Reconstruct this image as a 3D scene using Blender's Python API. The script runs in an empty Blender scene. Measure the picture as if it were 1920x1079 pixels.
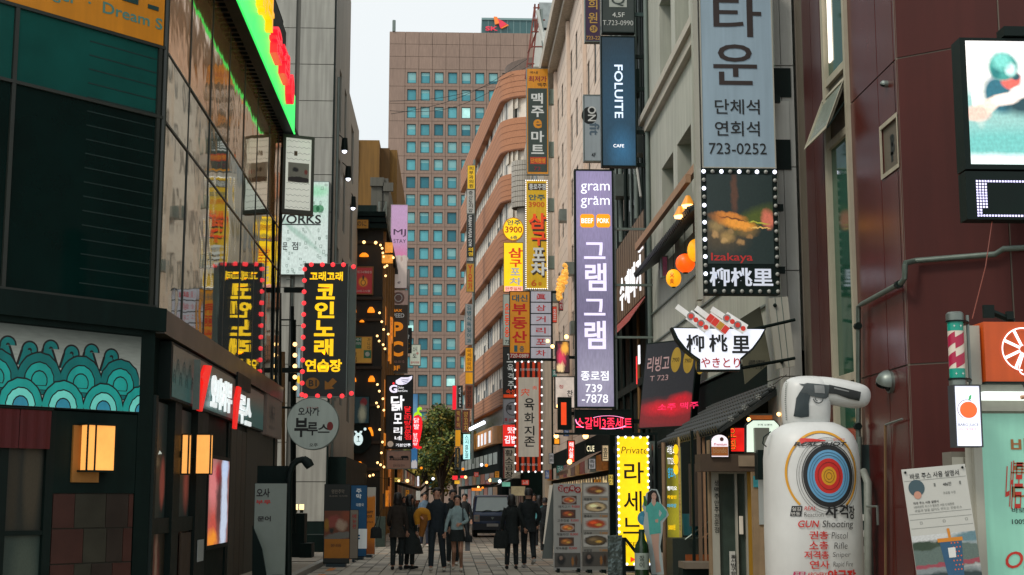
import bpy, math, random
from mathutils import Vector, Matrix
from mathutils.bvhtree import BVHTree
random.seed(7)
R = math.radians
sc = bpy.context.scene
COL = sc.collection
# ---------------------------------------------------------------- camera
PITCH, YAW, CAMZ, FPX = math.atan(398/2667), R(-2.44), 1.6, 2667.0
cam_d = bpy.data.cameras.new('camera'); cam = bpy.data.objects.new('camera', cam_d); COL.objects.link(cam)
cam.location = (0, 0, CAMZ); cam.rotation_euler = (R(90)+PITCH, 0, YAW)
cam_d.sensor_width = 36; cam_d.lens = 36*FPX/1920; cam_d.clip_end = 2000; cam_d.clip_start = .1
sc.camera = cam
CM = Matrix.Rotation(YAW, 3, 'Z') @ Matrix.Rotation(R(90)+PITCH, 3, 'X')
# ---------------------------------------------------------------- world, sun, exposure
SUN_EL, SUN_AZ = 48, 228
w = bpy.data.worlds.new('World'); sc.world = w; w.use_nodes = True
nt = w.node_tree; nt.nodes.clear()
sky = nt.nodes.new('ShaderNodeTexSky'); sky.sky_type = 'NISHITA'; sky.sun_disc = False
sky.sun_elevation = R(SUN_EL); sky.sun_rotation = R(SUN_AZ); sky.air_density = 1; sky.dust_density = 3
mx = nt.nodes.new('ShaderNodeMixRGB'); mx.inputs[0].default_value = .9
tc = nt.nodes.new('ShaderNodeTexCoord'); nz = nt.nodes.new('ShaderNodeTexNoise'); nz.inputs['Scale'].default_value = 2.2
rp = nt.nodes.new('ShaderNodeValToRGB'); rp.color_ramp.elements[0].color = (8.5, 9.05, 9.2, 1); rp.color_ramp.elements[1].color = (9.75, 10.0, 9.95, 1)
rp.color_ramp.elements[0].position = .35; rp.color_ramp.elements[1].position = .65
nt.links.new(tc.outputs['Generated'], nz.inputs['Vector']); nt.links.new(nz.outputs['Fac'], rp.inputs[0])
bgn = nt.nodes.new('ShaderNodeBackground'); bgn.inputs[1].default_value = .1
out = nt.nodes.new('ShaderNodeOutputWorld')
nt.links.new(sky.outputs[0], mx.inputs[1]); nt.links.new(rp.outputs[0], mx.inputs[2])
nt.links.new(mx.outputs[0], bgn.inputs[0]); nt.links.new(bgn.outputs[0], out.inputs[0])
sd = bpy.data.lights.new('sun', 'SUN'); so = bpy.data.objects.new('sun', sd); COL.objects.link(so)
sd.energy = 1.5; sd.angle = R(14); sd.color = (1, .9, .78)
so.rotation_euler = (R(90-SUN_EL), 0, R(180-SUN_AZ)); so.location = (0, 0, 60)
sc.view_settings.view_transform = 'Standard'; sc.view_settings.look = 'None'
sc.view_settings.exposure = .1; sc.view_settings.gamma = 1
sc.cycles.use_denoising = True; sc.cycles.max_bounces = 6; sc.cycles.sample_clamp_indirect = 4
sc.cycles.caustics_reflective = False; sc.cycles.caustics_refractive = False
# ---------------------------------------------------------------- frames: a flat coordinate system lying on a wall or sign
def ray(px, py):
    return CM @ Vector(((px-960)/FPX, (539.5-py)/FPX, -1))
class Fr:
    def __init__(s, o, u, n, v=(0, 0, 1)):
        s.o, s.u, s.n, s.v = Vector(o), Vector(u).normalized(), Vector(n).normalized(), Vector(v).normalized()
    def uv(s, px, py):
        r = ray(px, py); c = Vector((0, 0, CAMZ))
        t = (s.o-c).dot(s.n)/r.dot(s.n); p = c+r*t-s.o
        return p.dot(s.u), p.dot(s.v)
    def at(s, px, py, d=0): return s.pt(*s.uv(px, py), d)
    def pt(s, u, v, d=0): return s.o+s.u*u+s.v*v+s.n*d
    def rc(s, x0, y0, x1, y1):
        xm, ym = (x0+x1)/2, (y0+y1)/2
        return s.uv(x0, ym)[0], s.uv(x1, ym)[0], s.uv(xm, y1)[1], s.uv(xm, y0)[1]
def FY(Y): return Fr((0, Y, 0), (1, 0, 0), (0, -1, 0))
def FL(X): return Fr((X, 0, 0), (0, 1, 0), (1, 0, 0))
def FRr(X): return Fr((X, 0, 0), (0, -1, 0), (-1, 0, 0))
# ---------------------------------------------------------------- materials
def lin(c):
    return tuple((x/255/12.92 if x/255 <= .04045 else ((x/255+.055)/1.055)**2.4) for x in c)+(1,)
MC = {}
def M(name, c, rough=.6, var=.12, scale=2.5, bump=0., metal=0., emit=0., streak=0., spec=.5, bscale=None, ecol=None, coat=0.):
    if name in MC: return MC[name]
    m = bpy.data.materials.new(name); MC[name] = m; m.use_nodes = True
    t = m.node_tree; b = t.nodes['Principled BSDF']; L = t.links.new
    col = lin(c)
    if 0 < emit < .5 and not streak: streak = .1
    b.inputs['Roughness'].default_value = rough; b.inputs['Metallic'].default_value = metal
    b.inputs['Specular IOR Level'].default_value = spec
    if coat: b.inputs['Coat Weight'].default_value = coat
    b.inputs['Base Color'].default_value = col
    if var or streak or bump:
        tcn = t.nodes.new('ShaderNodeTexCoord'); mp = t.nodes.new('ShaderNodeMapping'); L(tcn.outputs['Object'], mp.inputs[0])
        n = t.nodes.new('ShaderNodeTexNoise'); n.inputs['Scale'].default_value = scale; n.inputs['Detail'].default_value = 5; n.inputs['Roughness'].default_value = .65
        L(mp.outputs[0], n.inputs['Vector'])
        r = t.nodes.new('ShaderNodeValToRGB'); r.color_ramp.elements[0].position = .3; r.color_ramp.elements[1].position = .7
        r.color_ramp.elements[0].color = tuple(x*(1-var) for x in col[:3])+(1,)
        r.color_ramp.elements[1].color = tuple(min(1, x*(1+var)) for x in col[:3])+(1,)
        L(n.outputs['Fac'], r.inputs[0]); src = r.outputs[0]
        if streak:
            mp2 = t.nodes.new('ShaderNodeMapping'); mp2.inputs['Scale'].default_value = (6, 6, .35); L(tcn.outputs['Object'], mp2.inputs[0])
            n2 = t.nodes.new('ShaderNodeTexNoise'); n2.inputs['Scale'].default_value = 1.2; n2.inputs['Detail'].default_value = 4; L(mp2.outputs[0], n2.inputs['Vector'])
            r2 = t.nodes.new('ShaderNodeValToRGB'); r2.color_ramp.elements[0].position = .42; r2.color_ramp.elements[1].position = .62
            g = 1-streak; r2.color_ramp.elements[0].color = (g, g, g, 1); r2.color_ramp.elements[1].color = (1, 1, 1, 1); L(n2.outputs['Fac'], r2.inputs[0])
            mu = t.nodes.new('ShaderNodeMixRGB'); mu.blend_type = 'MULTIPLY'; mu.inputs[0].default_value = 1; L(src, mu.inputs[1]); L(r2.outputs[0], mu.inputs[2]); src = mu.outputs[0]
        L(src, b.inputs['Base Color'])
        if rough > .15:
            mr = t.nodes.new('ShaderNodeMapRange'); mr.inputs[3].default_value = max(.05, rough-.1); mr.inputs[4].default_value = min(1, rough+.12); L(n.outputs['Fac'], mr.inputs[0]); L(mr.outputs[0], b.inputs['Roughness'])
        if bump:
            nb = n
            if bscale:
                nb = t.nodes.new('ShaderNodeTexNoise'); nb.inputs['Scale'].default_value = bscale; nb.inputs['Detail'].default_value = 2; L(mp.outputs[0], nb.inputs['Vector'])
            bp = t.nodes.new('ShaderNodeBump'); bp.inputs['Strength'].default_value = bump; bp.inputs['Distance'].default_value = .05; L(nb.outputs['Fac'], bp.inputs['Height']); L(bp.outputs[0], b.inputs['Normal'])
        if emit:
            L(src, b.inputs['Emission Color'])
    if emit:
        b.inputs['Emission Strength'].default_value = emit
        if ecol: 
            for l in list(b.inputs['Emission Color'].links): t.links.remove(l)
            b.inputs['Emission Color'].default_value = lin(ecol)
        elif not (var or streak or bump): b.inputs['Emission Color'].default_value = col
    return m
def E(name, c, s=1., var=.11, scale=.9):
    """face of a backlit sign or lamp: gives off its own colour"""
    if name in MC: return MC[name]
    m = M(name, c, rough=.35, var=var, scale=scale, emit=s)
    return m
def PIC(name, bg, blobs, emit=0., noise=.05, nscale=6., bg2=None, lines=0):
    """flat print: soft shapes on a printed or lit picture, in the panel's own UV"""
    if name in MC: return MC[name]
    m = bpy.data.materials.new(name); MC[name] = m; m.use_nodes = True
    t = m.node_tree; b = t.nodes['Principled BSDF']; L = t.links.new; b.inputs['Roughness'].default_value = .4
    uv = t.nodes.new('ShaderNodeTexCoord')
    nz = t.nodes.new('ShaderNodeTexNoise'); nz.inputs['Scale'].default_value = nscale; nz.inputs['Detail'].default_value = 4; L(uv.outputs['UV'], nz.inputs['Vector'])
    sb = t.nodes.new('ShaderNodeVectorMath'); sb.operation = 'SUBTRACT'; L(nz.outputs['Color'], sb.inputs[0]); sb.inputs[1].default_value = (.5, .5, .5)
    sl = t.nodes.new('ShaderNodeVectorMath'); sl.operation = 'SCALE'; L(sb.outputs[0], sl.inputs[0]); sl.inputs['Scale'].default_value = noise*2
    ad = t.nodes.new('ShaderNodeVectorMath'); L(uv.outputs['UV'], ad.inputs[0]); L(sl.outputs[0], ad.inputs[1])
    base = t.nodes.new('ShaderNodeMixRGB'); base.inputs[1].default_value = lin(bg); base.inputs[2].default_value = lin(bg2 or bg)
    sx = t.nodes.new('ShaderNodeSeparateXYZ'); L(ad.outputs[0], sx.inputs[0]); L(sx.outputs[1], base.inputs[0]); src = base.outputs[0]
    for (cx, cy, rx, ry, c, soft, *rot) in blobs:
        mp = t.nodes.new('ShaderNodeMapping'); mp.vector_type = 'TEXTURE'; mp.inputs['Location'].default_value = (cx, cy, 0); mp.inputs['Scale'].default_value = (rx, ry, 1)
        mp.inputs['Rotation'].default_value = (0, 0, R(rot[0]) if rot else 0)
        L(ad.outputs[0], mp.inputs[0]); s2 = t.nodes.new('ShaderNodeVectorMath'); s2.operation = 'MULTIPLY'; L(mp.outputs[0], s2.inputs[0]); s2.inputs[1].default_value = (1, 1, 0)
        ln = t.nodes.new('ShaderNodeVectorMath'); ln.operation = 'LENGTH'; L(s2.outputs[0], ln.inputs[0])
        mr = t.nodes.new('ShaderNodeMapRange'); mr.inputs[1].default_value = 1+soft; mr.inputs[2].default_value = 1-soft; L(ln.outputs['Value'], mr.inputs[0])
        mi = t.nodes.new('ShaderNodeMixRGB'); L(mr.outputs[0], mi.inputs[0]); L(src, mi.inputs[1]); mi.inputs[2].default_value = lin(c); src = mi.outputs[0]
    n3 = t.nodes.new('ShaderNodeTexNoise'); n3.inputs['Scale'].default_value = 30; n3.inputs['Detail'].default_value = 6; L(uv.outputs['UV'], n3.inputs['Vector'])
    m3 = t.nodes.new('ShaderNodeMapRange'); m3.inputs[3].default_value = .7; m3.inputs[4].default_value = 1.3; L(n3.outputs['Fac'], m3.inputs[0])
    mu = t.nodes.new('ShaderNodeVectorMath'); mu.operation = 'SCALE'; L(src, mu.inputs[0]); L(m3.outputs[0], mu.inputs['Scale']); src = mu.outputs[0]
    if lines:
        wv = t.nodes.new('ShaderNodeTexWave'); wv.bands_direction = 'Y'; wv.inputs['Scale'].default_value = lines; L(uv.outputs['UV'], wv.inputs['Vector'])
        m4 = t.nodes.new('ShaderNodeMapRange'); m4.inputs[3].default_value = .8; m4.inputs[4].default_value = 1.1; L(wv.outputs['Fac'], m4.inputs[0])
        mv = t.nodes.new('ShaderNodeVectorMath'); mv.operation = 'SCALE'; L(src, mv.inputs[0]); L(m4.outputs[0], mv.inputs['Scale']); src = mv.outputs[0]
    L(src, b.inputs['Base Color'])
    if emit: L(src, b.inputs['Emission Color']); b.inputs['Emission Strength'].default_value = emit
    return m
# ---------------------------------------------------------------- meshes
TC = {}
def glyphs(s, bold=0.):
    k = (s, bold)
    if k not in TC:
        c = bpy.data.curves.new('t', 'FONT'); c.body = s; c.offset = bold*.5 if bold > 0 else bold; c.resolution_u = 3
        o = bpy.data.objects.new('t', c); m = bpy.data.meshes.new_from_object(o)
        vs = [(v.co.x, v.co.y) for v in m.vertices]; fs = [tuple(p.vertices) for p in m.polygons]
        bpy.data.objects.remove(o); bpy.data.meshes.remove(m); bpy.data.curves.remove(c)
        if not vs: vs = [(0, 0), (1, 0), (1, 1)]; fs = []
        x0 = min(v[0] for v in vs); x1 = max(v[0] for v in vs); y0 = min(v[1] for v in vs); y1 = max(v[1] for v in vs)
        TC[k] = ([((x-x0)/max(1e-6, x1-x0), (y-y0)/max(1e-6, y1-y0)) for x, y in vs], fs)
    return TC[k]
ORG = {}
class MB:
    def __init__(s): s.v, s.f, s.u = [], [], {}
    def face(s, pts, uv=None):
        n = len(s.v); s.v += [Vector(p) for p in pts]; s.f.append(tuple(range(n, n+len(pts))))
        if uv: s.u[len(s.f)-1] = uv
        return s
    def hexa(s, p):
        n = len(s.v); s.v += p
        for q in ((0, 3, 2, 1), (4, 5, 6, 7), (0, 1, 5, 4), (1, 2, 6, 5), (2, 3, 7, 6), (3, 0, 4, 7)): s.f.append(tuple(n+i for i in q))
        return s
    def box(s, fr, u0, u1, v0, v1, d0, d1):
        return s.hexa([fr.pt(u0, v0, d0), fr.pt(u1, v0, d0), fr.pt(u1, v1, d0), fr.pt(u0, v1, d0), fr.pt(u0, v0, d1), fr.pt(u1, v0, d1), fr.pt(u1, v1, d1), fr.pt(u0, v1, d1)])
    def wbox(s, x0, x1, y0, y1, z0, z1): return s.box(FY(0), x0, x1, z0, z1, -y1, -y0)
    def panel(s, fr, u0, u1, v0, v1, d):
        return s.face([fr.pt(u0, v0, d), fr.pt(u1, v0, d), fr.pt(u1, v1, d), fr.pt(u0, v1, d)], ((0, 0), (1, 0), (1, 1), (0, 1)))
    def poly(s, fr, pts, d0, d1=None):
        if d1 is None: return s.face([fr.pt(u, v, d0) for u, v in pts])
        n = len(s.v); k = len(pts); s.v += [fr.pt(u, v, d0) for u, v in pts]+[fr.pt(u, v, d1) for u, v in pts]
        s.f.append(tuple(range(n+k-1, n-1, -1))); s.f.append(tuple(range(n+k, n+2*k)))
        for i in range(k): j = (i+1) % k; s.f.append((n+i, n+j, n+k+j, n+k+i))
        return s
    def text(s, fr, t, u0, u1, v0, v1, d, bold=0., ex=0., shear=0., mirror=False):
        vs, fs = glyphs(t, bold)
        if mirror: vs = [(1-a, b) for a, b in vs]
        n = len(s.v); h = v1-v0
        s.v += [fr.pt(u0+a*(u1-u0)+shear*b*h, v0+b*h, d+ex) for a, b in vs]
        s.f += [tuple(n+i for i in f) for f in fs]
        if ex:
            m = len(s.v); s.v += [fr.pt(u0+a*(u1-u0)+shear*b*h, v0+b*h, d) for a, b in vs]
            ed = {}
            for f in fs:
                for i in range(len(f)):
                    a, b = f[i], f[(i+1) % len(f)]; ed[(a, b)] = 1
            for (a, b) in ed:
                if (b, a) not in ed: s.f.append((n+b, n+a, m+a, m+b))
        return s
    def tube(s, pts, r, k=8, caps=True):
        pts = [Vector(p) for p in pts]; rs = r if isinstance(r, (list, tuple)) else [r]*len(pts); n0 = len(s.v); a = None
        for i, p in enumerate(pts):
            d = (pts[min(i+1, len(pts)-1)]-pts[max(i-1, 0)]).normalized()
            if a is None: a = d.cross(Vector((0, 0, 1)) if abs(d.z) < .9 else Vector((0, 1, 0))).normalized()
            a = (a-d*a.dot(d)).normalized(); b = d.cross(a)
            rr = rs[i] if isinstance(rs[i], (tuple, list)) else (rs[i], rs[i])
            s.v += [p+a*math.cos(2*math.pi*j/k)*rr[0]+b*math.sin(2*math.pi*j/k)*rr[1] for j in range(k)]
            if i:
                q = n0+i*k
                for j in range(k): s.f.append((q-k+j, q-k+(j+1) % k, q+(j+1) % k, q+j))
        if caps: s.f.append(tuple(n0+j for j in reversed(range(k)))); s.f.append(tuple(n0+(len(pts)-1)*k+j for j in range(k)))
        return s
    def loft(s, rings, k=16, caps=True, e=1.):
        """rings: (centre, rx, ry) ellipses lying flat, stacked"""
        n0 = len(s.v)
        for i, (c, rx, ry) in enumerate(rings):
            for j in range(k):
                a = 2*math.pi*j/k; ca, sa = math.cos(a), math.sin(a)
                s.v.append(Vector(c)+Vector((math.copysign(abs(ca)**e, ca)*rx, math.copysign(abs(sa)**e, sa)*ry, 0)))
            if i:
                q = n0+i*k
                for j in range(k): s.f.append((q-k+j, q-k+(j+1) % k, q+(j+1) % k, q+j))
        if caps: s.f.append(tuple(n0+j for j in reversed(range(k)))); s.f.append(tuple(n0+(len(rings)-1)*k+j for j in range(k)))
        return s
    def ball(s, c, r, k=10, m=6, e=1.):
        r = (r, r, r) if not isinstance(r, (tuple, list)) else r
        return s.loft([(Vector(c)+Vector((0, 0, -r[2]*math.cos(math.pi*(i+.3)/(m+.6-.0)))), r[0]*math.sin(math.pi*(i+.3)/(m+.6)), r[1]*math.sin(math.pi*(i+.3)/(m+.6))) for i in range(m+1)], k, True, e)
    def disc(s, fr, u, v, r, d0, d1=None, k=28, rv=None):
        rv = rv or r
        return s.poly(fr, [(u+r*math.cos(2*math.pi*i/k), v+rv*math.sin(2*math.pi*i/k)) for i in range(k)], d0, d1)
    def ring(s, fr, u, v, r0, r1, d, k=40, a0=0., a1=360., asp=1.):
        n = len(s.v); f = abs(a1-a0) >= 359.9
        m = k if f else k+1
        for i in range(m):
            a = R(a0+(a1-a0)*i/k)
            for r in (r0, r1): s.v.append(fr.pt(u+r*math.cos(a), v+r*asp*math.sin(a), d))
        for i in range(k):
            j = (i+1) % m; s.f.append((n+2*i, n+2*i+1, n+2*j+1, n+2*j))
        return s
    def build(s, name, mat, parent=None, smooth=False, loc=None, kind=None):
        if parent is not None: org = ORG[parent.name]
        elif loc is not None: org = Vector(loc)
        else: org = Vector((0, 0, 0))
        me = bpy.data.meshes.new(name); me.from_pydata([tuple(v-org) for v in s.v], [], s.f)
        if s.u:
            l = me.uv_layers.new(name='UVMap')
            for fi, uvs in s.u.items():
                for li, q in zip(me.polygons[fi].loop_indices, uvs): l.data[li].uv = q
        me.materials.append(mat)
        if smooth:
            me.polygons.foreach_set('use_smooth', [True]*len(me.polygons))
            try: me.set_sharp_from_angle(angle=R(50))
            except Exception: pass
        me.update()
        o = bpy.data.objects.new(name, me); COL.objects.link(o)
        if parent is not None: o.parent = parent
        elif loc is not None: o.location = loc
        ORG[o.name] = org
        if kind: o['kind'] = kind
        return o
def thing(name, label, cat, loc, group=None):
    o = bpy.data.objects.new(name, None); COL.objects.link(o); o.location = loc; o.empty_display_size = .2
    o['label'] = label; o['category'] = cat
    if group: o['group'] = group
    ORG[o.name] = Vector(loc); return o
def tag(o, label, cat, group=None):
    o['label'] = label; o['category'] = cat
    if group: o['group'] = group
    return o
def struct(o): o['kind'] = 'structure'; return o
def dup(o, off=(0, 0, 0), parent=None, name=None):
    """copy of one object with shared mesh data, moved by off"""
    c = o.copy(); COL.objects.link(c); c.parent = parent if parent is not None else o.parent
    c.location = Vector(o.location)+Vector(off); ORG[c.name] = ORG[o.name]+Vector(off); return c
def tree_copy(o, off, label, group):
    r = o.copy(); COL.objects.link(r); r.location = Vector(o.location)+Vector(off); r['label'] = label; r['group'] = group; ORG[r.name] = ORG[o.name]+Vector(off)
    for ch in list(o.children):
        c = ch.copy(); COL.objects.link(c); c.parent = r
        for g in ch.children:
            d = g.copy(); COL.objects.link(d); d.parent = c
    return r
def wall(fr, u0, u1, v0, v1, opens, dep, mb=None):
    """a wall face with real openings and reveals dep deep"""
    mb = mb or MB(); us = sorted({u0, u1, *[x for o in opens for x in o[:2]]}); vs = sorted({v0, v1, *[x for o in opens for x in o[2:]]})
    for a, b in zip(us, us[1:]):
        for c, d in zip(vs, vs[1:]):
            um, vm = (a+b)/2, (c+d)/2
            if any(o[0] < um < o[1] and o[2] < vm < o[3] for o in opens): continue
            mb.face([fr.pt(a, c), fr.pt(b, c), fr.pt(b, d), fr.pt(a, d)])
    for a, b, c, d in opens:
        P = [(a, c), (b, c), (b, d), (a, d)]
        for i in range(4):
            p, q = P[i], P[(i+1) % 4]; mb.face([fr.pt(*q), fr.pt(*p), fr.pt(*p, -dep), fr.pt(*q, -dep)])
    return mb
# ---------------------------------------------------------------- common colours
K = (17, 25, 23)
mBlack = M('black_metal', (10, 26, 23), .5, .2, spec=.2)
mDark = M('dark_cladding', (12, 31, 28), .6, .2, streak=.2, spec=.15)
mInt = M('shop_interior_dark', (10, 25, 22), .8, .3, spec=.1)
mSteel = M('galvanised_steel', (120, 130, 125), .4, .15, metal=.6)
mGreyMetal = M('grey_painted_metal', (105, 118, 112), .45, .12)
mWhite = M('white_paint', (205, 207, 200), .5, .06, streak=.12)
mGlassD = M('dark_glass', (14, 26, 26), .08, .2, spec=.8)
mTxtBlack = M('black_lettering', (18, 22, 22), .5, 0)
mTxtRed = M('red_lettering', (200, 28, 28), .5, 0)
mTxtWhite = M('white_lettering', (215, 218, 215), .5, 0)
mTxtBlue = M('teal_lettering', (25, 95, 110), .5, 0)
eYel = E('lit_yellow_letters', (250, 195, 15), 1.0)
eWht = E('lit_white_letters', (238, 240, 245), 1.0)
eRed = E('lit_red', (235, 30, 40), 1.1)
eWarm = E('warm_lamp', (255, 190, 110), 5, 0)
eBulb = E('bulb_glow', (255, 200, 128), 2.6, 0)
eBulbW = E('white_bulb_glow', (235, 240, 255), 2.5, 0)
eOrange = E('orange_glow', (240, 130, 25), 1.3, .25, 8)
# ---------------------------------------------------------------- a blade sign: lit cabinet standing out from a wall, facing down the street
def blade(label, Y, rect, face, texts=(), side=None, dep=.25, brk=None, panels=(), name='blade_sign', cat='sign', group=None, rim=.03, brz=(.2, .8), bm=None, fr=None, face_pic=False):
    fr = fr or FY(Y); u0, u1, v0, v1 = fr.rc(*rect)
    c = fr.pt((u0+u1)/2, v0, -dep/2); t = thing(name, label, cat, c, group)
    cab = MB().box(fr, u0, u1, v0, v1, -dep, 0)
    cab.box(fr, u0, u0+rim, v0, v1, 0, .02).box(fr, u1-rim, u1, v0, v1, 0, .02).box(fr, u0+rim, u1-rim, v0, v0+rim, 0, .02).box(fr, u0+rim, u1-rim, v1-rim, v1, 0, .02)
    cab.build('cabinet', side or mGreyMetal, t)
    MB().panel(fr, u0+rim, u1-rim, v0+rim, v1-rim, .006).build('face_panel', face, t)
    for i, (pr, pm) in enumerate(panels):
        a, b, cc, d = fr.rc(*pr); MB().panel(fr, max(a, u0+rim), min(b, u1-rim), max(cc, v0+rim), min(d, v1-rim), .010+.001*i).build('colour_panel', pm, t)
    letter(fr, t, texts, .016)
    if brk is not None:
        for q in brz:
            z = v0+(v1-v0)*q; x = fr.pt(u1 if brk > 0 else u0, z).x
            MB().wbox(min(x, brk), max(x, brk), fr.o.y+.08, fr.o.y+.16, z-.06, z+.06).build('bracket', bm or mBlack, t)
    return t
def letter(fr, t, texts, d):
    gr = {}
    for s, r, m, *o in texts:
        kw = dict(o[0]) if o else {}
        v = kw.pop('vert', False); gap = kw.pop('gap', .14); kw.setdefault('bold', .02)
        mb = gr.setdefault(m.name, (MB(), m))[0]
        if v:
            n = len(s); h = (r[3]-r[1])/n
            for i, ch in enumerate(s):
                if ch != ' ':
                    a, b, c, e = fr.rc(r[0], r[1]+i*h+gap*h/2, r[2], r[1]+(i+1)*h-gap*h/2); mb.text(fr, ch, a, b, c, e, d, **kw)
        else:
            a, b, c, e = fr.rc(*r); mb.text(fr, s, a, b, c, e, d, **kw)
    for mb, m in gr.values(): mb.build('lettering', m, t)
def bulbs(t, fr, rect, n_u, n_v, r, mat_on, mat_off=None, every=1, d=.03, as_parts=True):
    """a row of round bulbs round the rim of a sign"""
    u0, u1, v0, v1 = fr.rc(*rect); pos = []
    for i in range(n_u):
        x = u0+(u1-u0)*i/(n_u-1); pos += [(x, v1), (x, v0)]
    for i in range(1, n_v-1):
        z = v0+(v1-v0)*i/(n_v-1); pos += [(u0, z), (u1, z)]
    if not as_parts:
        mb = MB()
        for x, z in pos: mb.ball(fr.pt(x, z, d), r, 6, 4)
        mb.build('bulb_string', mat_on, t, True, kind='stuff'); return
    pr = {}
    for i, (x, z) in enumerate(pos):
        on = (i*7 % every == 0) if every > 1 else True; m = mat_on if on else (mat_off or mat_on)
        if m.name not in pr: o = MB().ball(fr.pt(x, z, d), r, 10, 6).build('bulb', m, t, True); pr[m.name] = (o, fr.pt(x, z, d))
        else: o, p = pr[m.name]; dup(o, fr.pt(x, z, d)-p)
# ================================================================ GROUND
mPave = M('concrete_paver', (150, 143, 130), .75, .3, .7, .2)
mPaveB = M('warm_paver', (160, 140, 120), .75, .2, 1.3, .15)
mJoint = M('paver_joint', (70, 72, 68), .9, .2)
mKerb = M('granite_kerb', (150, 146, 138), .7, .15, 8)
mWalk = M('pale_pavement', (150, 140, 125), .8, .2, 2)
g = MB().panel(Fr((0, 0, 0), (1, 0, 0), (0, 0, 1), (0, 1, 0)), -160, 160, -30, 700, 0).build('ground', M('far_ground', (95, 95, 90), .9, .2)); struct(g)
road = MB().wbox(-3.05, 4.6, -8, 190, .002, .03).build('road', mJoint); struct(road)
gf = Fr((0, 0, 0), (1, 0, 0), (0, 0, 1), (0, 1, 0))
pm, pm2 = MB(), MB(); pv = None; npv = 0
y = 27.5; row = 0
def paver_at(x, y, wx, wy, mat, parent):
    global pv, npv
    key = mat.name
    o = PV.get(key)
    if o is None:
        o = MB().hexa([Vector(p) for p in ((x+.008, y+.008, .03), (x+wx-.008, y+.008, .03), (x+wx-.008, y+wy-.008, .03), (x+.008, y+wy-.008, .03), (x+.012, y+.012, .052), (x+wx-.012, y+.012, .052), (x+wx-.012, y+wy-.012, .052), (x+.012, y+wy-.012, .052))]).build('paver', mat, parent)
        PV[key] = (o, x, y)
    else: dup(o[0], (x-o[1], y-o[2], random.uniform(-.004, .003)), parent)
PV = {}
mPs = [mPave, M('paver_light', (166, 158, 143), .72, .2, 1.3, .15), M('paver_dark', (132, 127, 117), .8, .2, 1.3, .15), mPaveB]
for row in range(9):
    yy = 28.2+row*.62
    for k in range(25):
        x = -3.0+k*.3; paver_at(x, yy+(k % 2)*.31-.31, .3, .62, mPs[(row*7+k*5+(k*row) % 3) % 3], road)
st = [MB() for _ in mPs]
for row in range(-44, 170):
    if 0 <= row < 9: continue
    yy = 28.2+row*.62
    for k in range(25):
        x = -3.0+k*.3; z = .052+random.uniform(-.003, .003); yo = yy+(k % 2)*.31-.31
        q = 3 if random.random() < (.45 if k > 15 else .12) else random.randrange(3)
        mb = st[q]; mb.face([(x+.01, yo+.01, z), (x+.29, yo+.01, z), (x+.29, yo+.61, z), (x+.01, yo+.61, z)])
for mb, m in zip(st, mPs): mb.build('paving_field', m, road, kind='stuff')
# kerbs and side pavements
for name, xa, xb in (('kerb', -3.2, -3.05), ('kerb', 4.6, 4.75)):
    for i in range(42):
        y0 = 14+i*1.5
        if i == 0: ko = MB().wbox(xa, xb, y0+.006, y0+1.494, 0, .14).build(name, mKerb); struct(ko)
        else: struct(dup(ko, (0, 1.5*i, 0)))
struct(MB().wbox(-9, -3.21, -6, 60, .0, .12).build('pavement', mWalk)); struct(MB().wbox(4.76, 12, -6, 120, .0, .12).build('pavement', mWalk))
# stone slabs of the left pavement beside the grey building
pl = MB().wbox(-4.6, -3.22, 35, 47, .10, .125).build('pavement', mJoint); struct(pl)
sl = None
for i in range(12):
    for j in range(3):
        m = mWalk; x = -4.6+j*.46; yy = 35+i*1.0
        if sl is None: sl = MB().wbox(x+.006, x+.45, yy+.006, yy+.99, .12, .14).build('slab', m, pl)
        else: dup(sl, (j*.46, i*1.0, 0))
mLine = M('worn_orange_paint', (205, 125, 60), .8, .3, 9)
dash = None
for i in range(8):
    if dash is None: dash = MB().wbox(-2.75, -2.6, 29.5, 30.6, .0525, .056).build('road_marking', mLine); struct(dash)
    else: struct(dup(dash, (0, i*2.6, 0)))
for x, yy in ((.55, 31.2), (1.1, 33.8), (.2, 29.6)):
    o = MB().wbox(x, x+.16, yy, yy+.1, .054, .056).build('litter_scrap', M('paper_scrap', (225, 225, 215), .8, 0)); tag(o, 'white paper scrap lying on the pavers '+{.55: 'behind the woman in the blue shirt', 1.1: 'nearer the couple in black', .2: 'in front of the woman in the blue shirt'}[x], 'litter')
for i, (x, y) in enumerate(((-.4, 45), (1.9, 39))):
    o = MB().disc(gf, x, y, .33, .03, .0565, 24).build('manhole_cover', M('cast_iron', (60, 62, 58), .5, .2)); struct(o)
# ================================================================ TOWER at the end of the street
TY = 287.; ft = FY(TY)
mTow = M('pink_brown_precast', (152, 129, 115), .8, .14, .09, streak=.16)
mTowJ = M('precast_joint', (134, 112, 100), .9, .1)
tows = [M('office_glass_teal', (98, 176, 186), .2, .12, .4, spec=.3), M('office_glass_mid', (78, 150, 162), .2, .12, .4, spec=.3), M('office_glass_dark', (52, 116, 130), .2, .12, .4, spec=.3)]
mTFr = M('teal_window_frame', (58, 82, 82), .5, .05); mBlind = M('office_blind', (128, 182, 184), .4, .05)
ux = [ft.uv(px, 400)[0] for px in (729, 759.5)]; bw = (ft.uv(759.5+25.45*8, 145)[0]-ft.uv(759.5, 145)[0])/8
b0 = ft.uv(759.5, 145)[0]; zt = ft.uv(860, 61)[1]
rows_px = [145+33.55*i for i in range(23)]
tw = thing('office_tower', 'tall pink brown office tower with square teal windows closing the street', 'building', (5, TY+10, 0))
fl = (ft.uv(860, 145)[1]-ft.uv(860, 145+33.45*18)[1])/18; z0 = ft.uv(860, 147)[1]+fl*.5
tl = ft.uv(730, 100)[0]; NC = 13; tr = b0+bw*NC+6
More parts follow.
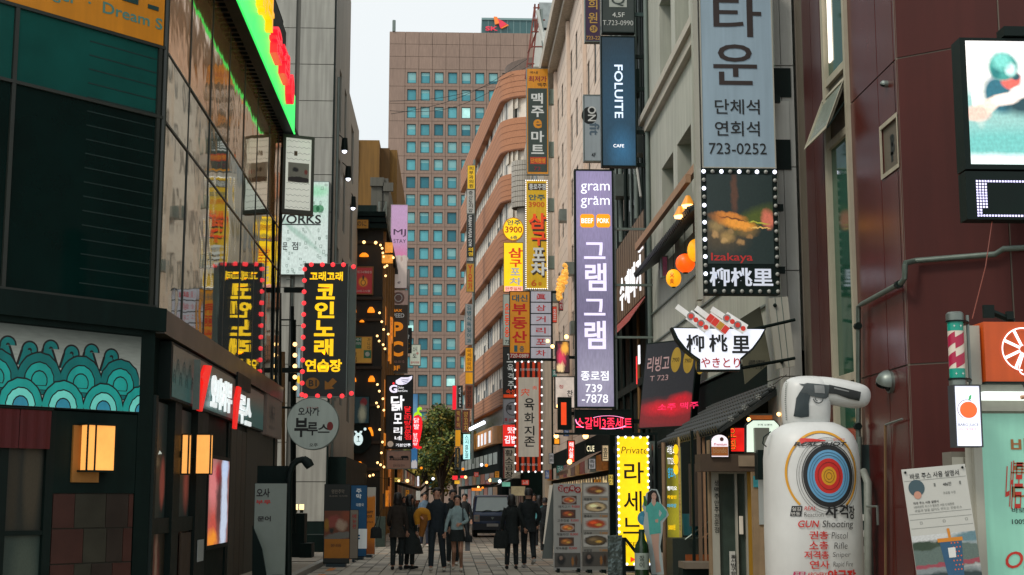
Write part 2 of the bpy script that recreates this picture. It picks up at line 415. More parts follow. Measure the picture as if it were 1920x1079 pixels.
MB().wbox(tl, tr, TY+.35, TY+26, 0, zt).build('wall', mTowJ, tw)
zb = z0-fl*22
# plain precast panels above the windows and at the left edge
pan = None
def tpan(ua, ub, va, vb):
    MB().box(ft, ua+.035, ub-.035, va+.035, vb-.035, -.4, 0).build('panel', mTow, tw)
htop = (zt-z0)/3.1
for r in range(3):
    v1 = zt-r*(zt-z0)/3; v0 = v1-(zt-z0)/3
    tpan(tl, b0, v0, v1)
    for k in range(NC+2):
        if k < 10: tpan(b0+k*bw, b0+(k+1)*bw, v0, v1)
    tpan(b0+10*bw, tr, v0, v1)
for r in range(22): tpan(tl, b0, z0-(r+1)*fl, z0-r*fl)
MB().box(ft, tl, tr, 0, zb, -.4, -.02).build('podium_wall', mTow, tw)
# window bays: one precast panel with an opening each
ww, wh = bw*.67, fl*.66
bay = wall(Fr((b0+bw/2, TY, z0-fl/2), (1, 0, 0), (0, -1, 0)), -bw/2+.035, bw/2-.035, -fl/2+.035, fl/2-.035, [(-ww/2, ww/2, -wh/2, wh/2)], .34).build('panel', mTow, tw)
fb = Fr((b0+bw/2, TY+.3, z0-fl/2), (1, 0, 0), (0, -1, 0))
wf = wall(fb, -ww/2, ww/2, -wh/2, wh/2, [(-ww/2+.12, ww/2-.12, -wh/2+.22, wh/2-.12)], .04).build('window', mTFr, tw)
tows.append(E('lit_office', (150, 196, 190), .8, .2)); wps = [MB().panel(fb, -ww/2, ww/2, -wh/2, wh/2, -.03).build('pane', m, tw) for m in tows]
bls = []
for q in (.3, .45, .75):
    bls.append(MB().panel(fb, -ww/2+.12, ww/2-.12, wh/2-.12-(wh-.34)*q, wh/2-.12, -.015).build('blind', mBlind, tw))
rnd = random.Random(3); bays = 0; first = True; used = set()
for r in range(22):
    for k in range(NC):
        if k > 9 and r > 0: continue
        if (k > 9): continue
        off = (k*bw, 0, -r*fl)
        if r == 0 and k == 0: wnd = wf
        else: dup(bay, off); wnd = dup(wf, off)
        q = rnd.choice((0, 0, 0, 1, 1, 2)) if r < 12 else rnd.choice((0, 0, 1, 1))
        p = wps[q if rnd.random() > .12 else rnd.choice((2, 2, 3))]
        if q not in used: used.add(q); p.parent = wnd; p.location = Vector((0, 0, 0)) ; ORG[p.name] = ORG[wf.name]; 
        else: p = p.copy(); COL.objects.link(p); p.parent = wnd; p.location = (0, 0, 0)
        p.location = -Vector((0, 0, 0))
        if rnd.random() < .45:
            b = rnd.choice(bls)
            if b.name+'u' not in used: used.add(b.name+'u'); b.parent = wnd
            else: b = b.copy(); COL.objects.link(b); b.parent = wnd
            b.location = (0, 0, 0)
for b in bls+wps:
    if b.parent == tw: bpy.data.objects.remove(b)
ah = MB().tube([ft.pt(tl+.9, zt), ft.pt(tl+.9, zt+2.4)], .35, 6).build('roof_beacon', mGreyMetal, tw)
# building behind with red and orange emblem
f2 = FY(TY+35)
a, b_, c_, d_ = f2.rc(903, 35, 1010, 66)
t = thing('teal_glass_office', 'dark teal glass office top with red and orange emblem behind the tower', 'building', (a+8, TY+45, 0))
MB().wbox(a, b_+14, TY+35, TY+60, 0, d_).build('wall', M('teal_curtain_wall', (62, 100, 102), .3, .15, .2), t)
mb = MB()
for i in range(14): mb.box(f2, a+i*1.5, a+i*1.5+.12, c_, d_, 0, .1)
mb.box(f2, a, b_+14, d_-.5, d_, .1, .3)
mb.build('mullion', M('pale_mullion', (120, 150, 150), .5, 0), t, kind='stuff')
def pz(fr, pts): return [fr.uv(*p) for p in pts]
mb = MB()
for pts in ([(925.5, 33.5), (932, 34), (936, 46), (928, 48)], [(939, 55), (951, 48), (953.5, 49.5), (941, 55.5)]): mb.poly(f2, pz(f2, pts), .4, .8)
mb.build('emblem', M('orange_emblem', (235, 125, 50), .4, 0, emit=.3), t)
mb = MB().poly(f2, pz(f2, [(933, 37), (943, 42), (950, 47), (938, 55), (935, 46)]), .4, .7)
mb.text(f2, 'SK', *f2.rc(910, 51.5, 933, 59.5), .5, .05, .2)
mb.build('emblem', M('red_emblem', (215, 50, 75), .4, 0, emit=.35), t)
# ================================================================ TREES
mLeafs = [M('leaf_olive', (112, 130, 62), .7, .3, 3), M('leaf_yellow', (170, 152, 68), .7, .3, 3), M('leaf_dark', (58, 82, 50), .7, .3, 3)]
mBark = M('bark', (62, 50, 40), .9, .3, 6)
def tree(label, x, y, h, rx, rz, n, mix, seed):
    rr = random.Random(seed); t = thing('street_tree', label, 'tree', (x, y, 0), 'trees at the far end of the street')
    tb = MB().tube([(x, y, 0), (x+.1, y, h*.25), (x-.1, y+.1, h*.5), (x, y, h*.8)], [.2, .15, .1, .04], 8)
    cl = []
    for i in range(14):
        a = rr.uniform(0, 6.28); e = rr.uniform(.35, .95); rad = rx*rr.uniform(.35, .95)*(1-.5*abs(e-.5))
        p = Vector((x+rad*math.cos(a), y+rad*math.sin(a), h-rz*2+rz*2*e)); cl.append((p, rr.uniform(.28, .48)*rx))
        tb.tube([(x, y, h*rr.uniform(.22, .5)), ((x+p.x)/2, (y+p.y)/2, (p.z+h*.4)/2), p], [.12, .08, .03], 5)
    tb.build('trunk', mBark, t, True)
    ms = [MB() for _ in mLeafs]
    for i in range(n):
        c, r = rr.choice(cl); d = Vector((rr.gauss(0, 1), rr.gauss(0, 1), rr.gauss(0, 1))).normalized()*r*rr.random()**.4
        p = c+d; sz = rr.uniform(.08, .24); q = rr.choices(range(3), mix)[0]
        A = Vector((rr.gauss(0, 1), rr.gauss(0, 1), rr.gauss(0, .6))).normalized(); B = A.cross(Vector((rr.gauss(0, 1), rr.gauss(0, 1), rr.gauss(0, 1)))).normalized()
        ms[q].face([p-A*sz, p+B*sz*.5, p+A*sz, p-B*sz*.5])
    for m, mt in zip(ms, mLeafs): m.build('crown', mt, t, kind='stuff')
def gx(px, Y): return FY(Y).uv(px, 900)[0]
def gz(px, py, Y): return FY(Y).uv(px, py)[1]
tree('olive green tree with rounded crown left of the stacked strip signs', gx(828, 128), 128, gz(828, 768, 128), 2.6, 3.5, 9000, (6, 2, 3), 1)
tree('tall yellowing tree behind the red chili pepper sign', gx(800, 150), 150, gz(800, 782, 150), 3.9, 4.6, 8000, (3, 6, 1), 2)
tree('low yellow orange tree at the street end below the chili sign', gx(783, 140), 140, gz(783, 850, 140), 3., 2.6, 7000, (3, 6, 1), 3)
tree('dark green tree beside the stacked strip signs', gx(853, 150), 150, gz(853, 790, 150), 2.8, 4., 6000, (3, 1, 6), 4)
tree('dark leafy tree low in front of the tower entrance', gx(815, 170), 170, gz(815, 840, 170), 3.4, 2.4, 6000, (2, 1, 6), 5)
# ================================================================ BRICK BUILDING with curved bands (right, far)
mBrick = M('orange_brick_cladding', (178, 124, 92), .8, .14, 9, .1)
mBrW = M('brick_band_soffit', (70, 46, 36), .8, .1)
mFr = M('pale_window_frame', (182, 182, 176), .5, .08); mRoomG = M('office_window_glass', (46, 56, 52), .3, .35, .6, spec=.7)
bt = thing('brick_building', 'orange brick office block with rounded corner bands and strip windows', 'building', (6, 125, 0))
# plan: facade leaning left, a round corner, then a front face running to the right
Yc = 112.; Cx = FY(Yc).uv(936, 600)[0]
def plan(inset, n=8):
    # from far end of the street face round the corner to the right end of the front face
    dx, dy = .086, -.9963   # along street face toward the viewer
    L = 34.; r = 2.6
    p_far = Vector((Cx-dx*L, Yc-dy*L)); p_c = Vector((Cx, Yc))
    nrm = Vector((-.9963, -.086)); pts = [p_far+(-nrm)*inset, p_c+(-nrm)*inset]
    ctr = p_c-nrm*r; a0 = math.atan2(nrm.y, nrm.x); a1 = R(-90)+2*math.pi if a0 > 0 else R(-90)
    a0 = a0 if a0 > 0 else a0+2*math.pi; a1 = R(270)
    for i in range(1, n+1):
        a = a0+(a1-a0)*i/n; pts.append(ctr+Vector((math.cos(a), math.sin(a)))*(r-inset))
    pts.append(Vector((Cx+12, Yc-r*0+pts[-1].y-Yc))); return pts
def prism(plan_pts, z0, z1, mb):
    n = len(mb.v); k = len(plan_pts)
    mb.v += [Vector((p.x, p.y, z0)) for p in plan_pts]+[Vector((p.x, p.y, z1)) for p in plan_pts]
    for i in range(k-1): mb.f.append((n+i, n+i+1, n+k+i+1, n+k+i))
    return mb
band_px = [(146, 196), (233, 293), (335, 385), (433, 490), (538, 588), (637, 684), (730, 763)]
zs = [(gz(936, b, Yc), gz(936, a, Yc)) for a, b in band_px]
dz = (zs[0][1]-zs[-1][1])/6
P0, P1 = plan(0), plan(.5)
def band(z0, z1, P0=P0, P1=P1):
    mb = prism(P0, z0, z1, MB())
    for zz in (z0, z1):
        n = len(mb.v); k = len(P0); mb.v += [Vector((p.x, p.y, zz)) for p in P0]+[Vector((p.x, p.y, zz)) for p in P1]
        for i in range(k-1): mb.f.append((n+i, n+i+1, n+k+i+1, n+k+i))
    return mb
prism(P1, 0, zs[0][1], MB()).build('glazing', mRoomG, bt)
roofp = [Vector((p.x, p.y, zs[0][1]-.05)) for p in P1]; MB().face(roofp+[Vector((Cx+12, Yc+36, zs[0][1]-.05))]).build('roof', mBrW, bt)
for i, (a, b) in enumerate(zs):
    band(a, b).build('brick_band', mBrick, bt, True); mb = MB()
    for q in range(1, 5): z_ = a+(b-a)*q/5; prism(plan(-.012), z_, z_+.035, mb)
    prism(plan(-.03), a, a+.12, mb); mb.build('band_joint', M('band_joint', (120, 78, 56), .8, .2), bt)
# mullions, one per window strip along the street face and round the corner
seg = []
for a, b in zip(plan(.42), plan(.42)[1:]):
    n = max(1, int((b-a).length/1.7))
    for i in range(n): seg.append((a+(b-a)*i/n, (b-a).normalized()))
blm = M('window_blind', (222, 214, 200), .7, .1)
mull = None
rr = random.Random(5)
for i in range(len(zs)-1):
    z1, z0 = zs[i][0], zs[i+1][1]
    mb, bl = MB(), MB()
    for (p, d) in seg:
        f = Fr((p.x, p.y, 0), (d.x, d.y, 0), (d.y, -d.x, 0)); f.n = Vector((d.y, -d.x, 0)); 
        if f.n.dot(Vector((-1, -1, 0))) < 0: f.n = -f.n
        mb.box(f, -.09, .09, z0, z1, -.05, -.005)
        h = rr.choice((0, .5, .8, 1, 1, 1))
        if h: bl.panel(f, .35, 1.45, z1-(z1-z0)*h, z1, -.02)
    mb.build('window_frame', mFr, bt, kind='stuff'); bl.build('blind', blm, bt, kind='stuff')
# recessed drum above the second band, roof parapet
MB().loft([((Cx+4.2, Yc+4.2, gz(945, 180, Yc+4)), 3.6, 3.6), ((Cx+4.2, Yc+4.2, gz(945, 128, Yc+4)), 3.6, 3.6)], 24).build('roof_parapet', M('roof_mesh', (105, 92, 84), .8, .2), bt, True)
# lower storey: orange fascia with white squares, lit lamps
mFas = M('orange_board', (205, 138, 62), .6, .15, 2)
z1, z0 = gz(936, 800, Yc), gz(936, 833, Yc); band(z0, z1, plan(-.5), plan(.5)).build('fascia', mFas, bt)
for i, pxs in enumerate((887, 897, 910, 926)):
    q = plan(-.55); a, b = q[1], q[0]; tt = (9.5, 7, 4.5, 1.3)[i]; p = a+(b-a).normalized()*tt
    d = (a-b).normalized(); f = Fr((p.x, p.y, 0), (d.x, d.y, 0), (-.9963, -.086, 0)); zc = (z0+z1)/2
    MB().panel(f, -.7, .7, zc-.55, zc+.4, .05).build('notice_panel', E('lit_notice', (215, 218, 225), .8, .2, 4), bt)
lm = MB()
q = plan(-1.1); a, b = q[1], q[0]
for i in range(11):
    p = a+(b-a).normalized()*(1+i*1.3); lm.ball((p.x, p.y, z1+.35+.0*i), .15, 6, 4)
lm.build('lamp_row', eBulbW, bt, kind='stuff')
prism(plan(-.05), 0, z0, MB()).build('shop_wall', mInt, bt)
q = plan(-.1); a, b = q[1], q[0]; d_ = (a-b).normalized()
for i in range(9):
    p = a+(b-a).normalized()*(1.6+i*3.4); f = Fr((p.x, p.y, 0), (d_.x, d_.y, 0), (-.9963, -.086, 0)); c_ = [(130, 90, 50), (110, 116, 118), (120, 64, 46), (66, 86, 80)][i % 4]
    MB().panel(f, -1.5, 1.5, .5, 2.6, .02).build('shop_window', E('far_shop_%s' % 'abcd'[i % 4], c_, .25, .7, 2), bt); MB().box(f, -1.5, 1.5, 2.9, 3.7, 0, .3).build('fascia', E('far_sign_%s' % 'abcd'[(i+1) % 4], c_, .16, .6, 3), bt); MB().panel(f, -1.4, 1.4, 4.4, z0-.6, .02).build('window', E('far_lit_window', (120, 125, 120), .5, .6, 2), bt)
# round white tiled turret in front of it
Yt = 100.; tx = FY(Yt).uv(983, 350)[0]
t = thing('tiled_turret', 'round grey tiled stair turret behind the orange market sign', 'building', (tx, Yt, 0))
mTl = M('grey_tile', (176, 172, 162), .5, .1, 3)
zt0, zt1 = gz(975, 392, Yt), gz(975, 305, Yt)
MB().loft([((tx, Yt, 0), .55, .55), ((tx, Yt, zt0), .55, .55)], 14).build('column', mTl, t, True)
MB().loft([((tx, Yt, zt0), .88, .88), ((tx, Yt, zt1), .88, .88)], 24).build('drum', M('tile_joint', (95, 90, 82), .8, .1), t, True)
tile = None; nr = 9
for r_ in range(nr):
    for k in range(16):
        a = R(180+k*180/16+5); f = Fr((tx+.9*math.cos(a), Yt+.9*math.sin(a), 0), (-math.sin(a), math.cos(a), 0), (math.cos(a), math.sin(a), 0))
        h = (zt1-zt0)/nr; mb = MB().box(f, -.082, .082, zt0+r_*h+.02, zt0+(r_+1)*h-.02, -.02, .02); mb.build('tile', mTl, t)
# ================================================================ RIGHT SIDE
XR = 6.0; fr_ = FRr(XR)
mStone = M('pale_pink_stone', (226, 206, 188), .8, .07, .8, streak=.1)
mCream = M('cream_render', (190, 180, 165), .8, .1, .8, streak=.2)
# distant low block with scaffolding (between brick and beige)
t = thing('cream_building', 'cream rendered block with sloping parapet behind the market sign', 'building', (7, 95, 0))
MB().wbox(5.5, 14, 84, 108, 0, gz(1003, 150, 88)).build('wall', mCream, t)
for r_ in range(6):
    for k in range(5): MB().box(FRr(5.5), -(86+k*4.4), -(88.4+k*4.4), 4+r_*3.6, 5.8+r_*3.6, 0, .04).build('window', mRoomG, t)
sc_t = thing('roof_scaffold', 'rusty red steel sign scaffold standing on a roof', 'scaffold', (6.2, 90, gz(1003, 150, 88)))
f = FY(88.); mRust = M('rusty_steel', (125, 66, 56), .7, .2)
def strut(name, pts, r, m, t, f=f): MB().tube([f.at(*p) for p in pts], r, 6).build(name, m, t)
for p in ([(1003, 8), (985, 148)], [(1010, 8), (996, 148)], [(985, 148), (996, 148)], [(987, 120), (1002, 120)], [(992, 88), (1018, 88)], [(995, 60), (1010, 60)], [(998, 38), (1022, 38)], [(1000, 15), (1012, 15)], [(1003, 8), (1003, 60)], [(990, 100), (1006, 60)], [(996, 90), (1012, 38)]): strut('strut', p, .05, mRust, sc_t)
strut('brace', [(1008, 20), (1030, 130)], .14, mWhite, sc_t); strut('brace', [(1015, 18), (1022, 150)], .1, mSteel, sc_t)
MB().box(FY(90.), *FY(90.).rc(1010, 8, 1036, 60), 0, .3).build('board_panel', M('grey_board', (150, 160, 160), .6, .2, 3), sc_t)
MB().box(FY(90.), *FY(90.).rc(1000, 55, 1036, 128), 0, .3).build('board_panel', mWhite, sc_t)
# beige stone building
zB = gz(1050, 90, 78)
YB0, YB1 = 53., 84.
t = thing('beige_stone_building', 'pale pink stone building with narrow windows behind the lilac sign', 'building', (9, 68, 0))
wins = []
for fl_i in range(7):
    for k in range(10):
        yy = 54.6+k*2.95; z = 5.6+fl_i*3.35
        if z+1.9 < zB-.8: wins.append((-(yy+1.0), -yy, z, z+1.9))
wall(fr_, -YB1, -YB0, 4.2, zB, wins, .07).build('wall', mStone, t)
MB().wbox(XR+.31, 15, YB0, YB1, 0, zB).build('core', M('room_dark', (38, 44, 42), .8, .2), t)
MB().box(fr_, -YB1, -YB0, zB-.5, zB+.1, 0, .9).box(fr_, -YB1, -YB0, zB-.9, zB-.5, 0, .5).build('cornice', mCream, t)
for i in range(4): MB().box(fr_, -(YB0+.4+i*8.8), -(YB0-.05+i*8.8), 4.2, zB-1, .01, .18).build('pilaster', mStone, t)
fr0 = wall(Fr((XR+.04, 0, 0), (0, -1, 0), (-1, 0, 0)), *wins[0], [(wins[0][0]+.06, wins[0][1]-.06, wins[0][2]+.06, wins[0][3]-.06)], .05).build('window', M('dark_frame', (70, 72, 68), .5, .1), t)
mRoomG2 = M('narrow_window_glass', (30, 40, 38), .3, .3); pn0 = MB().panel(Fr((XR+.06, 0, 0), (0, -1, 0), (-1, 0, 0)), *wins[0], 0).build('pane', mRoomG2, t); pn0.parent = fr0
for wn in wins[1:]:
    o = dup(fr0, (0, -(wn[0]-wins[0][0]), wn[2]-wins[0][2])); p = pn0.copy(); COL.objects.link(p); p.parent = o
jm = MB()
for i in range(36): jm.box(fr_, -YB1, -YB0, 4.6+i*.67, 4.615+i*.67, .002, .006)
jm.build('stone_joint', M('stone_joint', (150, 130, 115), .9, 0), t, kind='stuff')
for i in range(5):
    a = MB().box(fr_, -(66+i*3.2), -(65.2+i*3.2), 9.2+(i % 3)*3.3, 9.8+(i % 3)*3.3, .02, .5).build('air_conditioner', mSteel); tag(a, ['small steel air conditioner low on the beige stone wall', 'steel air conditioner at second floor height on the beige wall', 'uppermost steel air conditioner on the beige stone wall', 'steel air conditioner behind the round price sign', 'farthest steel air conditioner on the beige wall'][i], 'air conditioner', 'air conditioners on the beige wall')
# ground level shops under the beige building
mAwn = M('beige_canvas', (150, 125, 105), .8, .1)
t = thing('shop_row', 'row of lit shop fronts under the pale stone building', 'shop front', (6, 68, 0))
MB().wbox(XR-.1, XR+1, YB0, YB1, 0, 4.2).build('wall', mInt, t)
cols = [(200, 120, 50), (180, 60, 40), (225, 190, 140), (90, 110, 100), (215, 150, 60), (150, 60, 60), (235, 215, 190), (120, 70, 40)]
for i in range(13):
    yy = YB0+.5+i*2.35
    MB().panel(FRr(XR-.11), -(yy+2.1), -yy, .5, 2.5, 0).build('shop_window', PIC('shop_glow_%s' % 'abcdefgh'[i % 8], (40, 34, 28), [(.3, .4, .3, .35, cols[i % 8], .5), (.7, .6, .25, .3, cols[(i+3) % 8], .6), (.5, .85, .6, .1, (250, 220, 160), .3)], .55, .3), t)
    MB().box(FRr(XR-.11), -(yy+2.1), -yy, 2.7, 3.3, 0, .25).build('fascia', E('shop_fascia_%s' % 'abcdefgh'[(i*3) % 8], tuple(int(q*.6) for q in cols[(i*3) % 8]), .4, .7, 5), t)
aw = MB().face([(XR-.12, 55, 3.5), (XR-.12, 61, 3.5), (XR-1.5, 61, 2.75), (XR-1.5, 55, 2.75)]).face([(XR-1.5, 55, 2.75), (XR-1.5, 61, 2.75), (XR-1.5, 61, 2.6), (XR-1.5, 55, 2.6)]).build('awning', mAwn, t)
# ---- dark narrow building between grey and beige
t = thing('dark_steel_building', 'dark clad building with pipes behind the blue cafe sign', 'building', (8, 47, 0))
MB().wbox(XR+.25, 15, 42.6, 53, 0, 27).build('wall', mDark, t)
fd = FRr(XR+.25)
for i in range(6):
    for k in range(3): MB().box(fd, -(45.9+k*3), -(43.5+k*3), 11.6+i*3, 13.4+i*3, 0, .04).build('window', mGlassD, t)
for i in range(7):
    yy = 43.1+i*1.45; MB().tube([(XR+.1, yy, 10.8), (XR+.1, yy, 26.5)], .05+.02*(i % 3), 8).build('pipe', [mSteel, mBlack, mGreyMetal][i % 3], t, True)
for i in range(6): MB().wbox(XR-.35, XR+.25, 43+i*1.6, 43.7+i*1.6, 12.3+(i*5 % 4)*2.4, 13.1+(i*5 % 4)*2.4).build('air_conditioner_cage', mBlack if i % 2 else mSteel, t)
for i in range(9): MB().tube([(XR-.1, 43.5+i, 11+i*.9), (XR-.2, 44.3+i, 13+i*1.2)], .04, 6).build('stay', mSteel if i % 2 else mWhite, t)
MB().wbox(XR-.02, XR+.2, 42.9, 51.4, 7.9, 10.6).build('fascia', M('brown_fascia', (128, 104, 82), .6, .1, streak=.2), t)
for i in range(14): MB().wbox(XR-.03, XR-.018, 42.9+i*.61, 42.905+i*.61, 7.9, 10.6).build('fascia_joint', mBlack, t)
ff = FRr(XR-.03)
mb = MB()
for i, ch in enumerate('수제버거'): mb.text(ff, ch, -(49.7-i*1.45), -(48.6-i*1.45), 8.15, 9.3, 0, .02, .03)
mb.build('lettering', eWht, t)
MB().text(ff, '전문', -44.6, -43.6, 9.4, 9.8, 0, .03, .05).build('lettering', eWht, t)
MB().face([(XR-.02, 42.8, 7.85), (XR-.02, 51.5, 7.85), (XR-.6, 51.5, 7.0), (XR-.6, 42.8, 7.0)]).build('awning', M('red_canvas', (150, 50, 36), .7, .1), t)
for zz in (3.3, 5.2):
    MB().wbox(XR, XR+.2, 43, 52.8, zz, zz+.25).build('floor_beam', mDark, t)
for i in range(5): MB().tube([(XR+.05, 43.6+i*2, .1), (XR+.05, 43.6+i*2, 7.8)], .06, 8).build('pipe', M('ochre_pipe', (120, 88, 45), .5, .1) if i == 1 else mBlack, t, True)
for i, (z, c) in enumerate(((6.2, eWht), (5.9, eRed), (2.3, eOrange))): MB().wbox(XR-.02, XR+.03, 45.1+i*.5, 45.3+i*.5, z-.3-.3*i, z+.3).build('tube_light', c, t)
# ---- grey rendered building with deep windows
mGrey = M('grey_render', (178, 180, 168), .75, .07, .7, streak=.15)
t = thing('grey_building', 'grey rendered building with deep windows and slanting cornice line', 'building', (9, 34, 0))
wins = []
for z0, z1 in ((8.2, 11.0), (13.6, 15.9), (17.2, 19.5), (20.8, 23)):
    for ya, yb in ((34.7, 36.9), (37.6, 39.7), (31.8, 34.0), (28.9, 31.1), (26.3, 28.2)): wins.append((-yb, -ya, z0, z1))
wall(fr_, -42.5, -25.62, 4.3, 26, wins, .45).build('wall', mGrey, t)
wall(FY(25.62), XR, 14, 4.3, 26, [], .1).build('end_wall', mGrey, t)
MB().wbox(XR+.46, 14, 25.8, 42.4, 0, 26).build('core', mInt, t)
fw = Fr((XR+.4, 0, 0), (0, -1, 0), (-1, 0, 0))
for wn in wins:
    o = wall(fw, *wn, [(wn[0]+.07, wn[0]+(wn[1]-wn[0])/2-.03, wn[2]+.07, wn[3]-.07), (wn[0]+(wn[1]-wn[0])/2+.03, wn[1]-.07, wn[2]+.07, wn[3]-.07)], .05).build('window', mGreyMetal, t)
    p = MB().panel(fw, *wn, -.04).build('pane', M('green_glass', (40, 78, 62), .08, .2, .6, spec=.7), t); p.parent = o
for z in (13.0, 20.2): MB().wbox(XR-.28, XR, 25.62, 42.5, z, z+.22).wbox(XR-.16, XR, 25.62, 42.5, z-.3, z).build('cornice', M('pale_cornice', (180, 174, 160), .7, .08), t)
MB().tube([(XR-.08, 42.35, 4), (XR-.08, 42.35, 25.5)], .09, 10).build('drainpipe', mBlack, t, True)
MB().tube([(XR-.08, 42.0, 4), (XR-.08, 42.0, 25.5)], .07, 10).build('drainpipe', mGreyMetal, t, True)
for i in range(4): MB().wbox(XR-.05, XR-.001, 25.62, 42.5, 4.35+i*.9, 4.39+i*.9).build('string_course', mGreyMetal, t)
# ---- white pier with panels and black boxes
t = thing('panelled_pier', 'pale grey panelled pier between the grey and the dark red buildings', 'pier', (XR, 25, 0))
MB().wbox(5.76, 6.08, 24.45, 25.6, 0, 26).build('shaft', M('pier_joint', (110, 110, 104), .8, .1), t)
mPier = M('pier_panel', (180, 182, 176), .6, .06, streak=.12)
for i in range(14):
    MB().wbox(5.755, 5.86, 24.42, 24.5, i*1.86+.01, i*1.86+1.85).build('panel', mPier, t); MB().wbox(5.87, 6.085, 24.41, 24.5, i*1.86+.01, i*1.86+1.85).build('panel', mPier, t)
    MB().wbox(5.74, 5.77, 24.5, 25.6, i*1.86+.01, i*1.86+1.85).build('panel', mPier, t)
fz = FY(24.38)
for rct, m in (((1443, 128, 1483, 182), mBlack), ((1450, 190, 1480, 262), mWhite), ((1447, 262, 1483, 318), mBlack)):
    MB().box(fz, *fz.rc(*rct), -.3, 0).build('junction_box', m, t)
# ---- dark red building: street face, chamfered face
mRed = M('dark_red_panel', (84, 32, 29), .22, .14, .5, spec=.6, bump=.04, streak=.1, bscale=1.2)
mRedD = M('dark_red_matt', (70, 30, 27), .4, .15, .6, streak=.1)
mRJ = M('panel_joint_grey', (96, 88, 76), .6, .1)
XD = 6.12; Yc2 = 18.75; fR = FRr(XD)
C2 = Vector((XD, Yc2, 0)); u2 = Vector((.788, -.616, 0)); n2 = Vector((-.616, -.788, 0)); fC = Fr(C2, u2, n2)
t = thing('dark_red_building', 'dark red glossy metal clad building with chamfered corner and tall narrow window', 'building', (9, 20, 0))
zj = [0, 3.55, 8.35, 13.2, 18.0, 22.8]
def zat(fr, px, py): return fr.uv(px, py)[1]
zA = zat(fR, 1600, 190); zBq = zat(fR, 1640, 703)
zj = [0.02, zBq, zA, zA+(zA-zBq), 24]
core = MB(); core.face([(XD+.022, 24.35, 0), (XD+.022, Yc2, 0), (XD+.022, Yc2, 24), (XD+.022, 24.35, 24)])
core.face([fC.pt(-.02, 0, -.015), fC.pt(9, 0, -.015), fC.pt(9, 24, -.015), fC.pt(-.02, 24, -.015)]); core.face([(XD+.0, 24.36, 0), (12, 24.36, 0), (12, 24.36, 24), (XD, 24.36, 24)])
core.build('wall', mRJ, t)
cu = [fR.uv(px, 300)[0] for px in (1511, 1527, 1545)]
wu = [fR.uv(px, 300)[0] for px in (1553, 1598)]
cols_ = [(cu[0], cu[1]), (cu[1], cu[2]), (cu[2], wu[0]), (wu[1], fR.uv(1651, 300)[0]), (fR.uv(1651, 300)[0], fR.uv(1683, 300)[0]), (fR.uv(1683, 300)[0], -Yc2)]
swin = (fR.uv(1655, 300)[0], fR.uv(1687, 300)[0]-.03, zat(fR, 1655, 330), zat(fR, 1655, 243))
for i in range(len(zj)-1):
    for a, b in cols_:
        g_ = .012
        if a < swin[0] < b+.2 and zj[i] < swin[2] < zj[i+1] and a > wu[1]+.4:
            mb = wall(fR, a+g_, b-g_, zj[i]+g_, zj[i+1]-g_, [(max(a+g_, swin[0]), min(b-g_, swin[1]), swin[2], swin[3])], .05)
        else: mb = MB().box(fR, a+g_, b-g_, zj[i]+g_, zj[i+1]-g_, -.05, 0)
        mb.build('panel', mRed if a >= wu[1] else mRedD, t)
cj = [0, fC.uv(1873, 60)[0], fC.uv(1873, 60)[0]+2.3, 9]
for i in range(len(zj)-1):
    for a, b in zip(cj, cj[1:]): MB().box(fC, a+.012, b-.012, zj[i]+.012, zj[i+1]-.012, -.05, 0).build('panel', M('dark_red_satin', (70, 29, 25), .5, .16, .4, spec=.2, streak=.1), t)
# tall narrow window
mFrC = M('cream_window_frame', (172, 166, 146), .6, .08, streak=.15)
gr = M('stair_window_glass', (36, 84, 66), .08, .25, .5, spec=.7)
wt = MB()
wt.box(fR, wu[0], wu[0]+.13, 0, 24, -.03, .06).box(fR, wu[1]-.11, wu[1], 0, 24, -.03, .06)
for z in (zat(fR, 1575, 140), zat(fR, 1575, 265), 3.4, 13.5): wt.box(fR, wu[0]+.13, wu[1]-.11, z, z+.12, -.02, .04)
wt.build('window', mFrC, t)
wf_ = ORG
for za, zb_ in ((.3, 3.4), (3.52, zat(fR, 1575, 265)), (zat(fR, 1575, 140)+.12, 13.5), (13.62, 24)):
    MB().panel(fR, wu[0]+.13, wu[1]-.11, za, zb_, -.02).build('pane', gr, t)
MB().panel(fR, wu[0]+.13, wu[1]-.11, zat(fR, 1575, 262), zat(fR, 1575, 142), -.03).build('pane', M('frosted_pane', (120, 120, 92), .6, .2, 2, streak=.4), t)
# open hopper sash
zo = zat(fR, 1580, 150); a, b = wu[0]-.15, wu[1]-.12
pts = [fR.pt(a, zo, .03), fR.pt(b, zo, .03), fR.pt(b, zo-.85, .36), fR.pt(a, zo-.85, .36)]
sv = (fR.pt(a, zo-.85, .36)-fR.pt(a, zo, .03)).normalized(); fs_ = Fr(fR.pt(a, zo, .03), fR.u, sv.cross(fR.u), -sv)
L_ = (pts[3]-pts[0]).length
s_ = wall(fs_, 0, b-a, -L_, 0, [(.07, b-a-.07, -L_+.07, -.07)], .05).build('sash', mFrC, t)
p = MB().panel(fs_, .05, b-a-.05, -L_+.05, -.05, -.02).build('pane', M('sash_glass', (130, 140, 128), .2, .1), t); p.parent = s_
MB().tube([fR.pt(b, zo-.35, 0), fR.pt(b, zo-.85, .34)], .015, 5).build('stay', mBlack, t)
# interior strip light behind the top pane
MB().box(fR, wu[0]+.22, wu[0]+.4, zat(fR, 1570, 100), zat(fR, 1570, -60), -.02, .0).build('strip_light', E('strip_light_glow', (255, 240, 225), 1.5, 0), t)
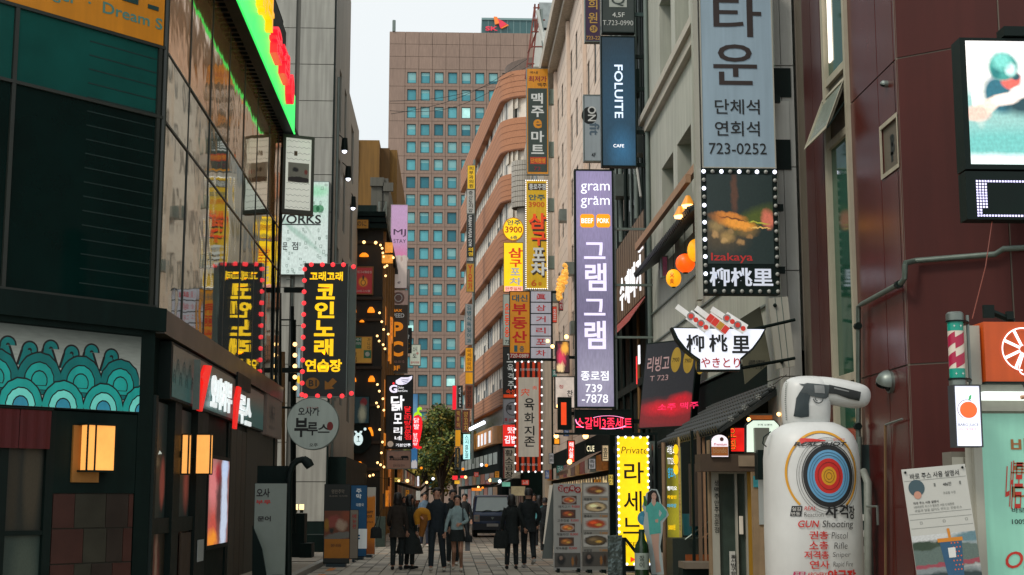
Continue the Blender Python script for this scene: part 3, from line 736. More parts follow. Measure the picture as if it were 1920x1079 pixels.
# small slanted window with numerals
o = wall(fR, swin[0]-.05, swin[1]+.05, swin[2]-.06, swin[3]+.06, [(swin[0], swin[1], swin[2], swin[3])], .03).build('window', mFrC, t)
o.location.x -= .02
p = MB().panel(fR, swin[0], swin[1], swin[2], swin[3], -.03).build('pane', M('pale_teal_glass', (98, 128, 118), .25, .1), t)
MB().text(fR, '1', swin[0]+.32, swin[0]+.42, swin[3]-.55, swin[3]-.2, -.02, .02).text(fR, '3', swin[0]+.3, swin[0]+.5, swin[2]+.2, swin[2]+.5, -.02, .02).build('lettering', mTxtBlack, t)
# wall vents (hooded outlets)
def vent(px, py, r, label):
    p = fR.at(px, py); v = thing('wall_vent', label, 'vent', p)
    MB().tube([p, p+Vector((-.05, 0, 0))], r*.9, 14).build('flange', mSteel, v, True)
    c = p+Vector((-.05, 0, 0)); mb = MB(); k = 12
    for i in range(5):
        a = R(90*i/4); rr_ = r*math.cos(a)
        mb.v += [c+Vector((-r*1.0*math.sin(a), rr_*math.cos(R(-30+240*j/k)), rr_*math.sin(R(-30+240*j/k)))) for j in range(k+1)]
        if i:
            for j in range(k): n = i*(k+1)+j; mb.f.append((n-k-1, n-k, n+1, n))
    mb.build('hood', mSteel, v, True)
    MB().tube([c, c+Vector((-.02, 0, 0))], r*.75, 12).build('opening', mBlack, v)
vent(1664, 158, .055, 'small round steel wall vent high on the dark red facade')
vent(1672, 717, .17, 'large hooded steel wall vent low on the dark red facade')
# pipes on the red building
mPipe = M('weathered_pipe', (98, 112, 104), .5, .2, 6, metal=.3)
def pathpts(fr, pts, d): return [fr.at(x, y, d) for x, y in pts]
mb = MB().tube(pathpts(fR, [(1622, 940), (1622, 575), (1630, 570), (1705, 530), (1710, 522), (1711, 496)], .10), .038, 8)
e = fR.at(1711, 494, .10)
mb.tube([e]+pathpts(fC, [(1722, 491), (1870, 479), (1886, 469), (1925, 467), (1990, 462)], .10), .038, 8)
t = thing('wall_pipe', 'grey bent conduit pipe climbing across the dark red facade under the screens', 'pipe', fR.at(1622, 940)); mb.build('pipe', mPipe, t, True)
for px, py in ((1622, 612), (1622, 800), (1700, 534)):
    p = fR.at(px, py, .05); MB().tube([p+Vector((-.06, -.05, 0)), p+Vector((-.06, .05, 0))], .055, 8).build('clip', mBlack, t)
t = thing('gas_pipe', 'thick pale gas pipe with elbow and valve beside the inflatable pillar', 'pipe', fR.at(1645, 1060))
MB().tube(pathpts(fR, [(1630, 892), (1640, 885), (1648, 905), (1649, 1062), (1649, 1180)], .16), [.05, .055, .06, .06, .06], 10).build('pipe', M('pale_pipe', (120, 126, 118), .5, .15, 8), t, True)
MB().tube(pathpts(fR, [(1632, 820), (1632, 885)], .16), .035, 8).build('pipe', mPipe, t, True)
MB().tube(pathpts(fR, [(1652, 950), (1672, 950), (1673, 985)], .2), .018, 6).build('handle', mSteel, t)
MB().tube(pathpts(fR, [(1634, 922), (1633, 945)], .2), .02, 6).build('valve', M('ochre_valve', (170, 120, 50), .5, .1), t)
for y_ in (970, 1000, 1030): MB().box(fR, fR.uv(1645, y_)[0]-.03, fR.uv(1645, y_)[0]+.05, fR.uv(1645, y_)[1]-.05, fR.uv(1645, y_)[1]+.04, .18, .225).build('sticker', mWhite, t)
o = MB().box(fR, *fR.rc(1610, 835, 1636, 1200), 0, .3).build('meter_cabinet', M('dark_green_metal', (30, 52, 50), .5, .15)); tag(o, 'dark green meter cabinet on the red wall behind the pale gas pipe', 'cabinet')
t = thing('water_pipe', 'thin ochre stained pipe running down the dark red facade', 'pipe', fR.at(1668, 1000)); MB().tube(pathpts(fR, [(1668, 797), (1669, 1200)], .06), .02, 6).build('pipe', M('ochre_pipe_thin', (110, 88, 60), .6, .1), t); MB().tube(pathpts(fR, [(1668, 797), (1700, 786)], .06), .014, 6).build('arm', mGreyMetal, t)
# ---- LED screens on the chamfer
fS = Fr(fC.pt(0, 0, .0)+n2*.45, u2, n2)
fS = FY(16.9)
u0, u1, v0, v1 = fS.rc(1805, 72, 1990, 318)
t = thing('led_screen', 'large lit video screen showing a person aiming, above the dotted display', 'screen', fS.pt(u0, v0))
MB().box(fS, u0, u1, v0, v1, -.3, 0).build('case', mBlack, t)
a, b, c, d = fS.rc(1815, 78, 1980, 309)
MB().panel(fS, a, b, c, d, .005).build('display', PIC('video_picture', (120, 175, 170), [
    (.5, .96, .8, .09, (225, 225, 230), .3), (.3, .8, .45, .26, (238, 232, 228), .2), (.9, .75, .5, .3, (235, 232, 232), .2),
    (.14, .6, .10, .3, (240, 236, 226), .1), (.5, .35, .5, .09, (130, 175, 170), .5),
    (.36, .56, .18, .14, (38, 96, 112), .2, -25), (.62, .5, .22, .1, (30, 62, 70), .4), (.2, .46, .22, .055, (238, 208, 190), .25, 22), (.1, .41, .14, .06, (225, 180, 165), .3),
    (.44, .53, .16, .05, (242, 225, 215), .25, 8), (.5, .68, .115, .07, (225, 95, 85), .2), (.56, .71, .05, .03, (40, 70, 80), .4), (.42, .79, .17, .11, (58, 140, 132), .15), (.5, .77, .06, .05, (200, 230, 226), .4), (.33, .74, .05, .05, (30, 110, 110), .4), (.4, .84, .1, .07, (110, 190, 180), .4), (.58, .58, .1, .045, (245, 235, 228), .3),
    (.4, .16, 1, .12, (100, 170, 165), .5), (.3, .03, 1, .05, (215, 235, 232), .5)], .95, .012, 6, (150, 185, 182), 30), t)
MB().box(fS, fS.uv(1880, 60)[0], u1, v1+.02, v1+.14, -.2, .05).build('hood', mBlack, t)
u0, u1, v0, v1 = fS.rc(1812, 322, 1990, 412)
t = thing('dot_display', 'black dot matrix display with white border lights under the video screen', 'screen', fS.pt(u0, v0))
MB().box(fS, u0, u1, v0, v1, -.25, .0).build('case', mBlack, t)
mb = MB(); s_ = .036; uu0, uu1, vv0, vv1 = fS.rc(1831, 336, 1960, 407); n_u = int((uu1-uu0)/s_); n_v = int((vv1-vv0)/s_)
for i in range(n_u):
    for j in range(n_v):
        x, z = uu0+i*s_, vv0+j*s_; on = j == 0 or j == n_v-1 or (i < 4 and j > 2) or (i < 2) or i == n_u-1
        q = ((x-uu0-.86)/.17)**2+((z-vv0-.44)/.09)**2; q2 = ((x-uu0-.92)/.15)**2+((z-vv0-.17)/.1)**2
        if .55 < q < 1.3 and x-uu0 < .95: on = True
        if .5 < q2 < 1.3: on = True
        if on: mb.panel(fS, x, x+.024, z, z+.024, .008)
mb.build('led_dots', E('led_dot_glow', (215, 210, 255), 1.2, 0), t, kind='stuff')
# thin cables on the red building
t = thing('hanging_cable', 'thin reddish cable slanting down from the dotted display to the barber pole', 'cable', fS.at(1865, 412)); MB().tube([fS.at(1866, 412, -.1), FY(15).at(1848, 500), FY(14).at(1823, 598)], .006, 5).build('cable', M('red_cable', (120, 60, 45), .6, 0), t)
# ---- juice kiosk
YK = 13.5; fk = FY(YK)
mKW = M('kiosk_white', (168, 168, 156), .55, .05, streak=.08)
t = thing('juice_kiosk', 'white framed juice kiosk with orange fascia and mint green lit glass', 'kiosk', fk.at(1900, 1070))
xl = fk.uv(1812, 900)[0]; zK = fk.uv(1860, 607)[1]; zf = fk.uv(1860, 720)[1]
prism([Vector((xl, YK)), Vector((xl+3.2, YK)), Vector((xl+3.6, 16.2)), Vector((xl+1.02, 16.2)), Vector((xl, YK))], 0, zf, MB()).face([(xl, YK, zf), (xl+3.2, YK, zf), (xl+3.6, 16.2, zf), (xl+1.02, 16.2, zf)]).build('wall', mKW, t)
tj = M('kiosk_grout', (110, 108, 98), .8, .1)
MB().box(fk, xl-.12, xl+.15, 0, zf-.65, -.3, -.05).build('tiled_post', tj, t)
mTile = M('kiosk_tile', (158, 158, 146), .35, .06)
for i in range(21):
    for k in range(2): MB().box(fk, xl-.115+k*.12, xl-.005+k*.12, .02+i*.095, .105+i*.095, -.05, -.035).build('tile', mTile, t)
a, b, c, d = fk.rc(1838, 607, 1990, 718)
ob = MB().box(fk, a, b, c, d, -.4, .12).build('fascia', M('orange_fascia', (192, 78, 20), .35, .07, emit=.12), t)
MB().box(fk, a-.16, a-.02, c-.02, d-.03, -.3, .06).build('end_cap', mKW, t)
MB().box(fk, a-.01, b, c-.02, c, -.1, .14).build('trim', mBlack, t)
# orange slice outline
uo, vo = fk.uv(1908, 658); ro = fk.uv(1948, 658)[0]-uo
mb = MB().ring(fk, uo, vo, ro*.94, ro, .14, 48, 60, 245+20).ring(fk, uo, vo, ro*.94, ro, .14, 20, 300, 420)
def line(mb, fr, u0, v0, u1, v1, w, d):
    dx, dy = u1-u0, v1-v0; l = math.hypot(dx, dy); nx, ny = -dy/l*w/2, dx/l*w/2
    mb.face([fr.pt(u0+nx, v0+ny, d), fr.pt(u1+nx, v1+ny, d), fr.pt(u1-nx, v1-ny, d), fr.pt(u0-nx, v0-ny, d)])
for q in (20, 60, 115, 155, 205, 245, 300, 340):
    for s_ in (-4, 4): line(mb, fk, uo+.16*ro*math.cos(R(q+s_*3)), vo+.16*ro*math.sin(R(q+s_*3)), uo+.93*ro*math.cos(R(q+s_*.6)), vo+.93*ro*math.sin(R(q+s_*.6)), .012, .141)
for s_ in (-1, 1): line(mb, fk, uo, vo-.2*ro, uo+s_*.24*ro, vo-.85*ro, .014, .142)
mb.ring(fk, uo, vo-.93*ro, .2*ro, .26*ro, .142, 20, 170, 370)
mb.build('neon_outline', E('neon_white', (255, 244, 246), 1.1, 0), t)
# window: frame and mint panel
a, b, c, d = fk.rc(1843, 776, 1990, 1150)
wo = MB().box(fk, a-.08, a, 0, d+.12, 0, .06).box(fk, a-.08, b, d+.02, d+.12, 0, .07).build('window', mKW, t)
p = MB().panel(fk, a, b, .02, d, .012).build('pane', M('mint_backlit_glass', (128, 186, 165), .15, .08, .8, emit=.32), t)
MB().box(fk, a, b, d+.12, d+.2, .05, .16).build('tube_light', E('kiosk_tube', (235, 245, 240), 1.1, 0), t)
MB().tube([fk.at(1905, 720, .15), fk.at(1912, 745, .2), fk.at(1925, 758, .2)], .006, 5).build('wire', mBlack, t)
MB().tube([fk.at(1900, 748, .18), fk.at(1930, 745, .18)], .02, 8).build('spot_lamp', M('pink_lamp', (180, 140, 110), .5, 0), t)
mBr = M('brown_letters', (150, 96, 50), .5, 0); mRdL = M('red_script', (190, 45, 30), .5, 0)
letter(fk, t, [('바', (1894, 822, 1930, 850), mBr, dict(bold=.04)), ('르', (1894, 868, 1940, 888), mBr, dict(bold=.04)), ('다', (1896, 910, 1940, 940), mBr, dict(bold=.04)),
               ('내몸', (1880, 864, 1912, 955), mRdL, dict(shear=.1)), ('바로 주스', (1896, 952, 1950, 962), mTxtBlack), ('100%', (1896, 974, 1925, 983), mTxtBlack), ('OPEN', (1880, 1034, 1990, 1066), mRdL, dict(shear=.25))], .02)
# barber pole
fb_ = FY(13.2); a, b, c, d = fb_.rc(1778, 585, 1808, 726); cx = (a+b)/2; rr_ = (b-a)/2
t = thing('barber_pole', 'red and white striped barber pole with teal bands and steel caps', 'barber pole', (cx, 13.2, c))
def cyl(r, z0, z1, m, nm, r2=None): return MB().loft([((cx, 13.2, z0), r, r), ((cx, 13.2, z1), r2 or r, r2 or r)], 24).build(nm, m, t, True)
H = d-c
cyl(rr_*1.05, c, c+.09*H, mSteel, 'cap'); MB().loft([((cx, 13.2, c+.88*H), rr_*1.08, rr_*1.08), ((cx, 13.2, c+.97*H), rr_*1.08, rr_*1.08), ((cx, 13.2, c+.995*H), rr_*.8, rr_*.8), ((cx, 13.2, d), rr_*.3, rr_*.3)], 24).build('cap', mSteel, t, True)
cyl(rr_*1.15, c+.09*H, c+.115*H, mBlack, 'collar'); cyl(rr_*1.15, c+.86*H, c+.88*H, mBlack, 'collar')
cyl(rr_*.96, c+.115*H, c+.24*H, M('barber_teal', (20, 150, 130), .35, .05), 'band'); cyl(rr_*.96, c+.74*H, c+.86*H, MC['barber_teal'], 'band')
cyl(rr_*.95, c+.24*H, c+.74*H, M('barber_white', (215, 205, 190), .3, .05), 'tube')
mb = MB(); k = 48; za, zb_ = c+.24*H, c+.74*H; sh = .34*H; wd = .15*H
for st_ in range(-4, 6):
    for i in range(k):
        q0, q1 = 2*math.pi*i/k, 2*math.pi*(i+1)/k; zz0 = za+st_*.26*H*1.0+sh*i/k*1.0; zz1 = za+st_*.26*H+sh*(i+1)/k
        cl_ = lambda z: min(zb_, max(za, z))
        if cl_(zz0) == cl_(zz0+wd) and cl_(zz1) == cl_(zz1+wd): continue
        rq = rr_*.965; mb.face([(cx+rq*math.cos(q0-2), 13.2+rq*math.sin(q0-2), cl_(zz0)), (cx+rq*math.cos(q1-2), 13.2+rq*math.sin(q1-2), cl_(zz1)), (cx+rq*math.cos(q1-2), 13.2+rq*math.sin(q1-2), cl_(zz1+wd)), (cx+rq*math.cos(q0-2), 13.2+rq*math.sin(q0-2), cl_(zz0+wd))])
mb.build('stripe', M('barber_crimson', (170, 30, 70), .35, .05), t)
mb = MB()
for zz in (c+.17*H, c+.80*H):
    for q in (-.5, .35):
        x, y_ = cx+rr_*.98*math.sin(q), 13.2-rr_*.98*math.cos(q)-.004; f_ = Fr((x, y_, zz), (1, 0, 0), (0, -1, 0))
        mb.poly(f_, [(0, .016), (.003, .003), (.013, 0), (.003, -.003), (0, -.016), (-.003, -.003), (-.013, 0), (-.003, .003)], .004)
mb.build('star', mTxtWhite, t)
MB().tube([(cx+rr_, 13.2, c+.1*H), (cx+rr_+.08, 13.3, c+.1*H)], .02, 6).build('bracket', mBlack, t); MB().tube([(cx+rr_, 13.2, c+.87*H), (cx+rr_+.08, 13.3, c+.87*H)], .02, 6).build('bracket', mBlack, t)
MB().tube([(cx+rr_+.08, 13.3, c-.05), (cx+rr_+.08, 13.3, d-.02)], .016, 8).build('post', mSteel, t)
# camera bracket above fascia
t = thing('camera_bracket', 'dark metal bracket arm above the orange kiosk fascia', 'bracket', fk.at(1870, 590)); f_ = FY(14.2)
MB().tube([f_.at(1850, 582), f_.at(1900, 603)], .035, 6).build('arm', mBlack, t); MB().box(f_, *f_.rc(1842, 573, 1862, 597), 0, .04).build('plate', mBlack, t); MB().box(f_, *f_.rc(1885, 585, 1898, 600), 0, .04).build('plate', mBlack, t)
# apple light box
t = blade('small white lit box sign with red apple at the kiosk corner', 13.1, (1789, 722, 1840, 839), E('lit_lilac_white', (222, 226, 246), .95), dep=.14, rim=.012, side=M('dark_case', (55, 60, 65), .5, .1), name='apple_sign')
f_ = FY(13.1); uo, vo = f_.uv(1815, 769); r = .082
MB().disc(f_, uo, vo, r, .014, rv=r*.93).build('apple', E('apple_orange_red', (238, 88, 40), 1, .1, 5), t)
MB().ring(f_, uo-.012, vo+.004, r*1.06, r*1.12, .013, 40, 60, 240).build('apple_outline', M('navy_line', (30, 40, 60), .5, 0), t)
MB().poly(f_, [(uo, vo+.085), (uo+.028, vo+.1), (uo+.036, vo+.145), (uo+.012, vo+.13)], .015).build('leaf', E('leaf_green', (60, 150, 90), .9, 0), t)
letter(f_, t, [('BARO JUICE', (1796, 794, 1834, 801), mTxtBlack, dict(bold=0)), ('100% 리얼 착즙 쥬스', (1796, 803, 1834, 807), mTxtRed, dict(bold=0))], .014)
# poster hanging askew
fp = Fr(FY(13.0).at(1690, 881), (Vector(FY(13.0).at(1809, 870))-Vector(FY(13.0).at(1690, 881))), (0, -1, 0))
fp.v = fp.n.cross(fp.u) if (fp.n.cross(fp.u)).z > 0 else -fp.n.cross(fp.u)
fp.v = (fp.v*1+Vector((-.02, 0, 0))).normalized()
W_ = (Vector(FY(13.0).at(1809, 870))-fp.o).length; Hp = W_*2.4
t = thing('juice_poster', 'white instruction poster hung askew with a blue cup printed on it', 'poster', fp.pt(0, -Hp))
MB().box(fp, 0, W_, -Hp, 0, -.008, 0).build('board', M('poster_white', (190, 192, 186), .5, .04), t)
MB().panel(fp, .0, W_, -1.75*W_, -.97*W_-.03, .002).build('photo_print', PIC('wall_photo', (168, 172, 170), [(.5, .55, .9, .25, (92, 110, 104), .1), (.15, .78, .25, .1, (48, 66, 50), .2), (.5, .8, .2, .08, (54, 72, 56), .3), (.95, .9, .3, .12, (96, 130, 140), .3), (.5, .36, .8, .05, (150, 70, 82), .2, 3), (.2, .22, .9, .1, (128, 138, 140), .2), (.5, .05, .9, .16, (44, 62, 64), .2)], 0, .06, 9, (200, 204, 204)), t)
def fpt(x, y): return (x-1690)/120*W_, -(y-881)/120*W_
cupp = [fpt(*q) for q in ((1740, 1016), (1782, 1016), (1775, 1110), (1750, 1110))]
MB().poly(fp, cupp, .004).build('cup_print', M('cup_blue', (44, 86, 118), .5, .1), t)
mb = MB(); rr = random.Random(2)
for i in range(7):
    for j in range(3): x, y_ = fpt(1762+j*6+(i % 2)*3, 1022+i*8); mb.disc(fp, x, y_, .007, .005, k=8)
mb.build('dot_print', M('dot_orange', (220, 100, 50), .5, 0), t)
MB().poly(fp, [fpt(*q) for q in ((1737, 1012), (1784, 1012), (1784, 1019), (1737, 1019))], .005).poly(fp, [fpt(*q) for q in ((1757, 995), (1762, 995), (1763, 1012), (1758, 1012))], .005).build('lid_print', M('lid_orange', (205, 130, 35), .5, 0), t)
MB().poly(fp, [fpt(*q) for q in ((1754, 1030), (1768, 1030), (1767, 1048), (1754, 1048))], .006).build('label_print', mTxtWhite, t)
x, y_ = fpt(1713, 917); MB().disc(fp, x, y_, .075, .003).build('portrait_print', PIC('cup_portrait', (60, 84, 92), [(.5, .5, .3, .4, (40, 60, 90), .2)]), t)
x, y_ = fpt(1713, 930); MB().disc(fp, x, y_, .035, .005).build('hand_print', M('hand_tone', (190, 140, 120), .6, 0), t)
def ptxt(s, x0, y0, x1, y1, m=mTxtBlack, bold=.01):
    a, d_ = fpt(x0, y0); b, c_ = fpt(x1, y1); return MB().text(fp, s, a, b, c_, d_, .004, bold)
for s, x0, y0, x1, y1, bd in (('바로 주스 사용 설명서', 1704, 890, 1796, 901, .02), ('1', 1746, 911, 1749, 917, 0), ('486만', 1763, 911, 1779, 918, .01), ('1', 1794, 911, 1797, 917, 0), ('프로필 수정', 1761, 928, 1784, 933, -.0), ('바로 주스 사용 설명서', 1703, 942, 1750, 947, .02), ('100퍼센트 주스가 필요한 사람 단체환영', 1703, 949, 1778, 954, 0), ('과일과 얼음 없이도 만드는 진한주스', 1703, 956, 1792, 961, 0)):
    ptxt(s, x0, y0, x1, y1, bold=bd).build('lettering', mTxtBlack if bd else M('grey_letters', (110, 114, 110), .6, 0), t)
mb = MB()
for y_ in (903, 964, 974, 990): a, d_ = fpt(1692, y_); mb.poly(fp, [(0.01, d_), (W_-.01, d_), (W_-.01, d_-.003), (.01, d_-.003)], .0025)
for x_ in (1712, 1755, 1797): a, d_ = fpt(x_, 981); mb.ring(fp, a, d_, .012, .016, .0025, 4, 45, 405)
mb.build('rule_print', M('grey_letters', (110, 114, 110), .6, 0), t)
for q in (.03, W_-.03): MB().ball(fp.pt(q, -.03, .008), .012, 8, 4).build('pin', mBlack, t)
MB().tube([fp.pt(W_/2, -.04, -.02), fp.pt(W_/2, -Hp, -.02)], .02, 6).tube([fp.pt(W_/2, -.5, -.02), (fp.pt(W_/2, -.5).x, 13.45, .0)], .02, 6).build('stand', mBlack, t)
# ================================================================ BLADE SIGNS, RIGHT
mSky = M('pale_blue_face', (140, 162, 176), .45, .04, 1, emit=.12)
mBrn = M('dark_brown_letters', (42, 30, 26), .5, 0)
fq = FY(24.0)
t = blade('tall pale blue sign with big brown Korean letters and phone number 723-0252', 24.0, (1313, -60, 1450, 316), mSky,
      [('타', (1337, -8, 1427, 70), mBrn, dict(bold=.02)), ('운', (1337, 84, 1419, 160), mBrn, dict(bold=.02)), ('단체석', (1340, 187, 1424, 215), mTxtBlack), ('연회석', (1340, 228, 1424, 256), mTxtBlack), ('723-0252', (1329, 269, 1437, 290), mTxtBlack, dict(bold=.01))], side=mKW, brk=5.76, brz=(.35, .95), rim=.02, name='restaurant_sign')
MB().box(fq, *fq.rc(1303, -60, 1312, 562), -.2, .02).build('edge_rail', mKW, t)
t = blade('black sign with skewer photo, grey letters and round bulbs all round', 24.0, (1316, 317, 1459, 552), mBlack, [], side=mBlack, brk=5.76, brz=(.2, .7), name='izakaya_sign', rim=.05)
a, b, c, d = fq.rc(1326, 328, 1450, 543)
izk = PIC('grill_photo', (22, 34, 32), [(.42, .78, .05, .25, (70, 46, 34), .4), (.2, .32, .35, .18, (60, 52, 38), .5), (.14, .42, .1, .06, (120, 100, 62), .5), (.3, .3, .1, .06, (130, 105, 62), .5), (.7, .5, .3, .1, (60, 70, 24), .5, 20), (.6, .36, .15, .05, (95, 76, 44), .5),
    (.3, .5, .22, .06, (150, 92, 40), .4, -8), (.48, .44, .24, .055, (196, 128, 46), .3, -6), (.36, .54, .2, .03, (170, 104, 40), .4, -8), (.92, .5, .09, .11, (170, 92, 72), .3, 30), (.25, .26, .05, .03, (150, 120, 75), .3), (.12, .33, .05, .04, (140, 110, 70), .3), (.36, .36, .05, .03, (120, 96, 60), .3), (.5, .24, .06, .03, (130, 100, 62), .3), (.64, .3, .05, .03, (120, 90, 54), .3), (.8, .4, .16, .008, (190, 150, 80), .2, -2), (.78, .46, .16, .008, (150, 150, 50), .2, -6), (.4, .5, .2, .01, (90, 50, 24), .3, -8)], .75, .035, 14)
MB().panel(fq, a, b, c+(d-c)*.22, d, .012).build('photo_print', izk, t)
letter(fq, t, [('Izakaya', (1333, 475, 1411, 494), M('lit_dull_red', (150, 32, 28), .4, 0, emit=.6), dict(bold=.02)), ('柳桃里', (1330, 503, 1449, 538), E('lit_lilac_letters', (178, 184, 196), .8, 0), dict(bold=.05))], .02)
bulbs(t, fq, (1321, 323, 1455, 547), 9, 15, .036, E('white_bulb_lit', (235, 238, 255), 2.2, 0), M('white_bulb_off', (165, 168, 162), .25, 0), 4)
t = blade('tall lilac grey sign with white gram x gram lettering and two orange squares', 41.0, (1078, 318, 1152, 766), PIC('lilac_sign_face', (98, 92, 118), [(.5, .9, .7, .25, (132, 122, 158), .8), (.5, .35, .8, .08, (100, 94, 122), .8), (.5, .1, .8, .15, (140, 136, 158), .8)], .85, .05, 2, (110, 106, 132)),
      [('gram', (1089, 345, 1143, 364), eWht, dict(bold=-.005)), ('×', (1114, 368, 1119, 374), eWht), ('gram', (1089, 372, 1143, 391), eWht, dict(bold=-.005))], side=mBlack, rim=.05, name='gram_sign')
f_ = FY(41.0); oS = E('lit_orange_square', (235, 145, 15), .95, .03); mL = E('lit_lavender_letters', (216, 208, 240), .95, 0)
for x0, tx_ in ((1088, 'BEEF'), (1118, 'PORK')):
    a, b, c, d = f_.rc(x0, 402, x0+26, 427); w_ = .05
    MB().poly(f_, [(a+w_, c), (b-w_, c), (b, c+w_), (b, d-w_), (b-w_, d), (a+w_, d), (a, d-w_), (a, c+w_)], .012).build('badge', oS, t)
    letter(f_, t, [(tx_, (x0+2, 410, x0+24, 419), eWht, dict(bold=.03))], .016)
letter(f_, t, [('그', (1095, 455, 1135, 486), mL, dict(bold=.04)), ('램', (1097, 494, 1137, 546), mL, dict(bold=.04)), ('그', (1095, 561, 1135, 592), mL, dict(bold=.04)), ('램', (1096, 602, 1136, 655), mL, dict(bold=.04)),
    ('종로점', (1089, 696, 1141, 714), eWht), ('739', (1098, 721, 1129, 736), eWht, dict(bold=0)), ('-7878', (1091, 740, 1140, 756), eWht, dict(bold=0))], .014)
ft_ = FY(41.1)
for py in (430, 535, 633): MB().box(ft_, *ft_.rc(1152, py-2, 1224, py+2), -.06, .04).build('bracket', mGreyMetal, t)
MB().box(ft_, *ft_.rc(1153, 320, 1156, 770), -.08, 0).build('side_rail', mSteel, t)
mCafe = PIC('cafe_blue_face', (36, 62, 80), [(.5, .45, .5, .3, (34, 66, 88), .8), (.6, .12, .3, .12, (48, 96, 130), .8)], .55, .05, 3, (30, 48, 60))
t = blade('dark blue sign with vertical white FOLUITE lettering and small CAFE', 42.0, (1127, 68, 1193, 313), mCafe, [('CAFE', (1150, 271, 1170, 277), eWht)], side=mBlack, rim=.04, name='cafe_sign', brk=XR+.05, brz=(.02, .27, .6, .85))
f_ = FY(42.0); a, b, c, d = f_.rc(1152, 122, 1168, 222); fv = Fr(f_.pt(b, d, .014), (0, 0, -1), (0, -1, 0), (1, 0, 0)); MB().text(fv, 'FOLUITE', 0, d-c, -(b-a), 0, 0, .03).build('lettering', E('lit_pale_blue', (200, 215, 235), .95, 0), t)
t = blade('dark sign with white Q badge, 4,5F and phone number', 42.0, (1128, -60, 1190, 62), M('charcoal_face', (48, 56, 54), .4, .05, emit=.25), [('4,5F', (1148, 24, 1171, 34), mTxtWhite, dict(bold=0)), ('T.723-0990', (1130, 39, 1187, 48), mTxtWhite, dict(bold=-.01))], side=mBlack, brk=XR+.05, brz=(.3,), bm=M('teal_metal', (40, 66, 64), .5, .1), name='floor_sign')
letter(f_, t, [('Q', (1146, -8, 1171, 12), M('charcoal_face', (48, 56, 54)), dict(bold=.01))], .03); MB().box(f_, *f_.rc(1142, -20, 1175, 14), .012, .018).build('badge', M('badge_grey', (170, 176, 170), .5, 0), t)
t = blade('purple sign with gold Korean letters behind the dark Q sign', 46.5, (1096, -60, 1126, 79), M('purple_face', (58, 38, 62), .45, .05, emit=.3), [('희', (1103, -2, 1120, 18), M('gold_letters', (205, 165, 80), .5, 0)), ('원', (1103, 24, 1120, 44), MC.get('gold_letters') or M('gold_letters', (205, 165, 80)))], side=mGreyMetal, name='clinic_sign', brk=XR)
f_ = FY(46.5); MB().disc(f_, *f_.uv(1113, 55), .13, .02).build('badge', MC['gold_letters'], t); letter(f_, t, [('5F', (1108, 51, 1118, 59), M('purple_face', (58, 38, 62)))], .03); letter(f_, t, [('723-22', (1099, 68, 1125, 75), MC['gold_letters'])], .016)
t = blade('pale grey fitness sign with black round logo and sideways ONfit lettering', 46.3, (1094, 178, 1128, 303), M('pale_grey_face', (150, 160, 164), .45, .04, emit=.15), [('4F', (1109, 287, 1117, 295), mTxtBlack)], side=mSteel, name='fitness_sign', brk=XR)
f_ = FY(46.3); MB().disc(f_, *f_.uv(1105, 217), .26, .010, rv=.3).build('logo', mTxtBlack, t)
a, b, c, d = f_.rc(1102, 200, 1124, 228); fv = Fr(f_.pt(b, d, .016), (0, 0, -1), (0, -1, 0), (1, 0, 0)); MB().text(fv, 'ON', 0, d-c, -(b-a), -(b-a)*.3, 0, .04).build('lettering', mTxtWhite, t)
a, b, c, d = f_.rc(1105, 231, 1124, 254); fv = Fr(f_.pt(b, d, .016), (0, 0, -1), (0, -1, 0), (1, 0, 0)); MB().text(fv, 'fit', 0, d-c, -(b-a), 0, 0, .04).build('lettering', M('blue_grey_letters', (90, 110, 125), .5, 0), t)
# orange market sign
mOr = M('sign_orange', (196, 130, 28), .45, .06, emit=.22); mGn = M('sign_dark_green', (48, 62, 58), .45, .06, emit=.2); mLt = M('sign_grey_white', (196, 202, 200), .45, .02, emit=.2); mMar = M('maroon_letters', (140, 32, 50), .5, 0)
t = blade('orange and dark green vertical sign with pale letters around an orange e', 80., (987, 128, 1029, 328), mOr, [('국내', (993, 134, 1008, 139), mTxtBlack), ('최저가', (991, 143, 1025, 154), mMar, dict(bold=.04)), ('맥주', (1008, 156, 1025, 163), mTxtBlack),
      ('맥', (996, 175, 1018, 195), mLt, dict(bold=.05)), ('주', (996, 199, 1020, 220), mLt, dict(bold=.05)), ('e', (1000, 224, 1016, 241), mOr, dict(bold=.05)), ('마', (996, 246, 1020, 267), mLt, dict(bold=.05)), ('트', (996, 272, 1020, 289), mLt, dict(bold=.05)), ('단체환영', (995, 297, 1022, 306), MC['sign_orange'], dict(bold=.05)), ('72', (1001, 313, 1014, 320), mMar)],
      panels=[((990, 166, 1026, 323), mGn), ((994, 295, 1024, 308), M('sign_red', (170, 60, 35), .45, .05, emit=.2))], side=mSteel, name='market_sign', rim=.04)
for py in (181, 280): f_ = FY(80.2); MB().box(f_, *f_.rc(1029, py-14, 1046, py+14), -.4, 0).build('bracket_box', M('pale_green_metal', (140, 160, 150), .5, .08), t)
mYe = M('pojang_yellow', (196, 158, 24), .45, .07, emit=.3); mYb = E('pojang_yellow_lit', (240, 195, 20), .8, .08)
mOrL = M('orange_red_letters', (215, 68, 22), .4, .05, emit=.45); mShad = M('letter_shadow', (62, 48, 34), .6, 0)
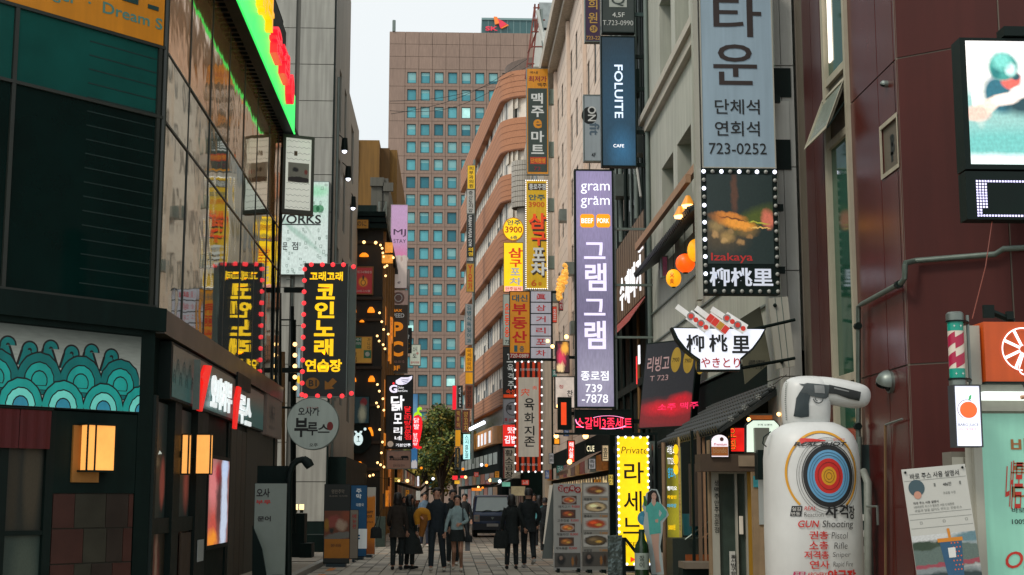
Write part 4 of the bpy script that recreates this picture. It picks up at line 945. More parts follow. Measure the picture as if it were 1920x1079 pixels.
t = blade('tall yellow pub sign with orange and grey letters inside white bulb border', 79.5, (985, 338, 1027, 543), mYe,
      [('종로주점', (992, 345, 1023, 356), mLt, dict(bold=.05)), ('안주', (991, 365, 1022, 376), mTxtBlue, dict(bold=.05)), ('3900', (991, 379, 1021, 389), M('deep_orange_letters', (205, 95, 20), .5, 0), dict(bold=.04)),
       ('삼', (991, 400, 1024, 430), mOrL, dict(bold=.06)), ('구', (996, 435, 1024, 461), mOrL, dict(bold=.06)), ('포', (998, 465, 1021, 490), mLt, dict(bold=.07)), ('차', (995, 492, 1025, 517), mLt, dict(bold=.07)), ('6', (996, 525, 1006, 537), MC['deep_orange_letters'], dict(bold=.04)), ('층', (1009, 529, 1016, 536), MC['deep_orange_letters'])],
      side=mShad, name='pub_sign', rim=.02)
f_ = FY(79.5)
for ch, r in (('삼', (993, 404, 1026, 434)), ('구', (998, 438, 1026, 464)), ('포', (1000, 469, 1024, 494)), ('차', (997, 496, 1026, 521))): MB().text(f_, ch, *f_.rc(*r), .012, .07).build('lettering', mShad, t)
MB().panel(f_, *f_.rc(990, 344, 1024, 357), .011).build('colour_panel', mShad, t)
bulbs(t, f_, (986, 339, 1026, 542), 11, 56, .035, E('white_bulb_small', (240, 240, 240), 1.2, 0), as_parts=False, d=.04)
for py in (384, 492): f2_ = FY(79.8); MB().box(f2_, *f2_.rc(1027, py-12, 1042, py+12), -.4, 0).build('bracket_box', MC['pale_green_metal'], t)
# round price sign and small pub sign
f_ = FY(95.); u_, v_ = f_.uv(962.5, 430); r = f_.uv(982, 430)[0]-u_
t = thing('price_sign', 'round scalloped yellow sign with 3900 in orange', 'sign', f_.pt(u_, v_))
pts = [(u_+(r+(.035 if i % 2 else -.02))*math.cos(2*math.pi*i/72), v_+(r*1.13+(.035 if i % 2 else -.02))*math.sin(2*math.pi*i/72)) for i in range(72)]
MB().poly(f_, pts, -.25, 0).build('cabinet', mOr, t); MB().disc(f_, u_, v_, r*.93, .006, rv=r*1.06).build('face_panel', mYb, t)
letter(f_, t, [('안주', (951, 413, 976, 423), mTxtBlue, dict(bold=.05)), ('3900', (947, 425, 979, 437), MC['deep_orange_letters'], dict(bold=.04)), ('6층', (957, 442, 970, 449), mTxtBlue, dict(bold=.04))], .014)
t = blade('small bright yellow pub sign below the round price sign', 95., (944, 455, 981, 548), mYb, [('삼', (953, 465, 980, 484), mOrL, dict(bold=.06)), ('구', (956, 487, 978, 501), mOrL, dict(bold=.06)), ('포', (957, 503, 975, 517), mLt, dict(bold=.07)), ('차', (955, 521, 978, 535), mLt, dict(bold=.07)), ('안주일체', (948, 539, 977, 545), mTxtRed)],
      panels=[((946, 537, 980, 547), E('lit_pinkish', (240, 170, 150), .9))], name='pub_sign', side=mShad)
# estate agent sign and six panel sign
t = blade('ochre yellow estate agent sign with red letters and 720-0889', 68., (955, 546, 994, 673), mOr,
      [('대신', (960, 553, 989, 566), mTxtBlue, dict(bold=.04)), ('부', (960, 570, 988, 591), mTxtRed, dict(bold=.05)), ('동', (960, 595, 988, 617), mTxtRed, dict(bold=.05)), ('산', (960, 621, 988, 643), mTxtRed, dict(bold=.05)), ('1', (964, 648, 970, 660), mTxtBlue, dict(bold=.05)), ('층', (974, 649, 983, 660), mTxtBlue, dict(bold=.03)), ('720-0889', (957, 664, 991, 671), mTxtWhite, dict(bold=.01))],
      panels=[((955, 662, 994, 673), M('maroon_panel', (140, 40, 34), .5, .04, emit=.15))], side=mBlack, name='estate_sign', rim=.03)
f_ = FY(68.); a, b, c, d = f_.rc(994, 546, 1034, 673)
t = thing('bar_sign', 'white sign of six stacked panels with one red character each', 'sign', f_.pt((a+b)/2, c)); MB().box(f_, a, b, c, d, -.3, 0).build('cabinet', mBlack, t)
mPn = M('pale_lilac_panel', (168, 170, 182), .45, .04, emit=.3); h = (673-546)/6
for i, ch in enumerate('眞삼거리포차'):
    a, b, c, d = f_.rc(995.5, 547+i*h, 1033, 545+(i+1)*h); MB().box(f_, a, b, c, d, 0, .02).build('panel', mPn, t)
    letter(f_, t, [(ch, (1005, 551+i*h, 1023, 541+(i+1)*h), mTxtRed, dict(bold=.02))], .03)
MB().box(f_, *f_.rc(1034, 546, 1046, 550), -.1, 0).box(f_, *f_.rc(955, 673, 1046, 677), -.1, 0).box(f_, *f_.rc(1034, 550, 1037, 900), -.1, 0).build('bracket', mBlack, t)
# left stack at x 943
t = blade('pale strip sign with orange red letters left of the estate agent sign', 90., (943, 552, 957, 648), M('pale_strip', (165, 175, 165), .5, .05, emit=.2), [('운동용', (946, 568, 955, 634), mOrL, dict(vert=True, bold=.04)), ('72', (947, 638, 955, 645), mTxtBlack)], name='strip_sign')
t = blade('black and orange strip sign with white Korean letters', 90., (943, 650, 967, 747), M('black_face', (28, 32, 30), .4, .05, emit=.1), [('꼬', (950, 664, 962, 680), mLt), ('육', (951, 683, 963, 698), mLt), ('격', (952, 700, 963, 712), mLt), ('주', (952, 715, 964, 729), mLt), ('숙성', (949, 730, 966, 739), mOrL)], panels=[((943, 740, 967, 747), mOrL)], name='strip_sign', side=mBlack)
t = blade('grey sign with a thin black circle logo', 90., (943, 748, 970, 794), M('grey_face', (140, 142, 148), .5, .04, emit=.15), [('萬', (950, 760, 960, 770), mTxtBlack), ('萬 삼거리', (946, 784, 969, 791), mTxtRed)], name='circle_logo_sign')
f_ = FY(90.); u_, v_ = f_.uv(961, 767); MB().ring(f_, u_, v_, .38, .42, .02).build('logo_ring', mTxtBlack, t)
t = blade('bright red sign with white Korean letters above the long white sign', 90., (942, 796, 970, 838), E('lit_red_face', (225, 40, 34), .8), [('맛감', (952, 801, 969, 813), eWht, dict(bold=.04)), ('김밥', (946, 817, 969, 832), eWht, dict(bold=.05))], name='kimbap_sign')
t = blade('ivory sign with black vertical letters under the red and white sign', 89.8, (943, 840, 976, 898), M('ivory_face', (180, 170, 150), .5, .06, emit=.2), [('황소곱창', (947, 843, 962, 897), mTxtBlack, dict(vert=True, bold=.03))], panels=[((943, 840, 946, 898), M('maroon_panel', (140, 40, 34)))], name='restaurant_sign')
# red striped sign
mCr = M('cream_banner', (196, 188, 172), .5, .05, emit=.3); mStR = M('stripe_orange_red', (205, 66, 28), .45, .06, emit=.3)
t = blade('white banner sign with red and black stripes and brushed black letters', 60., (966, 678, 1015, 885), mStR, [('한우육회전문점', (975, 691, 1009, 696), mLt), ('육', (983, 747, 1002, 770), mTxtBlack, dict(bold=.03)), ('화', (983, 774, 1002, 794), mTxtBlack, dict(bold=.03)), ('지', (983, 799, 1002, 817), mTxtBlack, dict(bold=.03)), ('존', (983, 819, 1003, 838), mTxtBlack, dict(bold=.03)), ('宍', (976, 729, 992, 743), mOrL, dict(bold=.03, shear=.1)), ('肉', (999, 724, 1006, 731), mOrL), ('예약 723-0292', (976, 869, 1008, 874), mLt)],
      side=M('dark_red_metal', (70, 28, 26), .5, .1), name='banner_sign', rim=.03)
f_ = FY(60.)
for y0, y1 in ((679, 708), (857, 884)):
    for i in range(4): MB().panel(f_, *f_.rc(973+i*10, y0, 978+i*10, y1), .010).build('stripe', mTxtBlack, t)
MB().panel(f_, *f_.rc(972, 708, 1010, 857), .012).build('banner_panel', mCr, t)
bulbs(t, f_, (966, 679, 1016, 885), 5, 14, .045, E('white_bulb_small', (240, 240, 240), 1.2, 0), as_parts=False, d=.04)
# thin strip signs beside the brick building
mStrip = dict(fy=M('strip_yellow', (215, 175, 20), .45, .05, emit=.35), fw=M('strip_white', (175, 178, 172), .5, .04, emit=.15), fk=M('strip_black', (30, 36, 36), .45, .04, emit=.08), fg=M('strip_gold', (170, 130, 45), .45, .06, emit=.25), fgr=M('strip_grey', (150, 156, 156), .5, .04, emit=.12), fo=M('strip_orange', (215, 150, 22), .45, .05, emit=.35), fb=M('strip_brown', (110, 58, 38), .45, .06, emit=.2), fc=E('strip_cyan_lit', (165, 220, 220), 1.), fr=E('strip_red_lit', (230, 20, 40), .95), fm=M('strip_maroon', (95, 48, 34), .5, .05, emit=.2))
G1 = 'thin strip signs stacked beside the brick building'
for lab, r, fm_, tx_, tm in (
    ('yellow strip sign topmost of the thin stack beside the brick building', (876, 310, 891, 355), 'fy', '피부과의원', mTxtBlack), ('white strip sign second from the top of the thin stack', (875, 356, 890, 401), 'fw', '증산도지압', mTxtBlack),
    ('black strip sign with sideways URBAN WEAR GYM and yellow 108', (875, 402, 889, 493), 'fk', None, None), ('tan yoga strip sign under the black gym strip', (874, 494, 889, 548), 'fg', 'Y요가', mTxtRed),
    ('grey strip sign with vertical clinic letters above the orange strips', (872, 570, 887, 647), 'fgr', '김병식독일어과', mTxtBlue), ('orange strip sign under the grey clinic strip', (872, 652, 887, 697), 'fo', '국제외국어', M('ochre_letters', (150, 90, 20), .5, 0)), ('small orange strip sign above the brown strip', (872, 698, 887, 721), 'fo', None, None),
    ('brown strip sign with dark letters beside the brick building', (872, 722, 887, 767), 'fb', '평양양꼬치', mTxtBlack), ('maroon strip sign with gold letters', (866, 769, 881, 812), 'fm', '양꼬치', M('gold_letters', (205, 165, 80))), ('lit pale cyan strip sign lowest of the stack', (868, 814, 882, 862), 'fc', '스시효도쿄', mTxtBlue),
    ('bright red strip sign left of the stack', (848, 723, 856, 769), 'fr', None, None), ('black strip sign with white brush letters beside the bright red strip', (857, 723, 868, 766), 'fk', '다른', mLt),
    ('maroon and white strip sign under the bright red strip', (853, 768, 865, 805), 'fm', '떡볶이', MC['gold_letters']), ('plain orange strip sign in the left column of the stack', (853, 806, 864, 838), 'fo', None, None), ('dark strip sign with gold letters lowest in the left column', (853, 840, 863, 880), 'fk', '조개구이', MC['gold_letters'])):
    Y_ = 124. if r[0] < 860 or r[1] > 768 else 122.
    tx = [(tx_, (r[0]+3.5, r[1]+2, r[2]-3.5, r[3]-2), tm, dict(vert=True, bold=.03))] if tx_ else []
    t = blade(lab, Y_, r, mStrip[fm_], tx, name='strip_sign', group=G1, side=mSteel, rim=.03)
    if 'URBAN' in lab:
        f_ = FY(Y_); a, b, c, d = f_.rc(878.5, 404, 884.5, 462); fv = Fr(f_.pt(b, d, .016), (0, 0, -1), (0, -1, 0), (1, 0, 0)); MB().text(fv, 'URBAN WEAR GYM', 0, d-c, -(b-a), 0, 0, .04).build('lettering', mLt, t)
        letter(f_, t, [('의권', (878, 464, 887, 481), mStrip['fy'], dict(vert=True, bold=.05)), ('108', (877, 483, 887, 490), mLt, dict(bold=.04))], .016)
MB().tube([FY(123).at(890, 300), FY(123).at(886, 870)], .12, 6).build('strip_rail', mSteel, t)
# neon sign
t = blade('black sign box with red neon lettering and pink swoosh under the lilac sign', 40.5, (1078, 768, 1186, 812), mBlack, [('소갈비3종세트', (1080, 783, 1185, 805), E('neon_red', (250, 45, 75), 1.5, 0), dict(bold=.02))], side=mBlack, name='neon_sign', brk=XR, brz=(.5,))
f_ = FY(40.5); mb = MB(); u_, v_ = f_.uv(1140, 793); r = f_.uv(1180, 793)[0]-u_; mb.ring(f_, u_, v_, r*.95, r, .02, 30, 40, 135, .33); mb.ring(f_, u_, v_, r*.9, r, .02, 30, 250, 330, .3); mb.ring(f_, u_-.3, v_+.1, r*1.0, r*1.05, .02, 30, 180, 230, .5); mb.build('neon_swoosh', E('neon_pink', (255, 150, 200), 1.6, 0), t)
# yellow Private sign
mYl = PIC('bright_yellow_face', (232, 190, 10), [(.5, .5, .35, .4, (255, 214, 20), .8)], .95, .03, 2)
t = blade('bright yellow lit sign with Private and black Korean letters between bulb rows', 31.0, (1157, 818, 1218, 1062), mYl,
      [('Private', (1164, 838, 1213, 851), M('olive_script', (95, 80, 15), .5, 0), dict(shear=.2, bold=-.005)), ('라', (1170, 867, 1207, 907), mTxtBlack, dict(bold=.02)), ('세', (1169, 921, 1203, 960), mTxtBlack, dict(bold=.02)), ('느', (1168, 971, 1203, 1001), mTxtBlack, dict(bold=.02)), ('LA SEINE', (1164, 1017, 1210, 1024), M('olive_script', (95, 80, 15)), dict(bold=0))], side=M('blue_case', (40, 60, 90), .5, .1), name='private_sign', rim=.015)
f_ = FY(31.0); MB().poly(f_, [f_.uv(1182, 1044), f_.uv(1182, 1055), f_.uv(1192, 1049.5)], .016).build('arrow', E('arrow_red', (225, 60, 20), 1, 0), t)
bulbs(t, f_, (1160, 820, 1216, 1058), 5, 21, .026, E('white_bulb_lit', (235, 238, 255), 2.2, 0), d=.03)
MB().box(f_, *f_.rc(1160, 1062, 1216, 1072), -.2, -.02).build('foot', mBlack, t)
# frame post behind it
t = thing('post_frame', 'thin dark post frame standing behind the bright yellow sign', 'frame', (4.55, 31.6, 0)); f_ = FY(31.6)
MB().box(f_, *f_.rc(1040, 812, 1232, 816), 0, .08).build('beam', mBlack, t); MB().box(f_, *f_.rc(1228, 816, 1233, 1072), 0, .08).build('post', mBlack, t)
t = blade('narrow black and white photo strip poster behind the yellow sign', 31.5, (1219, 828, 1228, 925), PIC('photo_strip', (120, 118, 110), [(.5, .8, .4, .1, (30, 32, 32), .3), (.5, .45, .4, .1, (30, 32, 32), .3), (.5, .15, .4, .1, (30, 32, 32), .3), (.5, .9, .5, .05, (150, 80, 50), .3)], 0, .1), name='poster_strip', cat='poster')
# dark red slanted sign on the wall behind the bowl sign
fg = Fr(FY(34.5).at(1194, 742), FY(32.6).at(1252, 700)-FY(34.5).at(1194, 742), (-.5, -.86, 0)); fg.u = Vector((fg.u.x, fg.u.y, 0)).normalized(); fg.n = Vector((fg.u.y, -fg.u.x, 0)); fg.o = FY(34.5).at(1194, 800)
Wd = 1.7; z0, z1 = 0, 2.1
fg = Fr((4.55, 34.6, 3.3), (.62, -.78, 0), (-.78, -.62, 0), Vector((.10, -.06, 1)))
red_pic = PIC('red_glow_face', (40, 40, 44), [(.5, .12, .9, .16, (125, 34, 38), .6), (.55, .22, .4, .07, (210, 26, 44), .6), (.8, .3, .2, .07, (190, 24, 40), .5)], .38, .04, 4, (32, 34, 40))
t = thing('slanted_sign', 'dark sign glowing red at its base with three gold ovals behind the bowl sign', 'sign', fg.pt(0, 0)); MB().box(fg, 0, Wd, 0, z1, -.2, 0).build('cabinet', mBlack, t)
MB().panel(fg, .03, Wd-.03, .03, z1-.03, .006).build('face_panel', red_pic, t)
for i in range(3): MB().disc(fg, 1.05+i*.4, 1.62-i*.05, .16, .01, rv=.3).build('oval_badge', M('gold_oval', (150, 122, 40), .4, .05, emit=.35), t); MB().text(fg, '7900', .94+i*.4, 1.16+i*.4, 1.57-i*.05, 1.67-i*.05, .014).build('lettering', mTxtBlack, t)
mb = MB().text(fg, '리빙고', .12, .85, 1.38, 1.75, .012, .03); mb.text(fg, 'T 723', .25, .85, 1.15, 1.28, .012); mb.build('lettering', M('dim_pink_letters', (170, 140, 140), .5, 0, emit=.3), t)
mb = MB().text(fg, '소주 맥주', .6, 1.9, .42, .58, .012, .02); mb.build('lettering', E('magenta_letters', (225, 40, 90), .9, 0), t)
MB().box(fg, .02, .1, -1.6, 0, -.15, -.05).build('post', mBlack, t); MB().box(fg, Wd-.1, Wd-.02, -.4, 0, -.15, -.05).build('post', mBlack, t)
# ---- bowl sign
fw_ = FY(23.0); mBw = E('bowl_white', (212, 216, 228), .85, .05)
t = thing('bowl_sign', 'white bowl shaped lit sign with black letters and skewers on top', 'sign', fw_.at(1348, 697))
out_ = [(1259, 614), (1437, 616), (1428, 634), (1413, 655), (1398, 668), (1390, 675), (1390, 696), (1310, 696), (1310, 676), (1298, 668), (1282, 655), (1268, 636)]
MB().poly(fw_, pz(fw_, out_), -.22, 0).build('cabinet', mBlack, t)
ins = [(1263, 616), (1433, 618), (1424, 634), (1410, 653), (1396, 665), (1387, 673), (1387, 693), (1313, 693), (1313, 674), (1301, 666), (1286, 653), (1272, 635)]
MB().poly(fw_, pz(fw_, ins), .01).build('face_panel', mBw, t)
mSk = M('skewer_white', (215, 215, 212), .45, .03, emit=.35); mSkR = M('skewer_red', (205, 52, 40), .4, .05, emit=.3); mSkG = M('skewer_grey', (150, 150, 152), .5, .05)
for k_, (x0, y0, x1, y1) in enumerate(((1268, 575, 1326, 618), (1304, 578, 1362, 622), (1333, 580, 1396, 620))):
    a, b = Vector((x0, y0)), Vector((x1, y1)); d_ = (b-a).normalized(); n_ = Vector((-d_.y, d_.x)); L__ = (b-a).length
    MB().poly(fw_, pz(fw_, [tuple(a+n_*5), tuple(a-n_*5), tuple(a+d_*L__*.38-n_*5), tuple(a+d_*L__*.38-n_*11), tuple(b-n_*11), tuple(b+n_*9), tuple(a+d_*L__*.38+n_*9), tuple(a+d_*L__*.38+n_*5)])[::-1], .015+.012*k_, .035+.012*k_).build('skewer', mSk, t)
    for q in range(4):
        c_ = a+d_*L__*(.45+q*.16); u_, v_ = fw_.uv(*c_)
        if k_ == 1: mb = MB().poly(fw_, pz(fw_, [tuple(c_+d_*6+n_*7), tuple(c_+d_*6-n_*7), tuple(c_-d_*5-n_*7), tuple(c_-d_*5+n_*7)])[::-1], .06+.001*q, .075); mb.build('meat_piece', mSkR if q != 2 else M('skewer_yellow', (215, 160, 50), .4, 0), t)
        else: MB().disc(fw_, u_, v_, .066, .06, .075, 16).build('meat_piece', mSk if q % 2 else mSkG, t); MB().disc(fw_, u_, v_, .042, .078, None, 12).build('meat_centre', mSkR, t)
letter(fw_, t, [('柳', (1286, 628, 1320, 661), mTxtBlack, dict(bold=.05)), ('桃', (1329, 628, 1364, 661), mTxtBlack, dict(bold=.05)), ('里', (1372, 630, 1406, 663), mTxtBlack, dict(bold=.05)), ('やきとり', (1314, 671, 1387, 690), mTxtRed, dict(bold=.025))], .02)
MB().tube([fw_.at(1400, 620, -.12), FY(23.4).at(1490, 600)], .03, 6).tube([fw_.at(1390, 690, -.12), FY(23.4).at(1490, 672)], .03, 6).build('bracket', mBlack, t)
# ---- lower tiled canopy
mRoofT = M('dark_roof_tile', (34, 40, 38), .5, .2, 4)
def canopy(label, xw, xe, zw, ze, y0, y1, n, r_, name):
    t = thing(name, label, 'canopy', (xw, (y0+y1)/2, ze))
    MB().face([(xw, y0, zw), (xw, y1, zw), (xe, y1, ze), (xe, y0, ze)]).face([(xe, y0, ze-.06), (xe, y1, ze-.06), (xw, y1, zw-.12), (xw, y0, zw-.12)]).face([(xe, y0, ze), (xe, y1, ze), (xe, y1, ze-.06), (xe, y0, ze-.06)]).face([(xe, y0, ze), (xe, y0, ze-.06), (xw, y0, zw-.12), (xw, y0, zw)]).build('deck', mRoofT, t)
    st_ = (y1-y0)/n; d_ = Vector((xe-xw, 0, ze-zw)); o = None
    mb = MB()
    for q in range(7): p = Vector((xw, y0, zw+.01))+d_*(q/7); p2 = Vector((xw, y0, zw+.035))+d_*((q+.98)/7); mb.tube([p+Vector((0, st_/2, 0)), p2+Vector((0, st_/2, 0))], [r_*.9, r_*1.05], 8)
    for i in range(n):
        if o is None: o = mb.build('tile_ridge', mRoofT, t, True)
        else: dup(o, (0, i*st_, 0))
    for i in range(n):
        if i == 0: e_ = MB().tube([(xe+.0, y0+st_/2, ze+.03), (xe-.05, y0+st_/2, ze+.015)], r_*1.25, 10).build('eave_tile', mRoofT, t)
        else: dup(e_, (0, i*st_, 0))
    return t
t = canopy('long dark tiled canopy sloping out low over the restaurant door', XR, 4.72, 3.72, 2.82, 24.9, 32.4, 30, .055, 'tiled_canopy')
t = canopy('short black tiled canopy high above the orange paper lanterns', XR, 5.32, 8.55, 8.02, 31., 40.6, 44, .06, 'tiled_canopy')
mPl = M('pale_wood', (165, 128, 98), .6, .15, 6)
for xx, zz in ((5.3, 8.75), (5.6, 9.15)): MB().wbox(xx, xx+.12, 31.5, 40.5, zz, zz+.2).build('purlin', mPl, t)
for (px, py) in ((1290, 385), (1276, 405)):
    f_ = FY(32.); p = f_.at(px, py); MB().loft([(p, .16, .16), (p+Vector((0, 0, .22)), .05, .05)], 14).build('lamp_shade', E('ochre_shade', (200, 130, 40), .7), t, True); MB().loft([(p+Vector((0, 0, -.05)), .14, .14), (p+Vector((0, 0, -.005)), .15, .15)], 14).build('lamp_disc', eWarm, t)
# garland of small flower lights
t = thing('flower_garland', 'string of small grey rosette lights hanging before the tiled canopy', 'garland', FY(24.2).at(1370, 786)); f_ = FY(24.2); mFl = M('grey_rosette', (130, 134, 130), .5, .1)
pts = [(1370, 786), (1395, 765), (1421, 745), (1447, 724)]; MB().tube([f_.at(*p) for p in ((1358, 796),)+tuple(pts)+((1475, 703),)], .006, 5).build('string', mBlack, t)
ro_ = None
for p in pts:
    c = f_.at(*p, .03)
    if ro_ is None:
        mb = MB().ball(c, .024, 8, 4)
        for q in range(5): mb.ball(c+Vector((.036*math.cos(q*1.2566), 0, .036*math.sin(q*1.2566))), .02, 6, 4)
        ro_ = mb.build('rosette', mFl, t, True); c0 = c
    else: dup(ro_, c-c0)
# ---- paper lanterns
def lantern(label, px, py, rp, Y, m, asp=1.0):
    f_ = FY(Y); c = f_.at(px, py); r = f_.uv(px+rp, py)[0]-f_.uv(px, py)[0]; t = thing('paper_lantern', label, 'lantern', c, 'paper lanterns under the black tiled canopy')
    rg = []
    for i in range(19):
        a = -80+160*i/18; k = 1+.025*(i % 2); rg.append((c+Vector((0, 0, r*asp*math.sin(R(a)))), r*math.cos(R(a))*k, r*math.cos(R(a))*k))
    MB().loft(rg, 20).build('shade', m, t, True)
    for s_ in (-1, 1): MB().loft([(c+Vector((0, 0, s_*r*asp*.97)), r*.25, r*.25), (c+Vector((0, 0, s_*r*asp*1.08)), r*.25, r*.25)], 12).build('cap', mBlack, t)
    MB().tube([c+Vector((0, 0, r*asp)), c+Vector((0, 0, r*asp+.6))], .01, 5).build('cord', mBlack, t); return t, c, r
eL1, eL2 = E('lantern_orange', (240, 84, 12), 1.05, .15, 3), E('lantern_yellow', (245, 160, 24), .95, .15, 3)
lantern('large orange red paper lantern under the black canopy', 1285, 494, 18, 33., eL1)
tl_, c, r = lantern('yellow paper lantern with red characters, lower one of the three', 1263, 522, 14, 34., eL2, 1.2); f_ = FY(34-r-.02); letter(f_, tl_, [('火炎', (1256, 510, 1264, 533), mTxtRed, dict(vert=True, bold=.05))], 0)
lantern('yellow paper lantern half hidden behind the sign edge', 1306, 470, 17, 32.5, eL2, 1.3)
t = blade('small dim red izakaya banner beneath the upper lantern roof', 37., (1240, 480, 1253, 520), M('pink_letters_panel', (120, 60, 80), .5, .3, 8, emit=.2), name='small_banner', cat='banner')
# white stretched panels behind the bowl sign (rotated boards)
for i, (p, m, lab) in enumerate((([(1441, 560), (1477, 556), (1491, 687), (1457, 692)], mKW, 'ribbed white metal panel leaning beside the pale pier'), ([(1385, 600), (1425, 575), (1445, 680), (1398, 720)], M('board_olive', (92, 92, 74), .7, .15), 'olive board with small black characters behind the bowl sign'))):
    f_ = FY(23.8+i*.6); o = thing('facade_board', lab, 'board', f_.at(*p[3])); MB().poly(f_, pz(f_, p)[::-1], -.08, 0).build('board', m, o)
    if i == 0:
        for q in (.33, .66): a_ = Vector(p[0]).lerp(Vector(p[1]), q); b_ = Vector(p[3]).lerp(Vector(p[2]), q); MB().tube([f_.at(*a_, .0), f_.at(*b_, .0)], .008, 4).build('rib', mGreyMetal, o)
        for q in (.1, .9): a_ = Vector(p[0]).lerp(Vector(p[3]), q)+Vector((10, 0)); MB().ball(f_.at(*a_, .02), .035, 6, 4).build('clamp', mBlack, o)
    if i == 1: letter(f_, o, [('생맥주·안주일체', (1402, 675, 1432, 692), mTxtBlack, dict(shear=.1))], .01)
# ================================================================ GROUND LEVEL, RIGHT: under the canopy
t = thing('restaurant', 'dark restaurant front below the tiled canopy with sliding door', 'shop front', (XR, 30, 0))
MB().wbox(XR+.0, XR+.3, 25.62, 42.4, 0, 4.35).build('wall', mInt, t)
f_ = FY(25.4); a, b, c, d = f_.rc(1336, 878, 1410, 1150); c = 0
dw = FY(25.4)
# a short return wall with the door, standing across the pavement side
MB().wbox(a-.02, XR, 25.5, 25.7, 0, d+.5).build('return_wall', M('tan_render', (150, 128, 100), .8, .12, streak=.2), t)
o = wall(dw, a, b, .05, d, [(a+.13, a+.42, .1, d-.1), (a+.46, b-.1, .1, d-.1)], .08).build('door', mKW, t)
p = MB().panel(dw, a+.13, b-.1, .1, d-.1, -.06).build('pane', M('door_glass', (60, 74, 68), .1, .3, 1.5, spec=.7), t); p.parent = o
letter(dw, t, [('생맥주안주전문점', (1339, 900, 1348, 1000), mTxtBlack, dict(vert=True)), ('홀서빙구함', (1370, 1040, 1379, 1079), mTxtBlack, dict(vert=True))], .02)
MB().box(dw, *dw.rc(1368, 1034, 1379, 1100), .0, .012).build('notice', mWhite, t); MB().box(dw, *dw.rc(1386, 968, 1393, 1002), .0, .02).build('notice', mCr, t)
MB().box(dw, *dw.rc(1401, 880, 1411, 1150), .09, .13).build('strip_poster', PIC('yellow_black_strip', (165, 125, 38), [(.5, .3, .25, .1, K, .2), (.5, .55, .25, .08, K, .2), (.5, .8, .3, .07, K, .2), (.5, .1, .3, .05, K, .2)], 0, .1), t)
fx, fy2 = dw.rc(1305, 853, 1412, 885)[:2], dw.rc(1305, 853, 1412, 885)[2:]
MB().box(dw, fx[0], fx[1], fy2[0], fy2[1], -.1, .45).build('door_canopy', M('worn_brown_board', (74, 60, 46), .7, .2), t); MB().box(dw, *dw.rc(1375, 856, 1412, 876), .45, .47).build('name_plate', M('tan_plate', (150, 134, 112), .6, .15), t)
for x_, w_, m_ in ((1296, 5, mBlack), (1308, 6, M('tan_post', (118, 96, 76), .7, .15)), (1318, 4, mPl)): g_ = FY(27.); q = g_.rc(x_, 840, x_+w_, 1010); MB().box(g_, q[0], q[1], .0, 2.9, 0, .08).build('post', m_, t)
q = FY(27.4).rc(1292, 870, 1317, 1000); MB().box(FY(27.4), q[0], q[1], 1.1, q[3], 0, .05).build('panel', M('brown_grey_panel', (72, 62, 54), .7, .15), t)
# beer sign
f_ = FY(24.9); a, b, c, d = f_.rc(1333, 815, 1366, 858)
t = thing('beer_sign', 'small arched white and brown beer sign on the door canopy', 'sign', f_.pt((a+b)/2, c)); pts = [(a, c), (b, c), (b, d-.12)]+[((a+b)/2+(b-a)/2*math.cos(R(q)), d-.12+.12*math.sin(R(q))) for q in range(0, 181, 20)][1:]
MB().poly(f_, pts, -.12, 0).build('cabinet', mBlack, t); MB().poly(f_, [((x-(a+b)/2)*.95+(a+b)/2, (z-c)*.96+c+.01) for x, z in pts], .006).build('face_panel', E('beer_white', (225, 215, 225), .9, .04), t)
MB().panel(f_, *f_.rc(1334, 838, 1365, 855), .01).build('colour_panel', E('beer_brown', (120, 68, 28), .9, .1), t); letter(f_, t, [('blonde', (1337, 840, 1362, 850), M('beer_tan_letters', (190, 150, 110), .5, 0), {}), ('Premium', (1338, 831, 1362, 836), mTxtRed, dict(shear=.2))], .014)
MB().disc(f_, *f_.uv(1353, 824), .035, .012).build('emblem', M('emblem_brown', (90, 50, 40), .5, 0), t)
# red neon glow with orange outlined letters
f_ = FY(25.2); t = blade('red glowing shutter panel with orange outlined Korean letters', 25.2, (1367, 800, 1402, 850), E('red_neon_panel', (225, 30, 22), .85, .3, 4), name='neon_sign', side=mBlack)
letter(f_, t, [('오뎅', (1366, 800, 1380, 846), E('orange_neon_line', (235, 140, 40), 1.2, 0), dict(vert=True, bold=.04))], .014); letter(f_, t, [('오뎅', (1366, 800, 1380, 846), mTxtBlack, dict(vert=True, bold=-.0))], .02)
t = blade('warm lit brown fascia board above the octagonal sign', 25.3, (1402, 776, 1470, 800), E('warm_brown_lit', (150, 78, 28), .7, .3, 3), name='fascia_board', cat='board')
f_ = FY(23.6); oc = [(1410, 787), (1452, 787), (1462, 797), (1462, 850), (1398, 850), (1398, 797)]; o = thing('octagonal_sign', 'octagonal greenish white lit sign beside the inflatable pillar', 'sign', f_.at(1430, 850)); MB().poly(f_, pz(f_, oc)[::-1], -.12, 0).build('cabinet', mBlack, o); MB().poly(f_, pz(f_, [(1412, 789), (1451, 789), (1460, 798), (1460, 848), (1400, 848), (1400, 798)])[::-1], .006).build('face_panel', E('greenish_white_lit', (205, 222, 205), .9), o); letter(f_, o, [('수제 오뎅바', (1420, 795, 1448, 799), mTxtBlack)], .012)
MB().box(f_, *f_.rc(1413, 803, 1440, 850), .0, .12).build('meter_box', M('grey_meter', (118, 122, 112), .5, .1), o); MB().box(f_, *f_.rc(1415, 845, 1437, 900), .0, .25).build('dark_box', mBlack, o)
g_ = FY(24.0); q = g_.rc(1411, 885, 1440, 1000); o = MB().box(g_, q[0], q[1]+.3, 0, q[3], -.1, 0).build('tan_wall', M('tan_render_light', (160, 136, 104), .8, .15, 3, streak=.25)); tag(o, 'tan plastered wall strip between the door and the inflatable pillar', 'wall')
